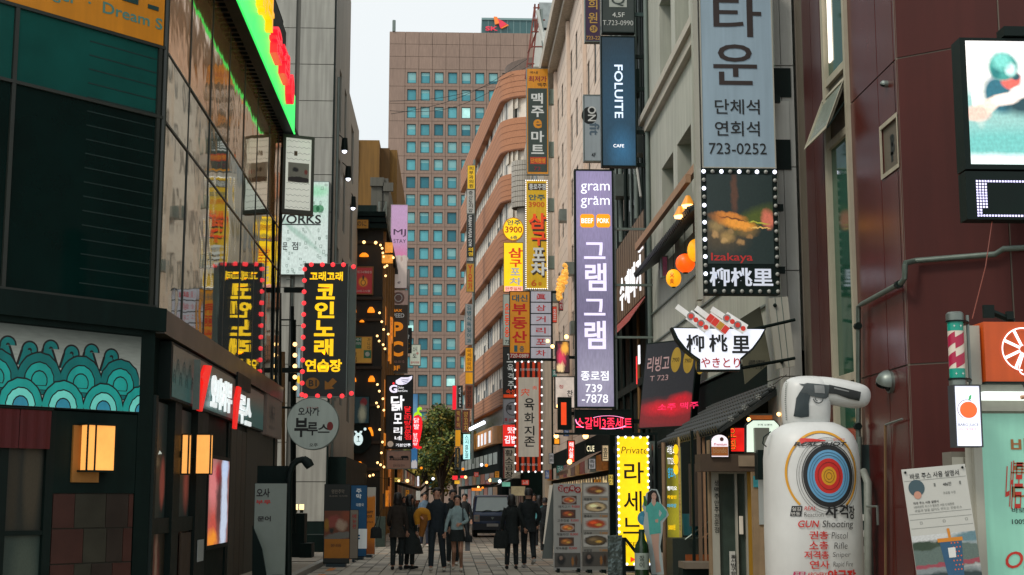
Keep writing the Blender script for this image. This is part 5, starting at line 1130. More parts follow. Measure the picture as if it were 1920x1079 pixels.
o = MB().box(g_, *g_.rc(1422, 900, 1440, 984), .01, .03).build('notice_board', M('notice_white', (170, 178, 176), .5, .04)); tag(o, 'white notice half hidden behind the inflatable pillar', 'notice'); o = MB().box(g_, *g_.rc(1412, 893, 1422, 914), .01, .02).build('sticker', M('cyan_sticker', (60, 150, 160), .5, .2, 20)); tag(o, 'small cyan sticker on the tan plastered wall', 'sticker')
for px in ((1460, 777), (1404, 787)): p = FY(24.6).at(*px); o = MB().ball(p, .035, 8, 5).build('spot_lamp', eWarm, None, True, loc=p); tag(o, 'small warm spot lamp '+('left of' if px[0] < 1440 else 'right above')+' the octagonal sign', 'lamp')
# dark planter wall, step, handrail
t = thing('terrace_wall', 'dark low terrace wall with stone step and thin handrails', 'wall', (4.4, 28.6, 0)); g_ = FY(27.6)
MB().box(g_, *g_.rc(1262, 1012, 1352, 1150)[:2], 0, g_.uv(1300, 1010)[1], -.8, 0).build('wall', M('dark_green_board', (30, 42, 34), .6, .25, 3), t)
q = FY(26.5).rc(1280, 1054, 1355, 1066); MB().box(FY(26.5), q[0], q[1], q[2], q[3], -.5, .2).build('step', M('stone_step', (118, 108, 94), .7, .15), t); MB().box(FY(26.6), q[0], q[1], 0, q[2], -.4, .1).build('step_base', mDark, t)
MB().box(g_, *g_.rc(1285, 1040, 1350, 1056), .0, .02).build('tile_band', M('orange_tile', (150, 78, 30), .5, .3, 12), t)
MB().tube([g_.at(1283, 1012, .1), g_.at(1338, 970, .1)], .015, 6).build('handrail', mSteel, t); MB().tube([g_.at(1308, 1012, .2), g_.at(1342, 988, .2)], .015, 6).build('handrail', M('ochre_rail', (130, 92, 50), .5, .1), t)
q = FY(28.4).rc(1288, 964, 1308, 1010); o = MB().loft([(((q[0]+q[1])/2, 28.6, 0.9), .15, .15), (((q[0]+q[1])/2, 28.6, q[3]), .18, .18), (((q[0]+q[1])/2, 28.6, q[3]), .12, .12)], 16).build('planter_pot', M('teal_pot', (30, 90, 96), .4, .15), None, True); tag(o, 'teal pot standing on the dark terrace wall', 'pot')
# menu board strip lit olive
t = blade('tall olive lit menu board with white, blue and yellow words', 29.2, (1249, 838, 1278, 1011), PIC('olive_menu_face', (88, 84, 24), [(.8, .5, .3, .6, (150, 140, 36), .6), (.7, .2, .5, .2, (160, 150, 40), .8)], .75, .03, 3), [('리빙고', (1251, 836, 1265, 852), eWht, dict(bold=.03)), ('T7234', (1251, 859, 1265, 871), eWht), ('양꼬치', (1252, 877, 1266, 897), E('cyan_letters', (50, 160, 200), .9, 0), dict(bold=.05)), ('칭따오', (1251, 912, 1269, 920), eWht, dict(bold=.05)), ('하얼빈', (1251, 929, 1268, 936), eYel, dict(bold=.05)), ('마라탕', (1251, 945, 1268, 952), E('cyan_letters', (50, 160, 200)), dict(bold=.05)), ('5000원', (1253, 984, 1266, 994), eYel, dict(bold=.04))], name='menu_sign', rim=.01)
f_ = FY(29.2)
for i in range(3): MB().disc(f_, *f_.uv(1267, 843+i*19), .05, .02, rv=.1).build('oval_badge', eYel, t)
MB().panel(f_, *f_.rc(1272, 820, 1276, 1008), .018).build('side_text_panel', M('cream_orange_strip', (180, 150, 90), .5, .4, 14, emit=.3), t)
g_ = FY(29.0); q = g_.rc(1240, 840, 1248, 1000); o = MB().tube([((q[0]+q[1])/2, 28.9, .0), ((q[0]+q[1])/2, 28.9, 2.75)], .045, 12).build('support_pole', M('tan_pole', (150, 122, 96), .6, .1, streak=.2), None, True); tag(o, 'tan round pole holding the canopy beside the cutout woman', 'pole')
# cutout woman advert (flat printed board)
fc_ = FY(28.2); mEdge = M('cutout_edge', (185, 200, 200), .5, .03)
t = thing('standee', 'flat cardboard cutout advert of a woman in a turquoise dress holding a bottle', 'advert standee', fc_.at(1222, 1076))
edge = [(1207, 940), (1212, 925), (1222, 917), (1232, 918), (1237, 930), (1240, 945), (1250, 955), (1254, 966), (1243, 980), (1242, 1000), (1238, 1025), (1242, 1050), (1245, 1077), (1222, 1078), (1218, 1050), (1212, 1010), (1208, 998), (1206, 985), (1209, 965), (1204, 950)]
MB().poly(fc_, pz(fc_, edge)[::-1], -.015, 0).build('board', mEdge, t)
def pr(name, pts, m, d): MB().poly(fc_, pz(fc_, pts)[::-1], d).build(name, m, t)
mSkin2 = M('printed_skin', (208, 170, 152), .6, .04); mDr = M('turquoise_dress', (88, 186, 176), .6, .12, 6); mHr = M('printed_black_hair', (26, 24, 24), .6, 0)
pr('hair_print', [(1214, 925), (1222, 919), (1230, 920), (1235, 932), (1236, 942), (1230, 944), (1222, 935), (1219, 950), (1219, 963), (1215, 965), (1213, 950)], mHr, .004)
pr('legs_print', [(1220, 1000), (1236, 1000), (1235, 1025), (1236, 1050), (1240, 1072), (1230, 1074), (1228, 1050), (1224, 1028)], mSkin2, .005)
pr('dress_print', [(1220, 942), (1226, 946), (1232, 941), (1240, 946), (1250, 960), (1249, 968), (1238, 978), (1239, 1000), (1218, 1003), (1216, 980), (1213, 950)], mDr, .006)
pr('gap_print', [(1236, 956), (1241, 962), (1237, 970), (1235, 965)], mEdge, .007)
pr('arm_print', [(1211, 948), (1216, 948), (1217, 962), (1211, 960)], mDr, .0075); pr('hand_print', [(1228, 975), (1234, 973), (1234, 980), (1229, 980)], mSkin2, .008)
MB().disc(fc_, *fc_.uv(1226, 931), .048, .0085, rv=.072).build('face_print', mSkin2, t); pr('neck_print', [(1223, 936), (1229, 936), (1230, 944), (1226, 950), (1222, 944)], mSkin2, .0082)
MB().disc(fc_, *fc_.uv(1224, 929), .007, .010, k=8).disc(fc_, *fc_.uv(1228.5, 929), .007, .010, k=8).build('eye_print', mHr, t); MB().disc(fc_, *fc_.uv(1226, 935), .011, .010, k=8, rv=.005).build('lip_print', mTxtRed, t)
pr('bottle_print', [(1206, 930), (1209, 930), (1213, 941), (1212, 950), (1207, 948)], M('bottle_green_print', (60, 120, 60), .4, .1), .009)
t = thing('paper_fan', 'round light blue fan board with white edge in front of the yellow sign', 'advert board', fc_.at(1207, 985)); MB().disc(FY(28.3), *FY(28.3).uv(1209, 972), .145, -.01, .0).build('board', M('sky_blue_print', (70, 155, 185), .5, .12, 8), t); letter(FY(28.3), t, [('참이슬', (1200, 968, 1219, 976), M('pale_blue_letters', (130, 195, 215), .5, 0))], .003)
# big soju bottle (inflated display)
bx = FY(28.).uv(1203, 1000)[0]; bz = lambda py: FY(28.).uv(1208, py)[1]
t = thing('display_bottle', 'large green display bottle with white label before the cutout woman', 'bottle', (bx, 28.0, 0)); mGB = M('green_bottle', (34, 62, 34), .2, .12, spec=.6)
rw = .14; MB().loft([((bx, 28, 0.02), rw, rw), ((bx, 28, bz(1030)), rw, rw), ((bx, 28, bz(1022)), rw*.9, rw*.9), ((bx, 28, bz(1012)), rw*.5, rw*.5), ((bx, 28, bz(998)), rw*.38, rw*.38)], 20).build('glass', mGB, t, True)
MB().loft([((bx, 28, bz(998)), rw*.42, rw*.42), ((bx, 28, bz(993)), rw*.42, rw*.42)], 16).build('cap', M('dark_green_cap', (20, 60, 40), .4, 0), t, True); MB().loft([((bx, 28, bz(1068)), rw*1.02, rw*1.02), ((bx, 28, bz(1037)), rw*1.02, rw*1.02)], 20, False).build('label', M('label_white', (175, 190, 178), .5, .05), t, True)
letter(FY(28-rw-.03), t, [('참이', (1199, 1041, 1208, 1066), mTxtBlack, dict(vert=True))], 0)
# wire fence panel and slanting dark board
g_ = FY(28.8); t = thing('slanted_barrier', 'dark slanting barrier board running down across the yellow sign', 'barrier', g_.at(1200, 1079)); MB().poly(g_, pz(g_, [(1167, 1008), (1173, 1008), (1232, 1079), (1222, 1079)])[::-1], 0, .08).build('rail', mBlack, t); MB().box(g_, *g_.rc(1167, 1008, 1173, 1120), 0, .08).build('post', mBlack, t)
q = g_.rc(1140, 1004, 1167, 1100); MB().box(g_, q[0], q[1], 0, q[3], -.05, 0).build('foil_panel', M('crumpled_foil', (95, 108, 106), .25, .5, 7, .8, metal=.6, bscale=5), t)
# menu boards
def food(i):
    c = [(150, 70, 30), (130, 60, 26), (170, 96, 40), (140, 84, 34), (95, 52, 28), (196, 172, 128), (165, 60, 22), (92, 76, 52)][i]
    return PIC('dish_photo_%s' % 'abcdefgh'[i], (72, 46, 34) if i < 4 else (168, 166, 158), [(.5, .5, .46, .42, (38, 32, 30) if i % 2 else (150, 146, 138), .1), (.5, .5, .38, .34, c, .2), (.4, .6, .14, .12, tuple(min(255, int(x*1.5)) for x in c), .5), (.62, .42, .12, .1, (205, 160, 70) if i != 5 else (60, 50, 36), .4)], .12, .07, 8)
fm = FY(31.2); mMB = M('menu_board_grey', (165, 164, 158), .5, .05, emit=.06)
t = thing('menu_board', 'tall white menu board with four food photos and red header dots', 'menu board', fm.at(1065, 1068)); q = fm.rc(1038, 907, 1090, 1068); MB().box(fm, q[0], q[1], .1, q[3], -.06, 0).build('board', mMB, t)
for i in range(4): u_, v_ = fm.uv(1052+i*10.5, 916+(i % 2)*3); MB().disc(fm, u_, v_, .07, .01).build('header_dot', M('menu_red', (160, 40, 40), .5, .05), t); letter(fm, t, [('김삼육수'[i], (1048+i*10.5, 912+(i % 2)*3, 1056+i*10.5, 920+(i % 2)*3), mTxtWhite)], .014)
for i in range(4): x0 = (1053, 1051, 1050, 1048)[i]; MB().panel(fm, *fm.rc(x0, 930+i*26, x0+28, 946+i*26), .008).build('food_photo', food(i), t); letter(fm, t, [(('돼지고기', '고추장불', '해물파전', '제육볶음')[i], (x0-6, 948+i*26, x0+16, 953+i*26), mTxtBlack, dict(bold=.01)), ('9,000', (x0+19, 948+i*26, x0+34, 953+i*26), mTxtRed, dict(bold=.02))], .008)
MB().panel(fm, *fm.rc(1040, 1037, 1088, 1064), .008).build('photo_print', PIC('drinks_print', (90, 86, 80), [(.25, .5, .16, .4, (24, 26, 26), .3), (.25, .65, .07, .14, (150, 120, 104), .3), (.7, .4, .05, .3, (170, 110, 50), .3), (.84, .45, .05, .35, (70, 46, 30), .3)], 0, .04), t)
for x_ in (1046, 1084): u_, v_ = fm.uv(x_, 1066); MB().wbox(u_-.03, u_+.03, 31.0, 31.5, .03, .14).build('foot', mBlack, t)
t = thing('menu_board', 'taller grey menu board with four round dish photos and orange prices', 'menu board', fm.at(1117, 1068)); fm = FY(31.0); q = fm.rc(1091, 905, 1143, 1064); MB().box(fm, q[0], q[1], .1, q[3], -.06, 0).build('board', M('menu_board_tan', (150, 148, 140), .5, .05), t)
for i in range(4): MB().panel(fm, *fm.rc(1094, 908+i*31.5, 1140, 931+i*31.5), .008).build('food_photo', food(4+i), t); letter(fm, t, [(('해물뚝', '콩국수', '순두부', '비빔밥')[i], (1095, 934+i*32, 1110, 939+i*32), mTxtBlack, dict(bold=.01)), ('7,000', (1124, 934+i*32, 1139, 939+i*32), M('price_orange', (200, 130, 30), .5, 0), dict(bold=.02))], .008)
MB().panel(fm, *fm.rc(1092, 1035, 1142, 1062), .008).build('photo_print', MC['drinks_print'], t); MB().wbox(q[0]+.1, q[0]+.2, 30.8, 31.3, .03, .12).wbox(q[1]-.2, q[1]-.1, 30.8, 31.3, .03, .12).build('foot', mBlack, t)
g_ = FY(31.6); t = thing('leaning_board', 'grey translucent board leaning behind the white menu board', 'board', g_.at(1030, 1048)); MB().poly(g_, pz(g_, [(1037, 907), (1042, 907), (1036, 1048), (1016, 1048)])[::-1], 0, .05).build('board', M('grey_plastic', (98, 104, 100), .4, .1), t); MB().poly(FY(32.2), pz(FY(32.2), [(1030, 910), (1036, 910), (1030, 1020), (1018, 1020)])[::-1], 0, .05).build('banner_panel', mCr, t)
# balls of golden cluster lights above the shops
t = thing('gold_cluster_light', 'hanging cluster of small golden glass lights on the beige wall', 'lamp', FY(62).at(1060, 500)); mb = MB(); rr = random.Random(4); f_ = FY(62.)
for i in range(150):
    s_ = rr.random(); a_ = 1047+s_*14+rr.uniform(-6, 6)*(1-abs(s_-.5)); b_ = 552-s_*46+rr.uniform(-12, 12); mb.ball(f_.at(a_, b_, rr.uniform(-.3, .3)), rr.uniform(.05, .1), 6, 4)
mb.build('glass_beads', E('gold_bead', (225, 160, 70), .8, .5, 6), t, True, kind='stuff')
for lab, Y_, r, m, n_ in (('white round lit drum sign edge with red mark over the shops', 52.5, (1040, 706, 1078, 766), E('drum_pale', (190, 178, 168), .6, .2, 3), 1), ('tall dark sign box with glowing orange red stripe', 51., (1046, 745, 1072, 806), mBlack, 2), ('orange square lamp box above the shop awning', 55., (1038, 822, 1050, 834), E('lamp_orange', (225, 140, 30), 1), 3), ('bright red lit shop banner right of the awning', 50., (1064, 826, 1078, 868), E('banner_red_lit', (220, 60, 40), .9, .2, 5), 4), ('pink and red neon window panel under the cluster lights', 57., (1042, 640, 1068, 700), PIC('pink_neon_pic', (60, 40, 44), [(.4, .5, .3, .3, (210, 60, 90), .5), (.7, .8, .3, .2, (235, 170, 70), .4), (.3, .15, .3, .15, (230, 200, 150), .4)], .8, .2), 5), ('small lit white word sign beside the neon box', 44., (1098, 832, 1116, 850), mDark, 6)):
    t = blade(lab, Y_, r, m, [], name='shop_sign', side=mBlack, brk=XR if n_ in (2, 5) else None, brz=(.5,))
    f_ = FY(Y_)
    if n_ == 2: MB().panel(f_, *f_.rc(1052, 755, 1062, 797), .012).build('colour_panel', E('glow_orange_red', (225, 70, 30), .8, .2), t)
    if n_ == 6: letter(f_, t, [('CUE', (1100, 836, 1115, 847), E('warm_white_letters', (225, 215, 180), 1, 0))], .014)
    if n_ == 1: letter(f_, t, [('정', (1048, 722, 1056, 729), mTxtRed), ('찬', (1063, 732, 1074, 744), mTxtBlack)], .014)
    if n_ == 4: letter(f_, t, [('해산물', (1067, 829, 1075, 860), eWht, dict(vert=True))], .014)
for i, p in enumerate(((1048, 762), (1043, 818), (1062, 632), (1036, 650), (1027, 640), (1098, 818), (1068, 866))):
    Y_ = (52, 54, 58, 66, 68, 44, 50)[i]; q = FY(Y_).at(*p); o = MB().ball(q, .09, 8, 5).build('shop_lamp', eWarm, None, True, loc=q); tag(o, 'small warm lamp '+['left of the lilac sign foot', 'at the awning tip', 'above the pink neon window', 'under the six panel sign', 'at the top right of the striped banner', 'under the neon lettering sign', 'beside the red lit shop banner'][i], 'lamp', 'small warm lamps on the right shop row')
# ================================================================ INFLATABLE PILLAR
YI = 16.6; fi = FY(YI-.55); px2x = lambda px: FY(YI).uv(px, 940)[0]; py2z = lambda py: FY(YI).uv(1520, py)[1]
mInf = M('inflatable_white', (206, 209, 207), .42, .06, 1.5, .14, streak=.03, bscale=3)
cx = px2x(1523); rb = (px2x(1611)-px2x(1436))/2
t = thing('inflatable_pillar', 'white inflatable pillar with printed target and a head pointing like a revolver', 'inflatable', (cx, YI, 0))
zt_ = lambda py: py2z(py)
rings = [((cx, YI, .03), rb*.9, rb*.8), ((cx, YI, .12), rb, rb*.9), ((cx, YI, zt_(1000)), rb*1.01, rb*.9), ((cx, YI, zt_(860)), rb*.99, rb*.9), ((cx, YI, zt_(835)), rb*.96, rb*.87), ((cx, YI, zt_(818)), rb*.88, rb*.8), ((cx, YI, zt_(806)), rb*.76, rb*.7), ((cx, YI, zt_(798)), rb*.60, rb*.58), ((cx, YI, zt_(794)), rb*.5, rb*.5)]
body = MB().loft(rings, 48, True, .8).build('body', mInf, t, True)
hx = px2x(1511); r1 = (px2x(1556)-px2x(1467))/2
TS = bpy.data.scenes.new('tmp')
def skin(verts, edges, name, mat, parent, sub=2, root=0):
    org = ORG[parent.name]; me = bpy.data.meshes.new(name); me.from_pydata([tuple(Vector(v[0])-org) for v in verts], edges, [])
    o = bpy.data.objects.new(name, me); s_ = o.modifiers.new('s', 'SKIN'); s_.use_smooth_shade = True
    for i, v in enumerate(verts):
        d = me.skin_vertices[0].data[i]; d.radius = v[1] if isinstance(v[1], tuple) else (v[1], v[1]); d.use_root = i == root
    sb = o.modifiers.new('u', 'SUBSURF'); sb.levels = sb.render_levels = sub
    TS.collection.objects.link(o)
    with bpy.context.temp_override(scene=TS, view_layer=TS.view_layers[0]): dg = bpy.context.evaluated_depsgraph_get()
    ev = o.evaluated_get(dg); m2 = bpy.data.meshes.new_from_object(ev)
    TS.collection.objects.unlink(o); COL.objects.link(o); o.modifiers.clear(); o.data = m2; m2.name = name; m2.materials.clear(); m2.materials.append(mat); m2.polygons.foreach_set('use_smooth', [True]*len(m2.polygons))
    o.parent = parent; ORG[o.name] = org; bpy.data.meshes.remove(me); return o
# head as one blown-up hull: cross sections swept along the bent head
hb = []
n_ = 28
z0h, z1h = zt_(800), zt_(706)
H_ = MB()
import bmesh
f_ = FY(YI)
def pillow(ol, T_):
    P2 = [Vector(f_.uv(*p)) for p in ol]
    for _ in range(2):
        Q = []
        for i, p in enumerate(P2): q = P2[(i+1) % len(P2)]; Q += [p.lerp(q, .25), p.lerp(q, .75)]
        P2 = Q
    c = sum(P2, Vector((0, 0)))/len(P2); k = len(P2); n0 = len(H_.v)
    seq = [(math.cos(R(a)), math.sin(R(a))) for a in range(84, -85, -12)]
    for i, (s_, h) in enumerate(seq):
        s_ = s_**.55; H_.v += [f_.pt(c.x+(p.x-c.x)*s_, c.y+(p.y-c.y)*s_, h*T_) for p in P2]
        if i:
            q = n0+i*k
            for j in range(k): H_.f.append((q-k+j, q-k+(j+1) % k, q+(j+1) % k, q+j))
    H_.f.append(tuple(n0+q for q in range(k))); H_.f.append(tuple(n0+(len(seq)-1)*k+j for j in reversed(range(k))))
pillow([(1470, 812), (1466, 760), (1467, 728), (1474, 712), (1492, 706), (1520, 705), (1545, 708), (1556, 725), (1556, 770), (1553, 812)], .25)
pillow([(1478, 712), (1530, 705), (1575, 711), (1610, 719), (1628, 727), (1633, 744), (1626, 762), (1607, 767), (1580, 763), (1545, 757), (1500, 750), (1480, 735)], .22)
head = H_.build('head', mInf, t, True)
# seams
MB().tube([(cx+rb*1.0*math.cos(a), YI+rb*.9*math.sin(a), zt_(1000)) for a in [R(200+i*7) for i in range(21)]], .004, 4).build('seam', mGreyMetal, t)
sm = MB()
for i in range(22): py = 712+i*3.6; sm.ball(FY(YI-.1).at(1471+abs(i-11)*.2, py, .03), .008, 5, 3)
sm.build('seam_stitch', mGreyMetal, t, kind='stuff')
MB().tube([FY(YI-.2).at(1437, 838), FY(YI-.2).at(1430, 832), FY(YI-.2).at(1432, 820), FY(YI-.1).at(1445, 810)], .008, 6).build('tie_rope', mBlack, t)
org = ORG[t.name]
def bvh(o): return BVHTree.FromPolygons([v.co+org for v in o.data.vertices], [tuple(p.vertices) for p in o.data.polygons])
bvs = [bvh(body), bvh(head)]
def proj(mb, lift=.012):
    for i, v in enumerate(mb.v):
        o_ = Vector((v.x, YI-2, v.z)); best = None
        for b in bvs:
            h = b.ray_cast(o_, Vector((0, 1, 0)), 4)
            if h[0] is not None and (best is None or h[0].y < best): best = h[0].y
        mb.v[i] = Vector((v.x, (best if best is not None else YI)-lift, v.z))
    return mb
fz_ = FY(YI-.42)
uo, vo = fz_.uv(1551, 893); sx_ = (fz_.uv(1600, 893)[0]-fz_.uv(1502, 893)[0])/2; sy_ = (vo-fz_.uv(1551, 953)[1]); 
iR = [M('print_white', (190, 190, 186), .5, .02), M('print_black', (28, 30, 32), .5, 0), M('print_lightblue', (96, 156, 196), .5, .02), M('print_red', (196, 40, 34), .5, .02), M('print_gold', (208, 150, 30), .5, .02)]
RR = [(0, .29, 4), (.29, .55, 3), (.55, .82, 2), (.82, .97, 1), (1.0, 1.03, 1)]
for r0, r1, mi in RR:
    steps = max(1, int((r1-r0)/.07)+1)
    mb = MB()
    for s_ in range(steps):
        q0 = r0+(r1-r0)*s_/steps; q1 = r0+(r1-r0)*(s_+1)/steps; mb.ring(fz_, uo, vo, max(.001, q0)*sx_, q1*sx_, 0, 64, 0, 360, sy_/sx_)
    proj(mb, .010).build('target_ring', iR[mi], t)
for q in (.10, .19, .42, .64, .73, 1.12, 1.2): proj(MB().ring(fz_, uo, vo, q*sx_, (q+.012)*sx_, 0, 64, 0, 360, sy_/sx_), .014).build('target_line', iR[1], t)
u2_, v2_ = fz_.uv(1540, 888); mb = MB(); sx2 = sx_*1.30; 
for s_ in range(2): mb.ring(fz_, u2_, v2_, sx2*(1+.03*s_), sx2*(1.03+.03*s_), 0, 70, -50, 228, 1.17)
proj(mb, .012).build('target_arc', iR[4], t)
def ptx(s, r, m, bold=.02, shear=0.):
    a, b, c, d = fz_.rc(*r); proj(MB().text(fz_, s, a, b, c, d, 0, bold, 0, shear), .019).build('lettering', m, t)
ptx('REAL SHOT', (1487, 829, 1583, 837), iR[1], .05, .5); ptx('실탄사격장', (1560, 822, 1584, 827), iR[3], 0); ptx('사', (1543, 945, 1567, 972), iR[1], .06); ptx('격', (1570, 946, 1588, 972), iR[1], .06); ptx('장', (1590, 948, 1602, 974), iR[1], .05)
mb = MB()
for a, b in ((0, 1),): mb.poly(fz_, [fz_.uv(*p) for p in ((1481, 968), (1500, 968), (1502, 949), (1484, 949))], 0)
proj(mb, .012).build('badge', iR[1], t); ptx('실감', (1484, 951, 1500, 958), iR[0], .03); ptx('반동', (1483, 960, 1498, 967), iR[0], .03)
ptx('REAL', (1505, 950, 1526, 957), iR[3], .01, .2); ptx('Reaction', (1505, 961, 1540, 969), iR[1], -.01)
ptx('GUN', (1493, 976, 1530, 989), iR[3], .03, .2); ptx('Shooting', (1537, 976, 1597, 993), iR[1], .0, .15)
for a_, b_, y_, r_, p_ in (('권총', 'Pistol', 996, (1513, 1550), (1555, 1586)), ('소총', 'Rifle', 1015, (1513, 1550), (1560, 1586)), ('저격총', 'Sniper', 1033, (1504, 1551), (1557, 1592)), ('연사', 'Rapid Fire', 1051, (1514, 1552), (1558, 1597))):
    n = len(a_); w_ = (r_[1]-r_[0])/n
    for i, ch in enumerate(a_): ptx(ch, (r_[0]+i*w_+1, y_, r_[0]+(i+1)*w_-1, y_+15), iR[3], .03)
    ptx(b_, (p_[0], y_+2, p_[1], y_+14), iR[1], -.01, .12)
proj(MB().poly(fz_, [fz_.uv(*p) for p in ((1486, 1081), (1506, 1081), (1508, 1072), (1488, 1072))], 0), .012).build('badge', M('print_magenta', (180, 35, 90), .5, 0), t)
ptx('프로', (1489, 1073, 1506, 1080), iR[0], .03); ptx('ARCHERY', (1510, 1073, 1546, 1081), iR[3], .02, .15); ptx('양궁장', (1548, 1068, 1604, 1092), iR[3], .07)
ptx('실내 양궁 체험', (1500, 1110, 1590, 1128), iR[1], .01)
# revolver print on the head (side view, grip left, barrel to the right)
mGun = M('print_gunmetal', (62, 70, 72), .45, .1, 8); mGl = M('print_gun_light', (128, 132, 132), .45, .1, 8)
def gun(pts, m, lift): 
    # fan-split thin strips so that the print follows the bulge
    pts = [Vector(fz_.uv(*p)) for p in pts]; bm = bmesh.new(); vs = [bm.verts.new((p.x, p.y, 0)) for p in pts]; bm.faces.new(vs)
    for it in range(3):
        bmesh.ops.triangulate(bm, faces=bm.faces[:]); bmesh.ops.subdivide_edges(bm, edges=[e for e in bm.edges if e.calc_length() > .05], cuts=1, use_grid_fill=False)
    bmesh.ops.triangulate(bm, faces=bm.faces[:]); bm.verts.index_update(); mb = MB(); mb.v = [fz_.pt(v.co.x, v.co.y, 0) for v in bm.verts]; mb.f = [tuple(v.index for v in f.verts) for f in bm.faces]; bm.free()
    proj(mb, lift).build('revolver_print', m, t)
gun([(1496, 779), (1500, 745), (1506, 734), (1516, 733), (1526, 740), (1523, 755), (1524, 780), (1510, 782)], M('print_grip', (44, 56, 60), .5, .1, 8), .012)
gun([(1506, 734), (1514, 722), (1508, 719), (1505, 717), (1514, 718), (1521, 716), (1530, 717), (1563, 720), (1562, 742), (1555, 746), (1540, 744), (1527, 741), (1518, 736)], mGun, .014)
gun([(1533, 720), (1553, 721), (1554, 736), (1534, 735)], mGl, .018)
gun([(1563, 719), (1590, 725), (1624, 733), (1623, 740), (1621, 750), (1600, 746), (1576, 737), (1562, 736)], M('print_barrel', (26, 32, 32), .4, .1), .014)
gun([(1572, 724), (1600, 731), (1600, 733), (1572, 727)], mGl, .018)
mb = MB(); u_, v_ = fz_.uv(1541, 746); mb.ring(fz_, u_, v_, .05, .063, 0, 20, 180, 370, .9); proj(mb, .014).build('trigger_guard_print', mGun, t)
proj(MB().ring(fz_, u_-.01, v_+.0, .02, .03, 0, 10, 150, 270), .014).build('trigger_print', mGun, t)
gun([(1497, 826), (1500, 822), (1520, 823), (1545, 826), (1545, 828), (1520, 829), (1508, 829), (1500, 833)], iR[3], .02)
# ================================================================ LEFT: GLASS BUILDING
XG = -4.2; YG0, YG1 = 20.2, 34.6; fG = FL(XG)
uc = Vector((.678, .735, 0)).normalized(); fH = Fr((XG, YG0, 0), uc, (uc.y, -uc.x, 0))   # chamfered face: u <= 0
mCW = M('mirror_glass', (150, 164, 158), .03, .08, .5, metal=1., bump=.08, bscale=.9)
mCO = M('orange_film_glass', (220, 164, 112), .05, .12, 1.2, metal=.6, bump=.14, bscale=1.3)
mCT = M('teal_spandrel_glass', (18, 84, 77), .08, .25, .6, spec=.4); mCD = M('dark_mirror_glass', (6, 32, 29), .05, .4, .4, spec=.3)
mMul = M('bronze_mullion', (40, 46, 40), .4, .15)
gb = thing('glass_building', 'mirror glass corner building with orange upper panes and dark fascia', 'building', (XG, 27, 0))
hz = [4.3, 7.06, 8.1, 10.4]
ys = [YG0+.08]+[YG0+1.95*i for i in range(1, 7)]+[33.6, YG1]
ys = sorted(set(round(y, 3) for y in ys if y <= YG1))
MB().face([(XG-.08, YG0, 0), (XG-.08, YG1, 0), (XG-.08, YG1, 13.5), (XG-.08, YG0, 13.5)]).face([fH.pt(-9, 0, -.08), fH.pt(0, 0, -.08), fH.pt(0, 10.4, -.08), fH.pt(-9, 10.4, -.08)]).build('core', mInt, gb)
MB().wbox(XG-6, XG-.01, YG1, YG1+.12, 0, 11.6).build('end_wall', M('end_wall_grey', (70, 78, 72), .7, .15, streak=.2), gb)
rr = random.Random(9)
for i in range(len(hz)-1):
    for a, b in zip(ys, ys[1:]):
        tl_ = rr.uniform(-.004, .004); f_ = Fr((XG, 0, 0), (tl_, 1, 0), (1, -tl_, rr.uniform(-.004, .004)))
        m = mCO if i == 2 else mCW
        MB().panel(fG if 0 else Fr((XG+rr.uniform(-.006, .006), 0, 0), (0, 1, 0), (1, 0, 0)), a+.02, b-.02, hz[i]+.02, hz[i+1]-.02, 0).build('glass_pane', m, gb)
for y_ in ys: MB().box(fG, y_-.016, y_+.016, 4.3, 10.4, -.06, .012).build('mullion', mMul, gb)
for z in hz[:-1]: MB().box(fG, YG0, YG1, z-.016, z+.016, -.06, .015).build('transom', mMul, gb)
hx_ = [-6.6, -4.55, -2.38, -.1]
for i in range(3):
    for a, b in zip(hx_, hx_[1:]):
        if i < 2: MB().panel(fH, a+.03, b-.03, hz[i]+.02, hz[i+1]-.02, 0).build('glass_pane', mCT if i == 1 else mCD, gb)
for x_ in hx_: MB().box(fH, x_-.028, x_+.028, 4.3, 8.1, -.06, .04).build('mullion', mMul, gb)
for z in hz[:-1]: MB().box(fH, -7, -.02, z-.022, z+.022, -.06, .045).build('transom', mMul, gb)
MB().tube([(XG, YG0, 4.2), (XG, YG0, 10.4)], .05, 8).build('corner_post', mMul, gb)
# internal louvre lines behind the dark glass
lv_ = MB()
for i in range(18): lv_.box(fH, -1.25, -.12, 4.5+i*.2, 4.515+i*.2, .002, .004)
lv_.build('louvre_lines', M('louvre_dark_teal', (12, 44, 40), .4, .1), gb, kind='stuff')
# fascia band over the ground floor
mFb = M('bronze_fascia', (52, 50, 40), .35, .12, 1, spec=.6)
MB().box(fG, YG0-.0, YG1, 3.93, 4.28, -.1, .14).build('fascia', mFb, gb); MB().box(fH, -7.5, .10, 3.95, 4.28, -.1, .13).build('fascia', mDark, gb)
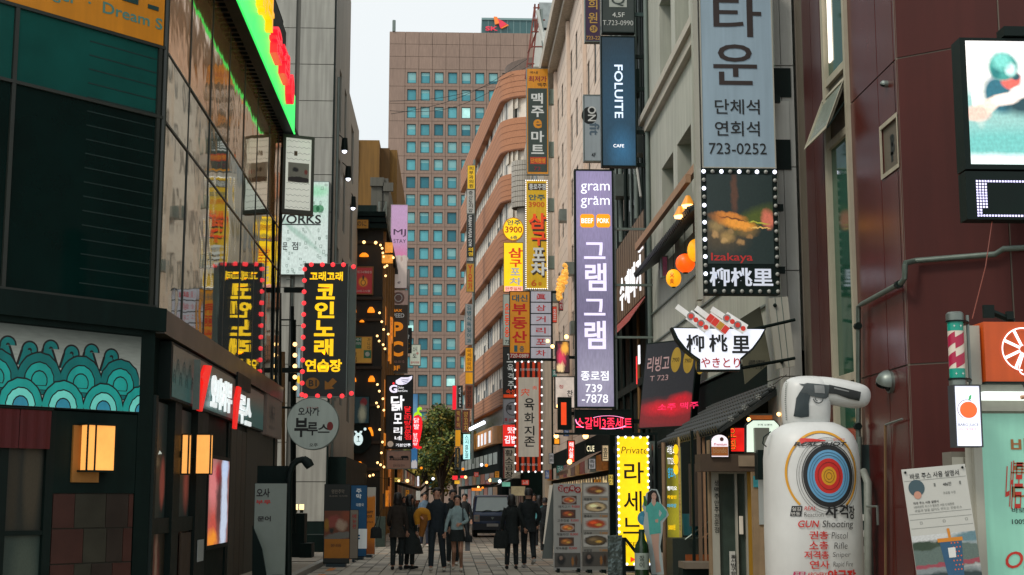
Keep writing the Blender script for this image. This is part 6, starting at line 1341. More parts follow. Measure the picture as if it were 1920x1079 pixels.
# soffit canopy along the roof and green sign above
XS = XG+.39
MB().wbox(XG-.2, XS, YG0-3, YG1, 10.4, 10.52).build('soffit', mDark, gb)
st_ = None
for i in range(60):
    y_ = YG0-2+i*.28
    if y_ > YG1-.1: break
    if st_ is None: st_ = MB().wbox(XG-.1, XS, y_, y_+.1, 10.34, 10.4).build('soffit_slat', mBlack, gb); ys0 = y_
    else: dup(st_, (0, y_-ys0, 0))
MB().wbox(XG-3, XG, YG0+.5, YG1, 10.52, 13.2).build('parapet', mDark, gb)
t = thing('green_sign', 'long glowing green sign band with raised yellow and red letters on the glass building', 'sign', (XS, 30, 10.52)); fgS = FL(XS)
gx1 = fgS.uv(553, 200)[0]; gz1 = fgS.uv(552, 178)[1]; gz0 = fgS.uv(552, 249)[1]
MB().box(fgS, 21.5, gx1, gz0-.02, gz1, -.25, 0).build('cabinet', mBlack, t); MB().panel(fgS, 21.5, gx1, gz0, gz1, .006).build('face_panel', E('neon_green_face', (35, 235, 105), 1.05, .06), t)
a, b = fgS.uv(496, 60)[0], fgS.uv(538, 140)[0]
yb = [fgS.uv(px, py)[0] for px, py in ((462, 10), (495, 60), (510, 90), (540, 170))]
mb = MB()
for i, ch in enumerate('노래타'): mb.text(fgS, ch, yb[0]-.8+i*1.25, yb[0]+.25+i*1.25, gz0+.6, gz1+.45, .02, .05, .14)
mb.build('lettering', E('letter_amber', (245, 170, 10), .95), t)
mb = MB()
for i, ch in enumerate('운점'): mb.text(fgS, ch, yb[1]+.65+i*1.35, yb[1]+1.8+i*1.35, gz0+.4, gz1+.15, .02, .05, .15)
mb.text(fgS, '0', yb[1]+3.5, yb[1]+4.1, gz0+.15, gz0+.85, .02, .05, .15); mb.build('lettering', E('letter_red', (230, 20, 45), .95), t)
gl = MB()
for i in range(300): y_ = 21.5+(gx1-21.5)*i/300; gl.wbox(XS-.01, XS+.025, y_, y_+.03, gz0-.05, gz0-.02)
gl.build('led_string', E('green_led', (60, 240, 110), .9, 0), t, kind='stuff')
# yellow board above chamfer
t = thing('yellow_board', 'orange yellow board with teal gothic lettering over the corner glass', 'board', fH.pt(-3, 8.12)); MB().box(fH, -7, -.06, 8.13, 10.4, -.05, .03).build('board', M('board_orange_yellow', (205, 130, 12), .5, .05, emit=.1), t)
mTl2 = M('gothic_teal', (84, 140, 128), .5, 0)
MB().text(fH, 'r Singer  ·  Dream S', -2.4, -.09, 8.30, 8.52, .036, .03).build('lettering', mTl2, t)
mb = MB()
for q in ((-1.05, -.85, 8.78, 9.1), (-.78, -.52, 8.62, 9.1), (-.35, -.17, 8.62, 8.68), (-1.6, -1.35, 8.95, 9.3)): mb.box(fH, *q, .03, .045)
mb.build('letter_block', M('dark_teal_block', (22, 66, 64), .5, .1), t)
# ground floor, chamfer: wave sign
def px_h(px, py): return fH.uv(px, py)
ua, ub = px_h(0, 700)[0]-3.5, px_h(259, 700)[0]; zb0, zb1 = px_h(258, 776)[1], px_h(258, 630)[1]
t = thing('wave_sign', 'backlit sign board painted with teal curling waves on grey white', 'sign', fH.pt(ub-2, zb0))
MB().box(fH, ua, ub, zb0, zb1, -.15, .04).build('cabinet', mBlack, t)
MB().panel(fH, ua+.03, ub-.0, zb0+.02, zb1-.02, .046).build('face_panel', PIC('wave_board_face', (118, 124, 116), [(.5, .1, .9, .5, (150, 156, 148), .8)], .5, .02, 2, (52, 58, 54)), t)
tc_ = [M('wave_teal_dark', (0, 104, 102), .5, .12, 4, emit=.28), M('wave_teal', (20, 140, 132), .5, .12, 4, emit=.45), M('wave_aqua', (96, 186, 174), .5, .12, 4, emit=.5), M('wave_blue', (44, 132, 156), .5, .12, 4, emit=.4)]
hh = zb1-zb0; sc_ = .36
def arch(u, v, r, cols, d, curls=False):
    # nested arches clipped at the board's foot
    for i, (k_, m_) in enumerate(((1.0, mTxtBlack), (.94, cols[0]), (.66, mTxtBlack), (.61, cols[1]), (.36, mTxtBlack), (.31, cols[2]))):
        pts = [(max(ua+.03, min(ub-.01, u+r*k_*math.cos(R(a))*(1+.02*math.sin(a*.3+u*9)))), max(zb0+.02, v+r*k_*1.12*math.sin(R(a))*(1+.02*math.cos(a*.23+u*5)))) for a in range(-30, 211, 12)]
        MB().poly(fH, pts, d+.0012*i).build('wave_arch', m_, t)
    if curls:
        for s_, hgt in ((-.62, .28), (.28, .42)):
            for q, (gr_, m_) in enumerate(((.035, mTxtBlack), (0, cols[0]))):
                x_, z_ = u+r*s_, v+r*.9; w_ = .1; hg = hgt*r*1.4
                if x_+.24 > ub: continue
                MB().poly(fH, [(x_-.10-gr_, z_-.12), (x_-.04-gr_, z_+hg*.6), (x_+.06+gr_, z_+hg*.6), (x_+.16+gr_, z_-.12)], d-.003+.0012*q).ring(fH, x_+.055, z_+hg*.62, max(.0, .03-gr_), .10+gr_*.7, d-.002+.0012*q, 16, 0 if s_ > 0 else -40, 190).build('wave_curl', m_, t)
for i in range(9):
    u_ = ub-.02-.30-i*.62
    arch(u_, zb0+.22*hh+.12, .34, (tc_[0], tc_[1], tc_[1]), .050, True)
for i in range(9):
    u_ = ub+.04-i*.62
    arch(u_, zb0+.02, .33, (tc_[1], tc_[2], tc_[3]), .062)
t2 = MB().box(fH, ub+.01, -.0, 0, 3.95, -.1, .02).build('corner_pillar', mDark, gb)
MB().box(fH, ua, ub+.01, zb1, 3.95, -.1, .06).build('lintel', mDark, gb)
# below the sign on the chamfer: black board, lantern, tiles, window, curtain
mSl = M('slate_tile', (48, 46, 40), .4, .25, 3); mSlR = M('red_brown_tile', (62, 32, 25), .4, .25, 3); mSlG = M('grey_olive_tile', (46, 46, 36), .4, .25, 3); mSlD = M('dark_brown_tile', (40, 32, 26), .4, .25, 3)
u_l = px_h(98, 900)[0]; zt1 = px_h(180, 925)[1]
MB().box(fH, u_l, ub, zt1, zb0-.02, -.1, .02).build('black_board', mDark, gb)
MB().box(fH, u_l, ub, 0, zt1-.0, -.12, -.01).build('tile_bed', M('tile_grout_dark', (50, 50, 42), .8, .1), gb)
widths = [.33, .48, .36, .26]
rrt = random.Random(21)
for j in range(5):
    x_ = u_l+.02; z1_ = zt1-.01-j*.46; z0_ = z1_-.45
    if z0_ < 0: z0_ = 0.01
    if z1_ < .05: break
    k_ = 0
    while x_ < ub-.05:
        w_ = min(widths[(k_+j) % 4], ub-x_); MB().box(fH, x_+.004, x_+w_-.004, z0_+.004, z1_-.004, -.02, .008).build('tile', [mSlR, mSlD, mSlG, mSl, mSlD, mSlR][(j*5+k_*2+j) % 6], gb); x_ += w_; k_ += 1
t = thing('wall_lantern', 'glowing square wall lantern with dark frame on the black corner board', 'lantern', fH.at(185, 888))
fHo = Fr(fH.pt(0, 0, .24), fH.u, fH.n); a, b, c, d = fHo.uv(162, 838)[0], fHo.uv(217, 838)[0], fHo.uv(185, 882)[1], fHo.uv(185, 798)[1]
eLan = E('lantern_paper', (250, 168, 84), .88, .12, 2)
MB().box(fH, a, b, c, d, .12, .24).build('lamp_shade', eLan, t)
for q in (a, a+(b-a)*.27, b-.02): MB().box(fH, q, q+.022, c, d, .235, .252).build('frame_bar', mBlack, t)
MB().box(fH, a-.01, b+.01, d, d+.025, .03, .26).box(fH, a-.01, b+.01, c-.025, c, .03, .26).build('frame', mBlack, t); MB().box(fH, a-.08, b-.12, c-.16, d-.0, .02, .055).build('back_plate', M('ochre_back_plate', (140, 95, 40), .5, .1, emit=.12), t)
# window left of the tiles
MB().box(fH, u_l-3.9, u_l, .0, zb0-.02, -.12, -.05).build('window_back', mInt, gb)
for q in ((u_l-.12, u_l), (u_l-.78, u_l-.66), (u_l-2.2, u_l-2.08), (u_l-3.9, u_l-3.75)): MB().box(fH, *q, 0, zb0-.02, -.05, .03).build('window_post', mBlack, gb)
zr = px_h(40, 1000)[1]
MB().box(fH, u_l-3.7, u_l-.12, zr-.03, zr+.03, -.05, .02).build('window_rail', mBlack, gb)
for a, b in ((u_l-.66, u_l-.12), (u_l-2.08, u_l-.78), (u_l-3.75, u_l-2.2)):
    MB().panel(fH, a, b, zr+.03, zb0-.1, -.03).build('pane', PIC('warm_dark_window', (34, 38, 32), [(.7, .5, .22, .5, (68, 62, 48), .3), (.2, .4, .15, .5, (50, 46, 34), .4)], 0, .04), gb); MB().panel(fH, a, b, .1, zr-.03, -.03).build('pane', PIC('teal_dark_window', (50, 66, 60), [(.6, .5, .3, .5, (74, 86, 76), .4)], 0, .06), gb)
cu_ = thing('door_curtain', 'short dark red cloth curtain hanging under the wave sign', 'curtain', fH.at(45, 840)); za_, zc_ = px_h(45, 770)[1], px_h(60, 842)[1]
mCurt = M('dark_red_cloth', (78, 18, 20), .8, .15, 4)
for k_ in range(8):
    a = px_h(90, 800)[0]-(k_+1)*.46; mb = MB(); n = 12
    for i in range(n): 
        q0, q1 = a+.45*i/n, a+.45*(i+1)/n; d0, d1 = .09+.015*math.sin(i*1.5+k_), .09+.015*math.sin((i+1)*1.5+k_); mb.face([fH.pt(q0, zc_, d0), fH.pt(q1, zc_, d1), fH.pt(q1, za_+.02, .09), fH.pt(q0, za_+.02, .09)])
    mb.build('cloth_panel', mCurt, cu_, True)
MB().tube([fH.pt(px_h(92, 800)[0]-4, za_+.02, .09), fH.pt(px_h(92, 800)[0], za_+.02, .09)], .015, 6).build('rod', mBlack, cu_)
# ---- street side ground floor
yy = lambda px, py=900: fG.uv(px, py)[0]; zz = lambda px, py: fG.uv(px, py)[1]
MB().wbox(XG-.35, XG-.3, YG0+.2, YG1, 0, 3.93).build('shop_back', mInt, gb)
zs0, zs1 = zz(303, 747), 3.9
t = thing('noodle_sign', 'street side sign with teal waves and raised white and red brush letters', 'sign', (XG, 26, zs0)); ya_, yb_ = yy(300), yy(482)
MB().box(fG, ya_, yb_, zs0, zs1, -.2, .10).build('cabinet', mBlack, t)
MB().panel(fG, ya_+.1, yb_-.05, zs0+.04, zs1-.04, .105).build('face_panel', PIC('dim_wave_face', (96, 98, 88), [(.5, .0, .9, .62, (50, 96, 94), .25)], .22, .03, 3, (90, 86, 76)), t)
for i in range(30):
    a_ = ya_+.14+i*.245
    if a_ > yb_-.3: break
    if 3 < i < 22 and False: continue
    mb = MB()
    for q, k_ in enumerate((.12, .08, .04)): mb.ring(fG, a_+.12, zs0+.25+.18*(i % 2), k_*.85, k_, .108, 14, 0, 180, 1.7)
    mb.build('wave_line', M('wave_line_teal', (24, 70, 72), .5, 0), t)
for i, ch in enumerate('1오'): pass
fL2 = FL(XG+.18); yy3 = lambda px: fL2.uv(px, 760)[0]; s0 = yy3(368)
MB().box(fG, s0, s0+.06, zs0-.05, zs1-.1, .12, .22).build('end_plate', mGreyMetal, t)
y1_, y2_, y3_, y4_, y5_ = yy3(373), yy3(398), yy3(436), yy3(448), yy3(474)
fB = Fr((XG+.14, 0, 0), (0, 1, 0), (1, 0, 0)); za, zb_ = zs0-.05, zs1-.08
MB().poly(fB, [(y1_+.0, za-.0), (y1_+.28, za), (y2_-.2, zb_), (y2_-.75, zb_-.04), (y1_+.1, zb_-.28), (y1_+.3, zb_-.34)], 0, .05).poly(fB, [(y4_-.5, za-.1), (y4_-.25, za-.1), (y4_+.2, zb_-.1), (y4_-.15, zb_-.1), (y4_-.42, zb_-.35)], 0, .05).build('lettering', E('brush_red', (215, 25, 20), .9), t)
mb = MB()
for i, ch in enumerate('오사카부'): mb.text(fG, ch, y2_+i*(y3_-y2_)/4, y2_+(i+.93)*(y3_-y2_)/4, zs0+.1, zs1-.2, .14, .05, .04)
for i, ch in enumerate('루스'): mb.text(fG, ch, y4_+.25+i*(y5_-y4_-.3)/2, y4_+.25+(i+.9)*(y5_-y4_-.3)/2, zs0+.0, zs1-.3, .14, .05, .04)
mb.build('lettering', E('brush_white', (215, 222, 222), .9), t)
MB().box(fG, y4_-.1, y5_-.2, zs1-.18, zs1+.1, .12, .16).build('name_plate', mBlack, t)
# second pinkish sign board
t = thing('pink_shop_sign', 'dim pinkish shop sign board with faint letters beyond the noodle sign', 'sign', (XG, 34, 3)); ya2, yb2 = yy(487), YG1-.05
MB().box(fG, ya2, yb2, zz(490, 815), zz(490, 736), -.1, .12).build('board', M('dusty_pink_board', (120, 104, 94), .6, .12, 3, emit=.08), t)
f_ = Fr((XG+.125, 0, 0), (0, 1, 0), (1, 0, 0)); MB().text(f_, '나베국', ya2+.4, ya2+1.4, zz(490, 790), zz(490, 755), 0, .02).text(f_, '이자카야', ya2+.4, ya2+1.4, zz(490, 803), zz(490, 795), 0).build('lettering', M('faint_letters', (80, 70, 66), .5, 0), t)
# windows / posts
zsill = zz(300, 985)
posts = [yy(262), yy(316), yy(331), yy(363), yy(375), yy(386), yy(424), yy(432), yy(460), yy(520)]
for a, b in ((YG0+.01, YG0+.16), (yy(317), yy(330)), (yy(361), yy(381))): MB().box(fG, a, b, 0, zs0, -.1, .06).build('post', mBlack, gb)
for a, b, nm in ((YG0+.16, yy(317), 0), (yy(330), yy(361), 1)):
    MB().panel(fG, a+.05, b-.02, zsill+.1, zs0-.05, -.05).build('shop_window', PIC('diner_glow_%s' % 'ab'[nm], (22, 30, 28), [(.25, .75, .2, .14, (62, 44, 26), .5), (.75, .35, .3, .2, (44, 38, 30), .5), (.3, .48, .3, .05, (70, 64, 50), .3), (.6, .56, .1, .01, (200, 210, 200), .3), (.1, .8, .04, .02, (240, 170, 80), .5), (.12, .55, .04, .02, (190, 120, 50), .5), (.8, .3, .15, .2, (120, 60, 50), .6 if nm else .3)], .55, .04), gb)
    MB().box(fG, a, b, zsill-.12, zsill+.1, -.1, .03).build('sill', mBlack, gb)
    MB().panel(fG, a+.05, b-.02, .15, zsill-.12, -.03).build('poster_print', PIC('meat_poster', (50, 44, 34), [(.4, .45, .3, .5, (130, 58, 48), .3), (.5, .5, .08, .5, (180, 150, 130), .5), (.2, .7, .15, .3, (110, 80, 60), .5)], 0, .08), gb)
MB().box(fG, yy(382), yy(424), 0, zs0, -.1, -.02).build('wall_panel', mDark, gb)
MB().box(fG, yy(426), yy(458), 0, zs0, -.1, .0).build('wall_panel', mDark, gb)
for i in range(4): MB().box(fG, yy(430)+i*.7, yy(430)+.66+i*.7, .02, zs0-.1, .0, .02).build('wall_panel', M('olive_grey_cladding', (66, 62, 50), .6, .15, streak=.2), gb)
MB().box(fG, yy(458), YG1, 0, zs0, -.1, .03).build('wall_panel', M('dim_stone_cladding', (72, 70, 60), .7, .15, streak=.2), gb)
for i in range(3): MB().box(fG, yy(340)+i*.3, yy(340)+i*.3+.29, .02, zsill-.15, .0, .02).build('wall_panel', M('brown_cladding', (58, 44, 32), .6, .15), gb)
# two wall lanterns on the street side
for i, (px, lab) in enumerate(((356, 'square glowing wall lantern nearer the corner on the street side'), (388, 'square glowing wall lantern beside the lit food screen'))):
    Y_ = 10935/(845-(348, 374)[i]); c, d = FY(Y_).uv(px, 888)[1], FY(Y_).uv(px, 816)[1]; t = thing('wall_lantern', lab, 'lantern', (XG+.2, Y_, c)); x0, x1 = XG+.1, XG+(.2, .33)[i]
    MB().wbox(x0, x1, Y_, Y_+.2, c, d).build('lamp_shade', eLan, t); MB().wbox(x0-.01, x1+.01, Y_-.01, Y_+.21, d, d+.02).wbox(x0-.01, x1+.01, Y_-.01, Y_+.21, c-.02, c).wbox(x0-.01, x0+.01, Y_-.012, Y_, c, d).wbox(x1-.01, x1+.012, Y_-.012, Y_+.01, c, d).wbox(x1-.005, x1+.012, Y_+.19, Y_+.21, c, d).build('frame', mBlack, t); MB().wbox(XG, x0, Y_+.1, Y_+.2, (c+d)/2-.05, (c+d)/2+.05).build('bracket', mBlack, t)
# lit food screen
t = thing('food_screen', 'tall bright wall screen showing red and white food on the left wall', 'screen', (XG, yy(400), zz(400, 1020))); a, b = yy(385), yy(423)
MB().box(fG, a-.08, b+.08, zz(402, 1028), zz(402, 855), -.02, .06).build('case', mBlack, t)
MB().panel(fG, a, b, zz(402, 1020), zz(402, 862), .065).build('display', PIC('screen_food', (120, 84, 80), [(.25, .2, .25, .3, (170, 70, 60), .5), (.2, .7, .25, .25, (190, 110, 110), .5), (.75, .4, .18, .6, (176, 186, 205), .25), (.78, .9, .15, .14, (170, 186, 215), .4), (.45, .85, .12, .12, (160, 40, 50), .5), (.2, .06, .25, .1, (215, 130, 40), .4), (.5, .5, .12, .4, (70, 44, 46), .5)], 1.0, .1, 5), t)
o = MB().box(fG, yy(366), yy(377), zz(370, 1052), zz(370, 1012), .07, .08).build('notice', M('notice_white', (170, 178, 176))); tag(o, 'small white notice on the post beside the food screen', 'notice')
# framed TV like sign at end
f_ = Fr(FY(33.6).at(555, 330), (.93, .36, 0), (.36, -.93, 0)); a, b, c, d = f_.rc(529, 255, 588, 402)
t = thing('framed_sign', 'dark framed white sign with wavy lines and a small black picture', 'sign', f_.pt((a+b)/2, c)); 
MB().box(f_, a, b, c, d, -.16, 0).box(f_, a, a+.07, c, d, 0, .04).box(f_, b-.07, b, c, d, 0, .04).box(f_, a+.07, b-.07, c, c+.1, 0, .04).box(f_, a+.07, b-.07, d-.07, d, 0, .04).build('cabinet', M('olive_metal', (66, 68, 58), .5, .1), t)
MB().panel(f_, a+.07, b-.07, c+.1, d-.07, .006).build('face_panel', E('framed_white', (188, 190, 178), .7, .06), t)
mw = MB()
for i in range(12):
    z_ = c+.16+i*(d-c-.3)/11
    if .38 < i/11 < .72: continue
    n = 24; ps = [f_.pt(a+.1+(b-a-.2)*j/n, z_+.015*math.sin(j*1.3+i), .012) for j in range(n+1)]; mw.tube(ps, .004, 3)
mw.build('wave_line', mGreyMetal, t)
MB().panel(f_, a+.14, b-.12, c+.62*(d-c)-.42, c+.62*(d-c)+.06, .012).build('picture', PIC('ink_picture', (150, 148, 136), [(.5, .15, .6, .14, (44, 34, 32), .1), (.35, .65, .14, .12, (30, 30, 28), .3), (.85, .55, .07, .12, (150, 70, 60), .3)], 0, .06), t)
MB().panel(f_, a+.28, a+.36, c+.74*(d-c), c+.80*(d-c), .012).build('seal', M('seal_brown', (100, 82, 50), .5, 0), t)
MB().tube([f_.pt(a, c+.3, -.08), (XG, 34.0, c+.3)], .03, 6).tube([f_.pt(a, d-.3, -.08), (XG, 34.0, d-.3)], .03, 6).build('bracket', mBlack, t)
# coin karaoke sign
YC = 35.3; mRB = E('red_bulb', (245, 60, 66), 1.15, .1, 20)
t = blade('black karaoke sign with big yellow Korean letters and red round bulbs', YC, (568, 494, 652, 745), M('sign_black', (24, 32, 30), .4, .05, emit=.02),
   [('고래고래', (581, 510, 643, 527), eYel, dict(bold=.07)), ('코', (593, 533, 628, 562), eYel, dict(bold=.08)), ('인', (590, 566, 627, 597), eYel, dict(bold=.08)), ('노', (589, 601, 627, 631), eYel, dict(bold=.08)), ('래', (589, 636, 625, 668), eYel, dict(bold=.08)), ('연습장', (572, 674, 641, 698), eYel, dict(bold=.07)), ('B1', (579, 713, 594, 725), mBlack, dict(bold=.04))], side=mSteel, name='karaoke_sign', rim=.02, brk=XG, brz=(.2, .8))
f_ = FY(YC); mDO = M('dim_orange', (125, 82, 24), .5, .1, emit=.3); MB().disc(f_, *f_.uv(586, 719), .17, .012, rv=.14).build('badge', mDO, t); letter(f_, t, [('B1', (579, 713, 594, 725), M('sign_black', (24, 32, 30)), dict(bold=.04))], .02)
MB().poly(f_, pz(f_, [(609, 731), (609, 714), (615, 718), (624, 709), (632, 716), (622, 725), (627, 729)])[::-1], .012).build('arrow', mDO, t)
fb2 = FY(YC); u0, u1, v0, v1 = fb2.rc(569, 497, 652, 743); pos = [(u0+(u1-u0)*q, v1) for q in (.15, .4, .64, .88)]+[(u0+(u1-u0)*q, v0) for q in (.08, .35, .62, .9)]
for i in range(12): pos.append((u0, v0+.03+(v1-v0-.15)*i/11))
for q in (.02, .985): pos.append((u1+.12, v0+(v1-v0)*q))
o0 = None
for x_, z_ in pos:
    p = fb2.pt(x_, z_, .04)
    if o0 is None: o0 = MB().ball(p, .058, 12, 7).build('bulb', mRB, t, True); p0 = p
    else: dup(o0, p-p0)
MB().box(fb2, u1+.0, u1+.18, v0, v1, -.25, -.24).build('side_rail', mGreyMetal, t)
# round white sign
YO = 34.75; f_ = FY(YO); uo, vo = f_.uv(586.5, 794.5); r = f_.uv(636, 794)[0]-uo; t = thing('round_sign', 'round pale grey sign with brushed black Korean letters and a red lantern mark', 'sign', f_.pt(uo, vo-r))
MB().disc(f_, uo, vo, r, -.22, 0, 56).build('cabinet', mGreyMetal, t); MB().disc(f_, uo, vo, r*.97, .008, None, 56).build('face_panel', M('dim_white_face', (142, 152, 144), .4, .05, emit=.28), t)
letter(f_, t, [('오사까', (559, 764, 599, 780), mTxtBlack, dict(bold=.05)), ('돈까스나라', (575, 763, 597, 767), mTxtRed, dict(bold=0)), ('부', (552, 784, 578, 820), mTxtBlack, dict(bold=.07)), ('루', (576, 792, 596, 817), mTxtBlack, dict(bold=.05)), ('스', (596, 796, 618, 812), mTxtBlack, dict(bold=.05)), ('오주', (580, 832, 596, 838), mTxtBlack, dict(bold=.03))], .014)
MB().disc(f_, *f_.uv(619, 799.5), .075, .016, rv=.105).build('lantern_mark', M('mark_red', (150, 50, 48), .5, .1), t)
MB().tube([f_.pt(uo-r*.6, vo+r*.6, -.1), (XG, YO+.1-.25, vo+r*.6)], .03, 6).build('bracket', mBlack, t)
# pipes in alley gap, gantries with bulbs
t = thing('alley_pipes', 'dark pipes and bracket frame in the gap beside the karaoke sign', 'pipes', (-4.3, 38, 0)); f_ = FY(37.)
for pts, r_, m_ in (([(548, 575), (548, 1000)], .05, mBlack), ([(553, 600), (553, 1000)], .03, mBlack), ([(537, 524), (548, 524), (548, 575)], .02, mGreyMetal), ([(522, 600), (548, 600)], .02, mBlack), ([(531, 660), (531, 900)], .05, M('ochre_pipe', (120, 88, 45))), ([(525, 550), (525, 800)], .04, mBlack)): MB().tube([f_.at(*p) for p in pts], r_, 8).build('pipe', m_, t, True)
MB().box(f_, *f_.rc(541, 686, 560, 716), -.05, 0).build('frame', mBlack, t)
bs = thing('bulb_ladder', 'small vertical string of warm round bulbs left of the karaoke sign', 'string light', FY(36.).at(553, 700)); f_ = FY(36.); o0 = None
for i in range(5):
    p = f_.at(553, 646+i*20.5)
    if o0 is None: o0 = MB().ball(p, .055, 10, 6).build('bulb', eBulb, bs, True); p0 = p
    else: dup(o0, p-p0)
MB().tube([f_.at(548, 640), f_.at(548, 745)], .012, 5).build('cord', mBlack, bs)
t = blade('narrow blue and yellow strip sign beside the warm bulbs', 36.1, (557, 652, 563, 745), PIC('strip_blue_yellow', (120, 150, 160), [(.5, .35, .6, .08, (235, 200, 40), .2), (.5, .75, .6, .12, (130, 170, 200), .4)], .7, .05), name='strip_sign', rim=.005)
# ================================================================ GREY PANEL BUILDING (left)
YP = 47.; fP = FY(YP); xP = fP.uv(612, 940)[0]; mPan = M('grey_panel', (168, 168, 160), .7, .07, .8, streak=.22); mPj = M('grey_panel_joint', (96, 96, 90), .8, .1)
t = thing('grey_panel_building', 'tall grey panelled building with banner, left behind the karaoke sign', 'building', (xP-4, 52, 0))
MB().wbox(xP-9, xP-.05, YP+.06, 54, 0, 21).wbox(xP-9, xP-.05, 54, 59.8, 0, 17.3).build('wall', mPj, t)
z_ = .9; n = 0
while z_ < 21:
    for a, b in ((-.87-.0, 0), (-2.55, -.87-.1), (-5, -2.55)):
        MB().box(fP, xP-.02+a*1.35+.012, xP-.02+b*1.35-.012, z_+.012, min(21, z_+1.28)-.012, -.06, 0).build('panel', mPan, t)
    z_ += 1.28
MB().box(fP, xP-8, xP, 0, .9, -.06, .02).build('plinth', mDark, t)
fX = FL(xP); MB().box(fP, xP-.02, xP+.03, 0, 21, -.1, .03).build('corner_trim', mBlack, t)
wall(fX, YP, 54, 0, 21, [(49.2, 50.1, 5+i*3.2, 7.2+i*3.2) for i in range(4)]+[(51.6, 52.6, 5+i*3.2, 7.2+i*3.2) for i in range(4)], .2).build('side_wall', mPan, t); wall(fX, 54, 59.8, 0, 17.3, [(55.2, 56.6, 4.6+i*3.2, 6.8+i*3.2) for i in range(4)], .2).build('side_wall', mPan, t)
for i in range(4):
    for y_ in (49.2, 51.6, 55.2): o = MB().box(fX, y_+.05, y_+.85, 5+i*3.2, 7.1+i*3.2, -.16, -.1).build('window', mGlassD, t)
MB().tube([(xP+.1, 47.6, 3), (xP+.1, 47.6, 16)], .05, 6).build('pipe', mSteel, t)
for i, (px, py) in enumerate(((646, 283), (653, 335), (662, 390), (641, 380))):
    Y_ = (49, 51, 56, 53)[i]; p = FY(Y_).at(px, py); lp = thing('spot_lamp', 'black spot lamp with white light on an arm, number '+('one' , 'two', 'three', 'four')[i]+' up the grey wall', 'lamp', p); lp['label'] = ['black spot lamp highest on the grey side wall', 'black spot lamp second from top on the grey side wall', 'black spot lamp hanging on a cable over the yellow board', 'lowest black spot lamp on the grey side wall'][i]
    MB().tube([p, p+Vector((0, 0, .45))], [.13, .1], 8).build('housing', mBlack, lp, True); MB().ball(p+Vector((0, 0, -.01)), .09, 8, 4).build('lens', eBulbW, lp, True); MB().tube([p+Vector((0, 0, .4)), (xP+.0, Y_, p.z+.6)], .02, 5).build('arm', mBlack, lp)
t = blade('large white and green backlit banner with ORKS lettering on the grey building', YP-.15, (518, 340, 616, 516), PIC('banner_face', (176, 190, 186), [(.6, .8, .5, .2, (158, 184, 172), .5), (.7, .9, .3, .06, (130, 180, 150), .4), (.4, .45, .5, .03, (140, 164, 154), .5, -25), (.35, .7, .4, .02, (140, 160, 150), .5, -40)], .75, .03, 5, (170, 182, 176)), [('WORKS', (508, 403, 602, 420), mTxtBlack, dict(bold=.04)), ('문', (530, 455, 539, 469), mTxtBlack), ('점', (547, 454, 559, 469), mTxtBlack)], side=mSteel, name='banner_sign', rim=.02, brk=None)
f_ = FY(YP-.15); mG = M('green_print', (86, 150, 112), .5, 0, emit=.3); MB().disc(f_, *f_.uv(592, 392), .13, .012).disc(f_, *f_.uv(600, 392), .13, .012).build('quote_mark', mG, t)
mb = MB(); rr = random.Random(8)
for i in range(70):
    px, py = rr.uniform(530, 612), rr.uniform(345, 512)
    if 398 < py < 424: continue
    w_, h_ = rr.uniform(2, 5), rr.uniform(3, 7); a, b, c, d = f_.rc(px, py, px+w_, py+h_)
    for q in ((a, b, c, c+.012), (a, b, d-.012, d), (a, a+.012, c, d), (b-.012, b, c, d)): mb.panel(f_, q[0], q[1], q[2], q[3], .012)
mb.build('line_drawing', M('line_green', (120, 140, 130), .5, 0, emit=.3), t)
MB().box(fP, *fP.rc(527, 422, 602, 424), .16, .165).build('rule_print', mTxtBlack, t)
o = MB().wbox(xP+.02, xP+.6, YP+.3, 59, 0, 3.0).build('dark_shopfront', mDark); tag(o, 'dark shop front at the foot of the grey panelled building', 'shop front')
# ================================================================ DARK RESTAURANT BUILDING (left, far)
YR = 60.; fr2 = FY(YR); xR = fr2.uv(712, 900)[0]; zR = fr2.uv(690, 432)[1]
mTim = M('dark_timber', (32, 32, 27), .6, .25, 3, streak=.2)
t = thing('restaurant_building', 'dark timber restaurant building hung with warm lamps, lit posters and bulbs', 'building', (xR-2, 66, 0))
MB().wbox(xR-6, xR, YR, 76, 0, zR).build('wall', mTim, t)
for i in range(3): MB().wbox(xR-6, xR+.2-.05*i, YR-.5+.1*i, 76, zR+i*.28, zR+.2+i*.28).build('eave_board', mDark, t)
for i, py in enumerate((455, 560, 600, 690, 760, 830, 880)): MB().box(fr2, xR-1.5, xR+.05, fr2.uv(690, py)[1]-.06, fr2.uv(690, py)[1]+.06, 0, .12).build('ledge', M('brown_timber', (56, 42, 28), .6, .25, 3), t)
def warm(px, py, w_, h_, nm='wall_glow_lamp', s_=eOrange):
    a, b, c, d = fr2.rc(px-w_/2, py-h_/2, px+w_/2, py+h_/2); MB().loft([(((a+b)/2, YR-.12, c), (b-a)/2, .1), (((a+b)/2, YR-.12, (c+d)/2), (b-a)/2*.9, .1), (((a+b)/2, YR-.12, d), (b-a)/5, .05)], 12).build('lamp_shade', s_, t, True)
for p in ((683, 479, 18, 7), (663, 582, 12, 10), (696, 582, 14, 10), (679, 603, 9, 4), (662, 711, 13, 11), (697, 711, 13, 11), (675, 870, 10, 8), (694, 810, 13, 16), (670, 893, 9, 13)): warm(*p)
for px, py in ((662, 456), (705, 457), (683, 456)): MB().ball(fr2.at(px, py, .2), .07, 8, 5).build('bulb', eBulbW if px == 662 else eBulb, t, True)
t2 = blade('yellow board with Japanese characters on top of the dark restaurant', YR-.55, (656, 411, 692, 430), M('ochre_board', (165, 112, 28), .5, .1, emit=.12), [('夕のに', (660, 414, 687, 425), mTxtBlack, dict(bold=.02))], name='roof_sign', side=mBlack)
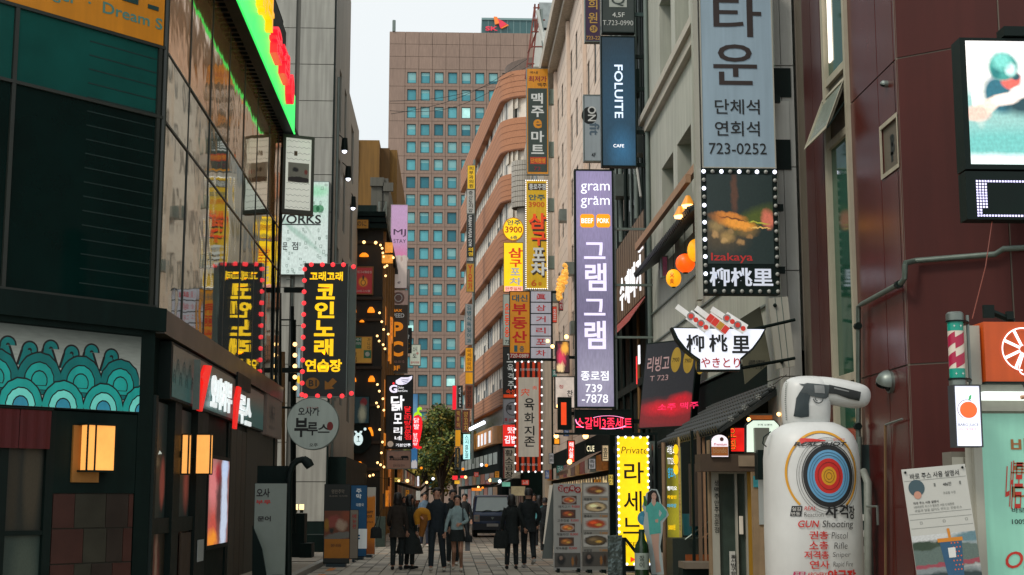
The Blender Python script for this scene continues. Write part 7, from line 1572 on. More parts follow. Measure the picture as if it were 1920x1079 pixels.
t2 = blade('red poster with golden pot picture on the dark restaurant', YR-.15, (662, 500, 700, 553), PIC('pot_poster', (130, 30, 32), [(.5, .45, .24, .18, (165, 105, 22), .2), (.5, .42, .14, .12, (50, 34, 20), .1), (.5, .42, .10, .09, (170, 110, 30), .1), (.5, .62, .06, .08, (40, 26, 24), .3)], .45, .02), [('그때그시절술집', (665, 508, 697, 513), mTxtWhite, dict(bold=.02)), ('그때그시절', (668, 544, 694, 548), mTxtWhite, dict(bold=.01))], name='poster', cat='poster', side=M('gold_frame', (140, 96, 50), .5, .1), rim=.05)
t2 = blade('yellow poster with green 24H box on the dark restaurant', YR-.15, (660, 631, 698, 682), M('poster_tan_yellow', (165, 122, 48), .5, .08, emit=.3), [('24H', (663, 634, 677, 640), mTxtWhite, dict(bold=.03)), ('OPEN', (663, 642, 677, 647), mTxtWhite, dict(bold=.03)), ('가나다', (689, 634, 695, 656), mTxtBlack, dict(vert=True)), ('술집', (662, 658, 669, 680), mTxtBlack, dict(vert=True))], panels=[((662, 633, 678, 654), M('poster_green', (36, 92, 68), .5, 0, emit=.2)), ((682, 657, 696, 672), M('poster_green', (36, 92, 68)))], name='poster', cat='poster', side=M('gold_frame', (140, 96, 50)), rim=.03)
MB().disc(FY(YR-.15), *FY(YR-.15).uv(689, 664.5), .1, .02).build('emblem', mWhite, t2)
t2 = blade('dim teal menu poster with dark red disc above the bear face', YR-.15, (658, 743, 693, 795), PIC('teal_poster', (26, 48, 52), [(.7, .8, .2, .16, (90, 24, 28), .1), (.62, .35, .2, .3, (130, 130, 110), .5)], .4, .08), name='poster', cat='poster', side=mBlack)
f_ = FY(YR-.3); c = f_.at(672, 822); t2 = thing('bear_sign', 'black bear head sign with white muzzle, eyebrows and small round ears', 'sign', c); u_, v_ = f_.uv(672, 823); s_ = .0225
MB().disc(f_, u_, v_, .55, -.1, 0, 32, .62).build('head', mBlack, t2)
wB = E('bear_white', (205, 225, 225), .95, 0)
MB().disc(f_, u_, v_-.02, .19, .01, None, 24, .26).build('muzzle', wB, t2); MB().disc(f_, u_-.28, v_+.4, .06, .01).build('ear', wB, t2); MB().disc(f_, u_+.27, v_+.4, .06, .01).build('ear', wB, t2)
for q in (-1, 1): MB().poly(f_, [(u_+q*.03+(-.1 if q < 0 else 0), v_+.22), (u_+q*.03+(0 if q < 0 else .1), v_+.22), (u_+q*.12+.04, v_+.32), (u_+q*.12-.06, v_+.32)], .01).build('eyebrow', wB, t2)
MB().disc(f_, u_, v_+.08, .05, .02, None, 12, .04).box(f_, u_-.01, u_+.01, v_-.1, v_+.08, .012, .016).box(f_, u_-.08, u_+.08, v_-.12, v_-.1, .012, .016).build('nose', mBlack, t2)
# right flank: strings of bulbs, warm windows
sb = thing('bulb_string', 'swagged strings of warm bulbs along the edge of the dark restaurant', 'string light', (xR, YR, 5)); f_ = FY(YR-.3); mb = MB(); o0 = None; rr = random.Random(12)
paths = [[(704, 457), (714, 462), (717, 468), (718, 475), (719, 482)], [(729, 464), (735, 482), (738, 486)], [(720, 484), (722, 492), (726, 500), (722, 503)], [(723, 518)], [(712, 588), (716, 604), (720, 620), (728, 627)], [(708, 632), (711, 640), (719, 648), (722, 655)], [(708, 722), (712, 735), (718, 748)], [(706, 756), (710, 764), (720, 770)], [(712, 806), (718, 830), (716, 850)], [(708, 868), (714, 872), (720, 876)], [(748, 902), (694, 893), (700, 891)]]
cord = MB()
for pa in paths:
    pts = [f_.at(px, py, rr.uniform(0, .4)) for px, py in pa]
    if len(pts) > 1: cord.tube(pts, .008, 4)
    for i, p in enumerate(pts):
        for q in range(1):
            pp = p if q == 0 else p.lerp(pts[i+1], .5)
            if o0 is None: o0 = MB().ball(pp, .05, 8, 5).build('bulb', eBulb, sb, True); p0 = pp
            else: dup(o0, pp-p0)
cord.build('cord', mBlack, sb)
fXR = FL(xR); eGold = E('gold_window', (190, 110, 28), .75, .5, 5)
for i, (y0, y1, z0, z1) in enumerate(((61, 62.2, 1.2, 3.3), (63, 64, 1.4, 3.2), (61.5, 63, 5.2, 6.8), (64.5, 66, 5.4, 6.6), (61.5, 63, 8.6, 10), (66, 68, 8.8, 10.2), (68, 70, 1.2, 3.4))): MB().box(fXR, y0, y1, z0, z1, 0, .05).build('window', eGold, t)
rw_ = random.Random(5)
for i in range(16): y0, z0 = YR+.6+rw_.random()*7, 1.2+rw_.random()*9; MB().box(fXR, y0, y0+.7+rw_.random(), z0, z0+.5+rw_.random()*.7, .0, .06+rw_.random()*.12).build('window', [eGold, MC['glass_amber'] if 'glass_amber' in MC else E('glass_amber', (150, 84, 30), .6, .6, 4), mTim][i % 3], t)
for i in range(6): MB().box(fXR, YR+.3+i*2.4, YR+.45+i*2.4, 0, zR, 0, .12).build('trim_post', M('gold_trim', (112, 76, 30), .5, .2, emit=.12), t)
o = MB().box(FY(YR-.6), *FY(YR-.6).rc(716, 478, 736, 492), -.3, 0).build('box_lamp', E('box_lamp_amber', (215, 140, 50), .9, .3, 6)); tag(o, 'amber box lamp sticking out over the bulb strings', 'lamp')
o = MB().box(FY(YR-.6), *FY(YR-.6).rc(722, 455, 736, 472), -.3, 0).build('box_lamp', MC['box_lamp_amber']); tag(o, 'amber box lamp uppermost, beside the pink hotel sign', 'lamp')
# brown concrete block and grey block behind it
t = thing('brown_building', 'plain ochre brown block with white cable rising behind the dark restaurant', 'building', (-6, 95, 0)); f_ = FY(92.)
a, b, c, d = f_.rc(650, 263, 707, 900); MB().wbox(a-4, b, 92, 104, 0, d).build('wall', M('ochre_render', (128, 94, 42), .8, .1, .5, streak=.2), t)
a2, b2, c2, d2 = f_.rc(707, 271, 725, 900); MB().wbox(b-.01, b2, 93, 104, 0, d2).build('annex', M('ochre_render_dark', (100, 72, 34), .8, .1, .5, streak=.2), t); MB().wbox(b2, b2+.5, 93.5, 112, 0, d2).build('side_wall', MC['ochre_render'], t)
MB().tube([f_.at(671, 263, .1), f_.at(670, 295, .1), f_.at(668, 330, .1), f_.at(663, 385, .1)], .08, 5).build('cable', mWhite, t)
t = thing('grey_block', 'grey concrete block with panel joints and steel frame below the brown block', 'building', (-5, 80, 0)); f_ = FY(80.); mCon = M('grey_concrete_panel', (98, 98, 90), .8, .1, .6, streak=.2)
a, b, c, d = f_.rc(692, 334, 734, 900); MB().wbox(a, b-.3, 80.1, 90, 0, d).build('wall', mPj, t)
for i in range(9):
    z1_ = d-.5-i*1.3; MB().box(f_, a, a+(b-a)*.5-.02, z1_-1.28, z1_, -.08, 0).build('panel', mCon, t); MB().box(f_, a+(b-a)*.5+.12, b-.25, z1_-1.28, z1_, -.08, -.0).build('panel', mCon, t)
MB().box(f_, a-.05, b-(b-a)*.42, d-.5, d, -.05, .15).box(f_, a+(b-a)*.55, b, d-.8, d-.3, -.05, .15).build('parapet', mCon, t)
MB().tube([f_.at(712, 450, .2), f_.at(712, 380, .2), f_.at(724, 380, .2), f_.at(724, 450, .2)], .06, 5).tube([f_.at(712, 420, .2), f_.at(724, 385, .2)], .06, 5).build('steel_frame', mSteel, t)
o = MB().box(FY(79), *FY(79).rc(656, 385, 706, 432), -.3, 0).build('dark_wall', mDark); tag(o, 'dark board wall above the yellow Japanese sign', 'wall')
o = MB().box(FY(83), *FY(83).rc(724, 408, 737, 433), -.3, 0).build('roof_unit', mWhite); tag(o, 'small white box on the roof behind the amber lamps', 'box')
# hotel sign etc.
t = blade('tall pink and white hotel sign reading MJ STAY', 72., (732, 384, 764, 541), PIC('pink_face', (196, 150, 188), [(.5, .14, .9, .14, (205, 190, 182), .05), (.5, .35, .9, .14, (206, 130, 172), .5)], .3, .02, 4, (190, 156, 196)), [('MJ', (738, 430, 761, 444), M('plum_letters', (70, 46, 80), .5, 0), dict(bold=0)), ('STAY', (738, 449, 761, 456), M('plum_letters', (70, 46, 80)), dict(bold=-.01)), ('4F', (745, 528, 751, 533), M('plum_letters', (70, 46, 80)))], name='hotel_sign', side=M('pale_side', (170, 160, 158), .5, .05), rim=.02)
f_ = FY(72.); mb = MB()
for u_ in (738, 748, 758): mb.disc(f_, *f_.uv(u_, 486), .2, .012)
mb.poly(f_, pz(f_, [(733, 486), (763, 486), (763, 540), (733, 540)])[::-1], .011).build('cloud_print', M('cloud_pinkish_white', (200, 186, 178), .5, .04, emit=.3), t)
t = blade('brown internet cafe sign reading MAX SPEED PC with orange letters', 70., (728, 544, 765, 700), M('brown_grey_face', (60, 50, 40), .45, .1, emit=.2), [('MAX', (735, 580, 754, 585), M('pc_orange', (220, 130, 20), .4, 0, emit=.6), dict(bold=.05)), ('SPEED', (732, 588, 758, 596), mLt, dict(bold=.04)), ('P', (734, 604, 756, 632), M('pc_orange', (220, 130, 20)), dict(bold=.08)), ('C', (731, 640, 756, 669), M('pc_orange', (220, 130, 20)), dict(bold=.08)), ('T.6666-0110', (729, 676, 758, 681), M('pink_grey_letters', (190, 150, 140), .5, 0)), ('3F', (736, 686, 750, 695), M('pc_orange', (220, 130, 20)), dict(bold=.05))], panels=[((728, 544, 765, 572), M('dusky_pink', (175, 150, 140), .5, .04, emit=.2))], name='pc_sign', side=mSteel, rim=.02)
f_ = FY(70.); u_, v_ = f_.uv(747, 559); MB().disc(f_, u_, v_, .30, .016).build('seal', M('seal_greyish', (135, 108, 104), .5, .05), t); MB().ring(f_, u_, v_, .17, .19, .02).build('seal_ring', mLt, t)
t = blade('purple lit narrow banner beside the internet cafe sign', 71.5, (719, 572, 726, 594), M('violet_lit', (80, 60, 160), .5, .1, emit=.5), name='small_banner', cat='banner')
t = blade('grey sign edge behind the pink hotel sign', 76., (763, 505, 768, 610), M('grey_strip', (135, 130, 132), .5, .05), name='strip_sign')
t = blade('dark sign with yellow C behind the internet cafe sign', 74., (757, 615, 772, 662), M('strip_black', (30, 36, 36)), [('C', (760, 643, 769, 656), M('dim_gold', (130, 100, 40), .5, 0), dict(bold=.06)), ('강', (759, 628, 768, 636), mLt)], name='strip_sign', side=mBlack)
t = blade('small white sign with black and red brush marks beside the tower windows', 80., (768, 646, 789, 686), M('white_green_face', (185, 195, 180), .5, .04, emit=.3), [('스시', (774, 650, 782, 660), mTxtBlack), ('쿠', (780, 661, 785, 666), mTxtRed), ('도', (774, 664, 781, 671), mTxtBlack), ('참치전문', (770, 678, 786, 682), mTxtRed)], name='sushi_sign')
# chicken sign
t = blade('black lit sign with white wing emblem and white and red Korean letters', 62., (723, 704, 774, 842), M('sign_black', (24, 32, 30)), [('닭', (733, 742, 758, 771), eWht, dict(bold=.05)), ('모', (738, 775, 754, 795), eWht, dict(bold=.05)), ('리', (738, 801, 754, 815), eWht, dict(bold=.05)), ('네', (740, 818, 753, 826), eWht, dict(bold=.04)), ('기본안주', (742, 832, 770, 838), eWht, dict(bold=.03)), ('닭도리탕전문점', (758, 762, 771, 825), E('red_lit_letters', (235, 25, 35), 1), dict(vert=True, bold=.04, gap=.06))], name='chicken_sign', side=mBlack)
f_ = FY(62.); wg = [(742, 714), (752, 708), (765, 708), (773, 705), (772, 711), (767, 716), (762, 720), (755, 722), (747, 722), (742, 719)]; MB().poly(f_, pz(f_, wg)[::-1], .016).build('wing_emblem', E('lavender_white', (225, 222, 245), 1), t)
mb = MB()
for k_ in range(3): mb.tube([f_.at(752+k_*2, 713+k_*3, .02), f_.at(768-k_*2, 711+k_*3, .02)], .012, 4)
mb.build('feather_line', mBlack, t); letter(f_, t, [('G', (730, 722, 745, 737), MC['lavender_white'], dict(bold=.08)), ('Chicken', (746, 725, 757, 729), eWht, dict(bold=0)), ('BoardGame', (746, 731, 764, 735), eWht, dict(bold=0))], .016); MB().disc(f_, *f_.uv(738, 719.5), .05, .016).build('dot', eRed, t); MB().disc(f_, *f_.uv(732, 833), .13, .016).build('badge', mCr, t)
# chili
f_ = FY(63.); ch = [(775, 784), (778, 780), (784, 779), (790, 783), (792, 792), (791, 806), (788, 822), (785, 832), (786, 837), (791, 838), (790, 841), (782, 842), (776, 838), (773, 828), (772, 805)]
t = thing('chili_sign', 'red chili pepper shaped lit sign with green stem', 'sign', f_.at(782, 842)); MB().poly(f_, pz(f_, ch)[::-1], -.2, 0).build('pepper', E('chili_red', (238, 25, 35), .95, .05), t)
MB().poly(f_, pz(f_, [(775, 781), (777, 775), (782, 772), (782, 766), (787, 763), (791, 765), (791, 769), (786, 768), (786, 773), (790, 776), (791, 781), (784, 777)])[::-1], -.15, .03).build('stem', E('chili_green', (170, 225, 20), .95, .05), t)
letter(f_, t, [('닭발', (776, 783, 786, 806), eWht, dict(vert=True)), ('닭도리탕', (775, 812, 783, 836), eWht, dict(vert=True))], .02)
t = blade('pale brown sign with two cattle silhouettes below the chicken sign', 61.5, (725, 845, 771, 880), M('dusty_rose_face', (150, 120, 105), .5, .05, emit=.15), [('한우직판장', (737, 858, 756, 862), mTxtBlack), ('정육식당 한우', (737, 871, 759, 876), M('faint_letters', (80, 70, 66)))], name='cattle_sign', side=mSteel)
f_ = FY(61.5)
for x_, w_ in ((730, 8), (752, 14)): MB().poly(f_, pz(f_, [(x_, 856), (x_+w_*.2, 855), (x_+w_*.9, 855), (x_+w_, 858), (x_+w_, 862), (x_+w_*.88, 862), (x_+w_*.85, 860), (x_+w_*.3, 860), (x_+w_*.28, 862), (x_+w_*.15, 862), (x_+w_*.12, 859), (x_, 859)])[::-1], .014).build('cattle_print', mTxtBlack, t)
MB().panel(f_, *f_.rc(730, 862, 766, 863.2), .013).build('rule_print', mTxtBlack, t)
t = blade('light blue and white drinks banner behind the chicken sign', 66., (770, 738, 784, 880), PIC('blue_banner', (60, 130, 190), [(.5, .05, .6, .06, (220, 225, 230), .1), (.4, .3, .3, .03, (215, 60, 60), .3), (.5, .75, .5, .2, (120, 175, 215), .5)], .4, .04), name='drinks_banner', cat='banner')
# low lit shop fronts far left under signs
t = thing('shop_row', 'dim far shop fronts with small warm lamps beneath the chicken sign', 'shop front', (-2.4, 82, 0))
MB().wbox(-9, -2.9, 77, 128, 0, 3.6).build('wall', mInt, t)
for i in range(16): MB().box(FL(-2.88), 77.5+i*3, 79.8+i*3, .8, 2.4, 0, .03).build('shop_window', PIC('shop_glow_%s' % 'abcdefgh'[i % 8], (40, 34, 28), []), t); MB().box(FL(-2.88), 77.5+i*3, 79.8+i*3, 2.6, 3.3, 0, .25).build('fascia', MC['shop_fascia_%s' % 'abcdefgh'[(i*3) % 8]], t)
wp = [(764, 902), (741, 878), (758, 884), (756, 869), (779, 870), (790, 878), (800, 905), (812, 898), (868, 880), (873, 895), (903, 872), (912, 873), (919, 901), (937, 903), (905, 915), (897, 914), (928, 911), (942, 890), (1000, 905), (985, 898)]
BL = ['above the person in the skirt', 'under the beige cattle sign', 'at the right foot of the cattle sign', 'inside the cattle sign corner', 'at the foot of the blue drinks banner', 'left of the tree trunk', 'below the tree crown', 'right of the tree trunk', 'under the lit pale cyan strip', 'beside the red lit sign', 'under the orange fascia', 'beside the orange fascia middle', 'over the van windscreen', 'right over the van roof', 'left over the van roof', 'at the van roof edge', 'above the van middle', 'at the foot of the ivory sign', 'over the taller person in black', 'under the striped banner']
for i, p in enumerate(wp):
    Y_ = 84+((i*37) % 40); q = FY(Y_).at(*p); o = MB().ball(q, .10, 8, 5).build('street_lamp_bulb', [eBulb, eBulbW, eOrange][i % 3], None, True, loc=q); tag(o, 'tiny glowing lamp bulb far down the street '+BL[i], 'lamp', 'tiny lamps glowing far down the street')
for i, (r, Y_, c_, lab) in enumerate((((941, 904, 957, 913), 70, (90, 150, 130), 'pale green lit shop board beyond the dark van'), ((921, 896, 940, 905), 85, (60, 80, 78), 'dim grey shop board under the orange fascia'), ((848, 892, 858, 900), 120, (240, 40, 50), 'small red lit sign left of the stacked strips'), ((863, 892, 872, 897), 120, (225, 40, 50), 'second small red lit sign under the stacked strips'), ((852, 901, 862, 908), 118, (200, 150, 40), 'small amber lit sign above the crowd'), ((884, 915, 903, 921), 90, (240, 130, 40), 'orange lit lamp board over the van'), ((782, 893, 786, 912), 95, (225, 225, 235), 'thin white lit strip sign above the crowd'), ((800, 902, 812, 914), 170, (30, 80, 78), 'small teal board in the tree shade'), ((958, 912, 985, 930), 72, (120, 110, 84), 'patterned pale board right of the van'))):
    t = blade(lab, float(Y_), r, E('small_board_%s' % 'abcdefghi'[i], c_, .85, .25, 4), name='small_sign', rim=.01)
# generic dark low block closing gap in the middle distance, right
t = thing('market_block', 'dark low market block with awnings below the brick building', 'building', (6, 100, 0)); MB().wbox(4.4, 10, 86, 110, 0, 4.6).build('wall', mInt, t)
for i in range(5): MB().face([(4.4, 87+i*4.5, 3.2), (4.4, 90.5+i*4.5, 3.2), (3.2, 90.5+i*4.5, 2.6), (3.2, 87+i*4.5, 2.6)]).build('awning', [mAwn, mDark, mWhite][i % 3], t)
for i in range(7): MB().box(FRr(4.39), -(89.4+i*3), -(87+i*3), .8, 2.4, 0, .03).build('shop_window', MC['shop_glow_%s' % 'abcdefgh'[i]], t)
# front of it facing the street junction
# ================================================================ STREET FURNITURE, LEFT
def aframe(label, rect, Y, pic, texts, name='standing_sign', panels=(), lean=.0, side=mBlack, base=True):
    f_ = FY(Y); a, b, c, d = f_.rc(*rect); t = thing(name, label, 'standing sign', ((a+b)/2, Y, 0)); MB().box(f_, a, b, .12, d, -.05, 0).build('board', side, t); MB().panel(f_, a+.01, b-.01, .14, d-.01, .004).build('face_panel', pic, t)
    for i, (pr_, pm) in enumerate(panels): MB().panel(f_, *f_.rc(*pr_), .006+.002*i).build('colour_panel', pm, t)
    letter(f_, t, texts, .014)
    if base: MB().wbox(a+.08, b-.08, Y-.2, Y+.3, .05, .12).build('base', M('base_teal_dark', (26, 48, 56), .5, .1), t)
    return t
t = aframe('tall standing sign with food photo over an ochre panel', (607, 908, 656, 1046), 34., M('charcoal_board', (32, 38, 34), .5, .1), [('명란주막', (622, 918, 646, 926), M('dusty_letters', (140, 130, 115), .5, 0)), ('숙성회 사시미', (617, 929, 651, 932), M('dusty_letters', (140, 130, 115))), ('봄내음', (620, 1020, 640, 1026), M('brown_print', (110, 66, 24), .5, 0))], panels=[((608, 958, 655, 1011), PIC('salmon_photo', (120, 62, 34), [(.4, .62, .3, .22, (160, 74, 60), .25), (.68, .5, .22, .2, (190, 160, 135), .3), (.3, .3, .1, .1, (30, 34, 26), .4), (.1, .5, .1, .2, (170, 120, 30), .4), (.6, .1, .7, .13, (120, 118, 110), .2, 8), (.9, .8, .2, .2, (150, 70, 34), .5)], .0, .07)), ((608, 1011, 655, 1047), M('ochre_print', (186, 116, 22), .5, .1, 5))])
t = aframe('blue and white standing banner behind the food photo sign', (657, 910, 688, 1030), 38., M('print_blue', (24, 92, 138), .5, .1), [('주막', (668, 916, 678, 936), mLt, dict(vert=True, bold=.06)), ('대황국', (668, 944, 682, 950), mLt), ('F', (665, 1003, 675, 1018), M('print_blue', (24, 92, 138)), dict(bold=.06))], panels=[((657, 992, 688, 1029), mLt)], name='standing_banner')
t = aframe('small white notice stand between the food sign and the blue banner', (656, 956, 672, 1024), 36.6, M('cream_board', (150, 140, 126), .5, .06), [('메뉴판', (661, 964, 668, 992), mTxtRed, dict(vert=True))])
t = aframe('orange and white standing banner right of the blue banner', (683, 914, 704, 1026), 39.5, PIC('orange_banner_face', (196, 116, 20), [(.5, 1.0, .9, .14, (180, 174, 160), .1), (.5, .05, .7, .12, (150, 80, 24), .5)], .05, .03), [('HAPPY', (687, 958, 700, 963), mTxtBlack, dict(bold=.04)), ('HOUR', (686, 966, 698, 971), mTxtBlack, dict(bold=.04)), ('생맥주', (686, 978, 700, 981), mTxtBlack)], name='standing_banner', side=mWhite)
t = aframe('tall pale green standing banner with black brush letters by the curved post', (474, 906, 536, 1180), 27.5, M('dim_green_white', (128, 142, 132), .5, .08, 2), [('오사', (481, 916, 506, 933), mTxtBlack, dict(bold=.06)), ('부루', (480, 938, 508, 946), mTxtRed, dict(bold=.03)), ('문어', (483, 968, 508, 978), mTxtBlack, dict(bold=.05)), ('ㅋ', (510, 1078, 530, 1090), mTxtBlack)], name='standing_banner', side=mBlack)
f_ = FY(27.4); o = MB().poly(f_, pz(f_, [(474, 985), (492, 1030), (500, 1079), (502, 1200), (472, 1200)])[::-1], .0, .05).build('folded_umbrella_cover', mDark); tag(o, 'dark folded cover leaning on the pale green banner', 'cover')
f_ = FY(27.6); t = thing('curved_post', 'dark post with curved arm and hooded lamp head on the left pavement', 'lamp post', (f_.uv(540, 1000)[0], 27.6, 0.12))
MB().tube([(f_.uv(543, 1000)[0], 27.6, .12)]+[f_.at(*p) for p in ((541, 960), (541, 912), (543, 888), (549, 872), (558, 864), (568, 862), (575, 864))], .062, 10).build('post', mBlack, t, True)
MB().tube([f_.at(568, 860), f_.at(577, 868), f_.at(582, 876)], [.07, .10, .085], 10).build('lamp_head', mBlack, t, True); MB().tube([f_.at(574, 858), f_.at(576, 868)], .04, 6).build('bracket', mBlack, t)
o = MB().wbox(f_.uv(478, 900)[0], f_.uv(537, 900)[0], 27.9, 28.2, 1.9, 2.25).build('umbrella_cover', mDark); tag(o, 'black box cover on top of the pale green banner', 'cover')
# planter with two lights
f_ = FY(37.5); a, b, c, d = f_.rc(548, 963, 572, 1040); t = thing('planter_box', 'dark planter box with two small glowing cube lights on top', 'planter', ((a+b)/2, 37.5, .12)); MB().wbox(a, b, 37.3, 38.0, .12, d).build('box', mDark, t)
for px in (554.5, 566): q = f_.at(px, 951); MB().wbox(q.x-.055, q.x+.055, 37.4, 37.51, q.z-.07, q.z+.07).build('lamp', E('cube_light', (255, 222, 160), 1.6, 0), t); MB().wbox(q.x-.04, q.x+.04, 37.42, 37.5, q.z-.15, q.z-.07).build('lamp_stem', mBlack, t)
f_ = FY(41.); o = MB().wbox(f_.uv(572, 1000)[0], f_.uv(615, 1000)[0], 41, 42, .12, .62).build('low_bin', mDark); tag(o, 'low dark bin at the foot of the grey panelled wall', 'bin')
o = MB().wbox(f_.uv(590, 1000)[0], f_.uv(610, 1000)[0], 37, 37.8, .12, .5).build('low_bin', mDark); tag(o, 'low dark bin on the pavement behind the food photo sign', 'bin')
f_ = FY(48); o = MB().wbox(f_.uv(704, 1000)[0], f_.uv(722, 1000)[0], 48, 48.6, .05, 1.05).build('display_rack', M('green_rack', (44, 58, 50), .5, .3, 9)); tag(o, 'small dark green display rack behind the orange banner', 'rack')
# overhead wires
wr = thing('overhead_wires', 'thin overhead wires crossing in front of the brown tower', 'wires', FY(110).at(800, 200))
for p, q in (((731, 208), (945, 158)), ((733, 214), (990, 110)), ((731, 190), (1000, 120))):
    A, B = FY(100).at(*p), FY(112).at(*q); pts = [A.lerp(B, i/14)+Vector((0, 0, -.9*math.sin(math.pi*i/14))) for i in range(15)]; MB().tube(pts, .018, 4).build('wire', mBlack, wr)
# ================================================================ VAN
YV = 60.; fv = FY(YV); xa, xb = fv.uv(887, 960)[0], fv.uv(887, 960)[0]+1.62
t = thing('minivan', 'dark blue small minivan driving towards the crowd', 'van', ((xa+xb)/2, YV, .05)); mVB = M('van_blue', (20, 46, 80), .35, .1, coat=.15, spec=.3); mTy = M('tyre_rubber', (22, 24, 24), .8, .1)
prof = [(0, .35), (0, .72), (.04, .98), (.22, 1.10), (.62, 1.74), (.85, 1.80), (3.3, 1.80), (3.42, 1.6), (3.45, .35)]
xc = (xa+xb)/2
me_ = MB(); ks = [(-.81, .96), (-.74, 1.0), (.74, 1.0), (.81, .96)]
n_ = len(prof)
for i, (dx, sc2) in enumerate(ks):
    for (y_, z_) in prof: me_.v.append(Vector((xc+dx*(1-.12*max(0, z_-1.1)/.7), YV+(1-sc2)*1.2+y_*(1 if y_ < 1 else (sc2)), z_*1 if z_ < 1.7 else z_-(.05 if abs(dx) > .8 else 0))))
    if i:
        for j in range(n_): a_, b_ = j, (j+1) % n_; me_.f.append(((i-1)*n_+a_, (i-1)*n_+b_, i*n_+b_, i*n_+a_))
me_.f.append(tuple(range(n_))); me_.f.append(tuple((len(ks)-1)*n_+j for j in reversed(range(n_))))
bo = me_.build('body', mVB, t, True); bv_ = bo.modifiers.new('b', 'BEVEL'); bv_.width = .05; bv_.segments = 3
fw2 = Fr((xc, YV+.22, 1.10), (1, 0, 0), Vector((0, -.64, .40)), Vector((0, .40, .64)).normalized())
MB().poly(fw2, [(-.70, .03), (.70, .03), (.62, .70), (-.62, .70)], .012).build('windscreen', M('windscreen_glass', (150, 168, 166), .2, .12, .8, spec=.8), t)
MB().poly(fw2, [(-.74, .0), (.74, .0), (.72, .03), (-.72, .03)], .016).poly(fw2, [(-.64, .70), (.64, .70), (.62, .74), (-.62, .74)], .016).build('windscreen_seal', mBlack, t)
for s_ in (-.45, .15): MB().tube([fw2.pt(s_, .0, .03), fw2.pt(s_+.25, .06, .03), fw2.pt(s_+.42, .03, .03)], .012, 5).build('wiper', mBlack, t)
ffv = FY(YV)
MB().box(ffv, xc-.6, xc+.6, .74, .93, 0, .02).build('grille', M('grille_dark_blue', (14, 26, 40), .4, .1), t)
for s_ in (-1, 1):
    x_ = xc+s_*.66; h_ = MB().box(ffv, x_-.12, x_+.12, .70, .98, 0, .03).build('headlight', M('headlight_lens', (150, 132, 120), .15, .2, 8, spec=.8), t); MB().disc(ffv, x_, .86, .07, .035).build('reflector', mSteel, t)
    MB().tube([(xc+s_*.8, YV+.3, 1.2), (xc+s_*.95, YV+.22, 1.25)], .015, 5).build('mirror_arm', mBlack, t); MB().box(ffv, xc+s_*.98-.07, xc+s_*.98+.07, 1.12, 1.36, -.3, -.2).build('wing_mirror', mBlack, t)
    for yw in (.6, 2.9):
        w_ = MB().tube([(xc+s_*.62, YV+yw, .33), (xc+s_*.80, YV+yw, .33)], .29, 20).build('wheel', mTy, t, True); r_ = MB().tube([(xc+s_*.795, YV+yw, .33), (xc+s_*.812, YV+yw, .33)], .17, 14).build('rim', mSteel, t, True); r_.parent = w_
MB().box(ffv, xc-.81, xc+.81, .36, .62, -.1, .06).build('bumper', M('bumper_dark', (28, 36, 44), .5, .1), t); MB().box(ffv, xc-.24, xc+.24, .50, .62, .06, .075).build('number_plate', M('plate_grey', (150, 152, 150), .5, .05), t)
MB().poly(ffv, [(xc-.07, .88), (xc+.07, .88), (xc, .78)], .03, .04).build('badge', mSteel, t); MB().wbox(xc-.7, xc+.7, YV+.1, YV+3.3, .22, .4).build('underbody', mBlack, t)
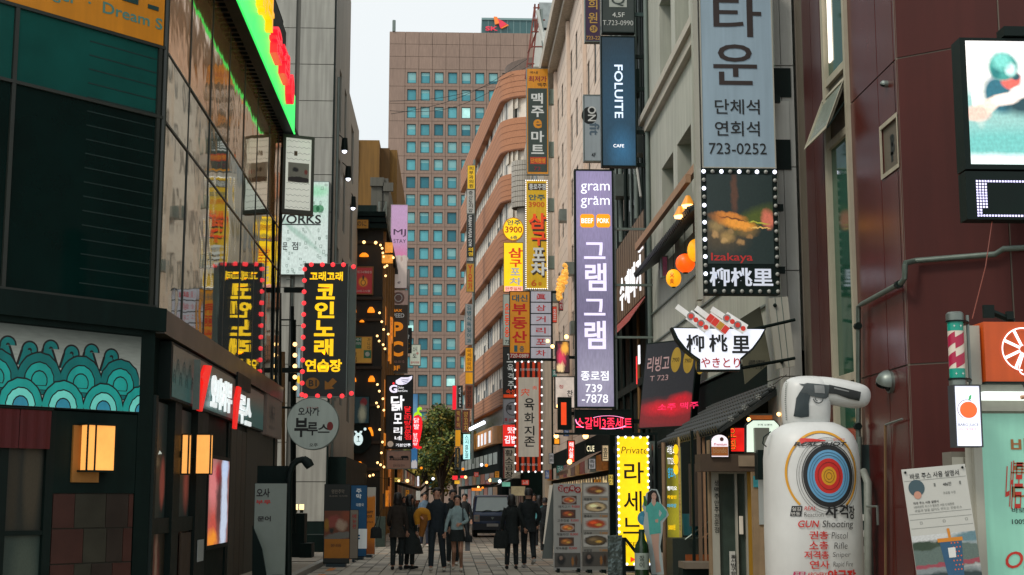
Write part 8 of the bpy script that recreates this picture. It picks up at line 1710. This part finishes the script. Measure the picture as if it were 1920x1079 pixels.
# ================================================================ PEOPLE
mSkin = M('skin', (190, 142, 118), .55, .05); mHair = M('black_hair', (20, 18, 17), .5, .1); mCloth = {}
def cl(c): 
    k = 'cloth_%02x%02x%02x' % tuple(c)
    return M(k, c, .85, .25, 6, .5, bscale=11)
def Rz(a): return Matrix.Rotation(a, 3, 'Z')
def limb(mb, pts, rs, k=10):
    """tapered limb with rounded joints"""
    P, Q = [], []
    for i in range(len(pts)-1):
        for s_ in range(5):
            q = s_/5; P.append(pts[i].lerp(pts[i+1], q)); Q.append(rs[i]+(rs[i+1]-rs[i])*q)
    P.append(pts[-1]); Q.append(rs[-1])
    for _ in range(2): P = [P[0]]+[(P[i-1]+P[i]*2+P[i+1])/4 for i in range(1, len(P)-1)]+[P[-1]]
    mb.tube(P, Q, k); return mb
def person(label, x, y, h, face, armL, armR, legL, legR, top, bottom, topc, botc, hair='short', group=None, coat=None, skirt=None, shoe=(190, 186, 176), detail=True, sleeve=True, headturn=0., wide=1., bare_legs=False, sock=None):
    """armX: (elbow, hand) offsets from the shoulder; legX: (knee, ankle) offsets from the hip, metres for a 1.75 m body; +x is the body's own left, -y the way it faces"""
    k = h/1.75; rz = Rz(face); T = lambda v: rz @ (Vector(v)*k)+Vector((x, y, .052)); t = thing('person', label, 'person', (x, y, .052), group)
    sh = {1: Vector((.152*wide, 0, 1.43)), -1: Vector((-.152*wide, 0, 1.43))}; hp = {1: Vector((.09, 0, .92)), -1: Vector((-.09, 0, .92))}
    arms, legs = {1: armL, -1: armR}, {1: legL, -1: legR}
    V = [((0, 0, .95), (.13, .10)), ((0, 0, 1.12), (.12, .09)), ((0, 0, 1.30), (.13, .09)), ((0, 0, 1.42), (.09, .07)), ((0, .01, 1.49), (.052, .052)), ((0, -.01, 1.56), (.062, .075)), ((0, -.012, 1.64), (.078, .092)), ((0, -.005, 1.71), (.068, .082)), ((0, 0, 1.745), (.03, .04))]
    Ed = [(i, i+1) for i in range(8)]
    ends = {}
    for s_ in (1, -1):
        n = len(V); S = sh[s_]; el = S+Vector(arms[s_][0]); ha = S+Vector(arms[s_][1]); hd = (ha-el).normalized()
        V += [(tuple(S-Vector((.03*s_, 0, .03))), (.042, .042)), (tuple(el), (.034, .034)), (tuple(ha), (.027, .024)), (tuple(ha+hd*.06), (.04, .02))]; Ed += [(3, n), (n, n+1), (n+1, n+2), (n+2, n+3)]
        if detail:
            sd = hd.cross(Vector((0, 1, 0.01))).normalized()
            for q in range(4):
                m_ = len(V); off = sd*(q-1.5)*.018; L0 = (.05, .06, .055, .042)[q]
                V += [(tuple(ha+hd*.09+off), (.010, .010)), (tuple(ha+hd*(.09+L0)+off+Vector((0, -.015, 0))), (.007, .007))]; Ed += [(n+3, m_), (m_, m_+1)]
            m_ = len(V); V += [(tuple(ha+hd*.06-sd*.045), (.011, .011)), (tuple(ha+hd*.10-sd*.055), (.008, .008))]; Ed += [(n+3, m_), (m_, m_+1)]
        ends[s_] = (el, ha)
        n = len(V); H0 = hp[s_]; kn = H0+Vector(legs[s_][0]); an = H0+Vector(legs[s_][1]); V += [(tuple(H0), (.085, .085)), (tuple(kn), (.055, .055)), (tuple(kn.lerp(an, .35)+Vector((0, .015, 0))), (.052, .052)), (tuple(an), (.036, .036)), (tuple(an+Vector((0, -.10, -.06))), (.036, .025))]; Ed += [(0, n), (n, n+1), (n+1, n+2), (n+2, n+3), (n+3, n+4)]; ends[s_+10] = (kn, an)
    skin([(T(v), (r[0]*k, r[1]*k)) for v, r in V], Ed, 'body', mSkin, t, 1)
    # garments
    def ring(z, rx, ry, cy=0, cx=0): return (Vector((cx, cy, z)), rx, ry)
    def lf(rings, nm, m, kk=18, caps=True):
        mb = MB().loft([(Vector(c), rx, ry) for c, rx, ry in rings], kk, caps); mb.v = [T(v) for v in mb.v]; return mb
    tm = cl(topc); low = .88 if coat is None else coat
    rings = []
    if coat is not None and coat < .85: rings += [ring(coat, .195, .16, .02), ring((coat+.95)/2, .175, .145, .01)]
    else: rings += [ring(low, .15, .12)]
    rings += [ring(.98, .15*wide, .12), ring(1.12, .14*wide, .115), ring(1.30, .165*wide, .125), ring(1.41, .158*wide, .11), ring(1.465, .105, .085), ring(1.50, .07, .07)]
    mb = lf(rings, 'top', tm, 20)
    for s_ in (1, -1):
        el, ha = ends[s_]; mb2 = MB(); limb(mb2, [sh[s_]+Vector((-.03*s_, 0, .0)), el, ha.lerp(el, .04)], [.062, .047, .036] if coat is None else [.067, .056, .045]); n = len(mb.v); mb.v += [T(v) for v in mb2.v]; mb.f += [tuple(n+i for i in f) for f in mb2.f]
    mb.build(top, tm, t, True)
    if detail:
        mc = MB().loft([(Vector((0, 0, 1.47)), .078, .078), (Vector((0, .008, 1.525)), .066, .07)], 14, False); mc.v = [T(v) for v in mc.v]; mc.build('collar', tm, t, True)
    bm_ = cl(botc)
    if skirt:
        z1, rb_ = skirt; mb = MB(); rg = []
        n0 = 24
        mb.loft([(Vector((0, 0, z1)), rb_, rb_*.85), (Vector((0, 0, (z1+.98)/2)), (rb_+.15)/2+.01, (rb_+.13)/2), (Vector((0, 0, .98)), .15, .115)], n0)
        for i in range(n0): mb.v[i] += Vector((mb.v[i].x, mb.v[i].y, 0))*(.06*math.sin(i*2.1)); 
        mb.v = [T(v) for v in mb.v]; mb.build('skirt', bm_, t, True)
    if not bare_legs:
        mb = MB()
        for s_ in (1, -1):
            kn, an = ends[s_+10]; limb(mb, [hp[s_]+Vector((0, 0, .04)), kn, an+Vector((0, 0, .03))], [.092, .066, .054])
        if not skirt: mb.loft([(Vector((0, 0, .82)), .12, .10), (Vector((0, 0, .90)), .16, .12), (Vector((0, 0, 1.0)), .155, .115)], 16)
        mb.v = [T(v) for v in mb.v]; mb.build(bottom, bm_, t, True)
    # shoes
    sm_ = cl(shoe)
    for s_ in (1, -1):
        kn, an = ends[s_+10]; up = max(0, an.z-.09)
        tilt = min(.9, up*3.); d_ = Vector((0, -math.cos(tilt), -math.sin(tilt)*1.0)); a_ = an+Vector((0, .035, -.035))
        mb = MB(); mb.tube([a_+d_*-.02, a_+d_*.04, a_+d_*.12, a_+d_*.19, a_+d_*.215], [(.034, .04), (.042, .045), (.045, .036), (.038, .028), (.02, .015)], 12); mb.v = [T(v) for v in mb.v]
        so_ = mb.build('shoe', sm_, t, True)
    # hair and face
    R2 = lambda v: T(Rz(headturn) @ Vector(v))
    mb = MB()
    hs = [(1.60, .088, .075, .045), (1.65, .096, .088, .030), (1.70, .094, .094, .014), (1.74, .075, .078, .006), (1.765, .040, .045, .002)]
    if hair == 'long': hs = [(1.34, .075, .03, .085), (1.45, .105, .05, .06), (1.55, .102, .065, .045)]+hs
    if hair == 'bob': hs = [(1.50, .10, .06, .035), (1.56, .105, .07, .035)]+hs
    mb.loft([(Vector((0, cy, z)), rx, ry) for z, rx, ry, cy in hs], 20)
    rr_ = random.Random(int(x*100)); mb.v = [R2(v+Vector((rr_.uniform(-.004, .004), rr_.uniform(-.004, .004), rr_.uniform(-.004, .004)))) for v in mb.v]; mb.build('hair', mHair, t, True)
    if detail:
        for nm, pts, r_, m in (('eye', [(-.03, -.094, 1.652)], .009, mTxtBlack), ('eye', [(.03, -.094, 1.652)], .009, mTxtBlack), ('nose', [(0, -.106, 1.625)], .013, mSkin), ('mouth', [(0, -.095, 1.588)], .012, M('lips', (130, 70, 62), .5, 0)), ('ear', [(-.082, .0, 1.635)], .018, mSkin), ('ear', [(.082, .0, 1.635)], .018, mSkin)):
            for p in pts:
                mb = MB().ball((0, 0, 0), (r_*(1.5 if nm in ('eye', 'mouth') else .8), r_*.8, r_*(.6 if nm == 'mouth' else .8 if nm == 'eye' else 1.6)), 8, 5); mb.v = [R2(v+Vector(p)) for v in mb.v]; mb.build(nm, m, t, True)
    return t, T, ends, sh
D = .85
# back pair on the left (seen from behind): face away = +pi
GA = None
wx = lambda px, Y: FY(Y).uv(px, 1000)[0]
Yp = 32.6
person('person in dark brown coat and black trousers standing with back turned', wx(745, 32.4), 32.4, 1.70, math.pi+.1, ((.05, -.02, -.29), (.03, -.14, -.42)), ((-.05, .0, -.29), (-.07, -.02, -.55)), ((.0, -.01, -.42), (.01, .02, -.84)), ((-.01, .0, -.42), (.0, .02, -.84)), 'coat', 'trousers', (42, 34, 26), (20, 30, 30), hair='bob', coat=.74, shoe=(24, 28, 28))
t, T, en, sh = person('person in long dark pleated skirt and black jacket over a cream blouse', wx(768, 32.8), 32.8, 1.66, math.pi-.9, ((.05, -.02, -.29), (.03, -.20, -.38)), ((-.05, .0, -.29), (-.05, -.05, -.55)), ((.0, -.01, -.42), (.0, .02, -.84)), ((-.03, .0, -.42), (-.04, .02, -.84)), 'jacket', 'leggings', (22, 30, 28), (22, 30, 28), hair='bob', skirt=(.36, .36), shoe=(24, 28, 28))
mb = MB().loft([(Vector((.03, -.10, 1.0)), .11, .07), (Vector((.0, -.09, 1.2)), .10, .06), (Vector((0, -.07, 1.42)), .05, .05)], 12); mb.v = [T(v) for v in mb.v]; mb.build('blouse', cl((160, 140, 120)), t, True)
# handbag
tb = wx(757, 32.2); o = thing('handbag', 'black shoulder bag hanging behind the person in the brown coat', 'bag', (tb-.62, 32.3, .8)); MB().loft([(Vector((tb-.62, 32.3, .75)), .13, .06), (Vector((tb-.62, 32.3, .95)), .12, .05), (Vector((tb-.62, 32.3, 1.0)), .08, .03)], 12).build('bag_body', cl((20, 26, 26)), o, True); MB().tube([(tb-.66, 32.3, 1.0), (tb-.5, 32.36, 1.42), (tb-.56, 32.3, 1.0)], .012, 6).build('strap', cl((20, 26, 26)), o)
# man navy with yellow coat over arm
t, T, en, sh = person('man in navy sweater and loose navy trousers carrying an ochre jacket', wx(819, 31.6), 31.6, 1.80, .0, ((.06, .0, -.29), (.10, -.03, -.5)), ((-.10, .02, -.27), (-.13, -.18, -.30)), ((.03, -.03, -.42), (.07, .04, -.84)), ((-.02, -.06, -.41), (-.03, -.12, -.83)), 'sweater', 'trousers', (20, 32, 40), (20, 32, 38), hair='short', headturn=.25, shoe=(170, 164, 152), wide=1.08)
o = thing('ochre_jacket', 'ochre yellow jacket draped over the forearm of the man in navy', 'jacket', T((-.33, -.1, 1.1))); mOc = M('ochre_cloth', (188, 128, 26), .85, .2, 9, .1); mOcD = M('brown_ochre_cloth', (140, 88, 30), .85, .2, 9, .1)
mb = MB(); limb(mb, [Vector(q) for q in ((-.38, -.12, 1.0), (-.42, -.14, 1.18), (-.34, -.16, 1.27), (-.22, -.16, 1.24), (-.17, -.14, 1.08))], [.08, .085, .09, .085, .05], 12); mb.v = [T(v) for v in mb.v]; mb.build('jacket_body', mOc, o, True)
mb = MB(); limb(mb, [Vector(q) for q in ((-.26, -.18, 1.2), (-.28, -.18, 1.0), (-.33, -.17, .74))], [.08, .08, .05], 10); mb.v = [T(v) for v in mb.v]; mb.build('jacket_sleeve', mOcD, o, True)
# woman blue shirt
t, T, en, sh = person('woman in pale blue shirt and black skirt walking towards the camera', wx(857, 31.4), 31.4, 1.64, -.05, ((.10, .0, -.26), (-.06, -.16, -.33)), ((-.08, .0, -.28), (-.12, .0, -.52)), ((.0, -.08, -.41), (.01, -.02, -.83)), ((.02, .02, -.42), (.0, .12, -.78)), 'shirt', 'tights', (142, 164, 166), (20, 28, 28), hair='long', skirt=(.70, .19), bare_legs=True, shoe=(185, 178, 165))
mb = MB()
for s_ in (1, -1): kn, an = en[s_+10]; limb(mb, [Vector((.09*s_, 0, .9)), kn, an+Vector((0, 0, .02))], [.080, .052, .034])
mb.v = [T(v) for v in mb.v]; mb.build('tights', cl((128, 94, 72)), t, True)
o = thing('shoulder_bag', 'small black bag hanging at the hip of the woman in the blue shirt', 'bag', T((.27, -.02, .75))); mb = MB().loft([(Vector((.27, -.02, .68)), .085, .05), (Vector((.27, -.02, .80)), .085, .05), (Vector((.27, -.02, .84)), .06, .03)], 12); mb.v = [T(v) for v in mb.v]; mb.build('bag_body', cl((18, 24, 26)), o, True); mb = MB().tube([(.24, -.03, .82), (.14, -.11, 1.2), (.13, -.06, 1.44), (.2, .08, 1.2), (.29, .02, .82)], .012, 6); mb.v = [T(v) for v in mb.v]; mb.build('strap', cl((18, 24, 26)), o)
o = thing('paper_bag', 'grey paper bag carried beside the woman in the blue shirt', 'bag', T((.26, .05, .5))); mb = MB().wbox(.19, .30, .0, .1, .48, .74); mb.v = [T(v) for v in mb.v]; mb.build('bag_body', cl((120, 122, 124)), o)
# man behind her
person('man with moustache in black jacket right behind the woman in the blue shirt', wx(849, 34.5), 34.5, 1.78, .1, ((.06, 0, -.28), (.08, -.05, -.52)), ((-.06, 0, -.28), (-.08, -.02, -.54)), ((.0, -.02, -.42), (.0, .0, -.84)), ((.0, -.02, -.42), (.0, .04, -.84)), 'jacket', 'trousers', (26, 32, 32), (24, 32, 34), hair='short')
# pair in black from behind
person('person in long black coat with dark hair walking away', wx(959, 32.6), 32.6, 1.66, math.pi, ((.06, .0, -.28), (.06, -.10, -.5)), ((-.10, .0, -.27), (-.16, -.04, -.46)), ((.0, .01, -.42), (.02, .02, -.84)), ((-.01, -.02, -.42), (-.02, .0, -.84)), 'coat', 'trousers', (18, 26, 26), (18, 26, 28), hair='bob', coat=.60, shoe=(30, 34, 34))
person('taller person in black jacket walking away with one heel raised', wx(991, 33.0), 33.0, 1.80, math.pi+.15, ((.10, .0, -.27), (.04, -.12, -.50)), ((-.10, .0, -.27), (-.02, -.10, -.50)), ((.01, -.03, -.42), (.0, -.04, -.84)), ((.0, .04, -.42), (.04, .34, -.70)), 'jacket', 'trousers', (18, 26, 28), (18, 26, 28), hair='short', coat=.80, shoe=(150, 148, 142), wide=1.1)
o = thing('tote_bag', 'large black tote bag held low by the person in the long black coat', 'bag', (wx(937, 32.4), 32.4, .6)); bx_ = wx(938, 32.4); MB().loft([(Vector((bx_, 32.4, .52)), .15, .06), (Vector((bx_+.02, 32.4, .72)), .17, .07), (Vector((bx_+.03, 32.4, .92)), .12, .04)], 14).build('bag_body', cl((16, 24, 24)), o, True); MB().tube([(bx_-.05, 32.4, .9), (bx_+.05, 32.42, 1.05), (bx_+.1, 32.4, .9)], .012, 6).build('strap', cl((16, 24, 24)), o)
# crowd further away
crowd = [(772, 44, 'in dark jacket with pale face beside the long skirt', (30, 36, 36)), (796, 48, 'in pale denim shirt in the crowd', (96, 120, 140)), (871, 47, 'in black suit walking left of the van', (22, 28, 30)), (1011, 46, 'in turquoise jacket right of the pair in black', (70, 130, 135)), (1022, 42, 'in black padded coat beside the leaning board', (24, 30, 32)), (757, 60, 'in black beside the far shop fronts', (26, 28, 28)), (872, 74, 'in maroon jacket far behind the van', (90, 40, 40)), (843, 80, 'in light grey far down the street', (130, 132, 130)), (1001, 55, 'in dark blue beside the shop awning', (30, 40, 60)), (782, 66, 'in brown jacket far left of the crowd', (84, 66, 50))]
rr = random.Random(31)
for px, Y_, lab, c_ in crowd:
    a_ = rr.uniform(-.05, .1); person('person '+lab, wx(px, Y_), float(Y_), rr.uniform(1.6, 1.78), rr.choice((0, .2, -.2, math.pi)), ((.06, a_, -.28), (.07, -.05+a_, -.52)), ((-.06, -a_, -.28), (-.08, -.04, -.52)), ((0, -.05-a_, -.42), (0, -.03, -.84)), ((0, .04+a_, -.42), (0, .10, -.83)), 'jacket', 'trousers', c_, rr.choice(((24, 30, 36), (30, 34, 34), (40, 46, 60))), hair=rr.choice(('short', 'bob', 'long')), detail=Y_ < 50)
f_ = FY(44); o = MB().box(f_, *f_.rc(780, 921, 788, 938), -.02, 0).build('held_card', mWhite); tag(o, 'pale card held up at the back of the crowd', 'card')
# ---- clutter of small shop boards
rr = random.Random(77); cc = [(190, 60, 40), (215, 190, 150), (60, 110, 100), (200, 130, 40), (150, 150, 150), (120, 40, 44), (230, 200, 90), (70, 90, 130)]
WD = ['red', 'cream', 'green', 'orange', 'grey', 'maroon', 'yellow', 'blue']; TXT = ['국수', '호프', '갈비', '노래', '치킨', '커피', '족발', '회']
spots = [(716, 640, 11, 20, 63), (721, 520, 8, 24, 66), (715, 560, 9, 14, 62), (722, 670, 10, 22, 66), (716, 700, 9, 15, 61.5), (722, 790, 8, 18, 66), (715, 850, 8, 20, 62), (706, 905, 13, 12, 60.4), (730, 905, 9, 16, 72), (745, 900, 12, 8, 76), (764, 925, 7, 12, 90), (1040, 590, 8, 30, 72), (1052, 570, 8, 24, 64), (1040, 700, 9, 14, 66), (1062, 812, 10, 12, 56), (1034, 860, 9, 20, 68), (1050, 880, 13, 14, 60), (1026, 890, 8, 16, 74), (1110, 870, 13, 20, 46), (1135, 850, 12, 30, 44), (1145, 900, 10, 20, 42), (1120, 905, 14, 12, 43.5), (893, 890, 9, 9, 105), (915, 905, 10, 8, 98), (932, 890, 8, 12, 96), (985, 905, 14, 10, 76)]
WH = ['between the 24H poster and the internet cafe sign', 'beside the pink hotel sign foot', 'under the uppermost bulb swag', 'beside the letter C of the cafe sign', 'left of the chicken sign top', 'left of the chicken sign foot', 'under the chicken sign at the corner', 'above the orange banner', 'at the head of the display rack', 'under the cattle sign', 'above the far crowd on the left', 'right of the six panel sign', 'under the golden cluster light', 'right of the striped banner', 'beside the red shop banner', 'right of the striped banner foot', 'over the white menu board', 'above the leaning board', 'left of the bright yellow sign foot', 'left of the bright yellow sign top', 'beside the bright yellow sign middle', 'above the grey menu board', 'over the van roof', 'right of the orange lamp over the van', 'under the orange fascia with notices', 'over the taller person in black']
for i, (px, py, w_, h_, Y_) in enumerate(spots):
    k_ = (i*5+i//8) % 8
    t = blade('tiny %s lit board reading %s %s' % (WD[k_], TXT[(i*3) % 8], WH[i]), float(Y_), (px-w_/2, py-h_/2, px+w_/2, py+h_/2), M('tiny_board_%s' % WD[k_], cc[k_], .5, .2, 4, emit=.45), [(TXT[(i*3) % 8], (px-w_*.35, py-h_*.38, px+w_*.35, py+h_*.38), mTxtBlack if k_ in (1, 4, 6, 3) else mLt, dict(vert=h_ > w_*1.3))], name='small_sign', side=mBlack, rim=.01)
bpy.data.scenes.remove(TS)
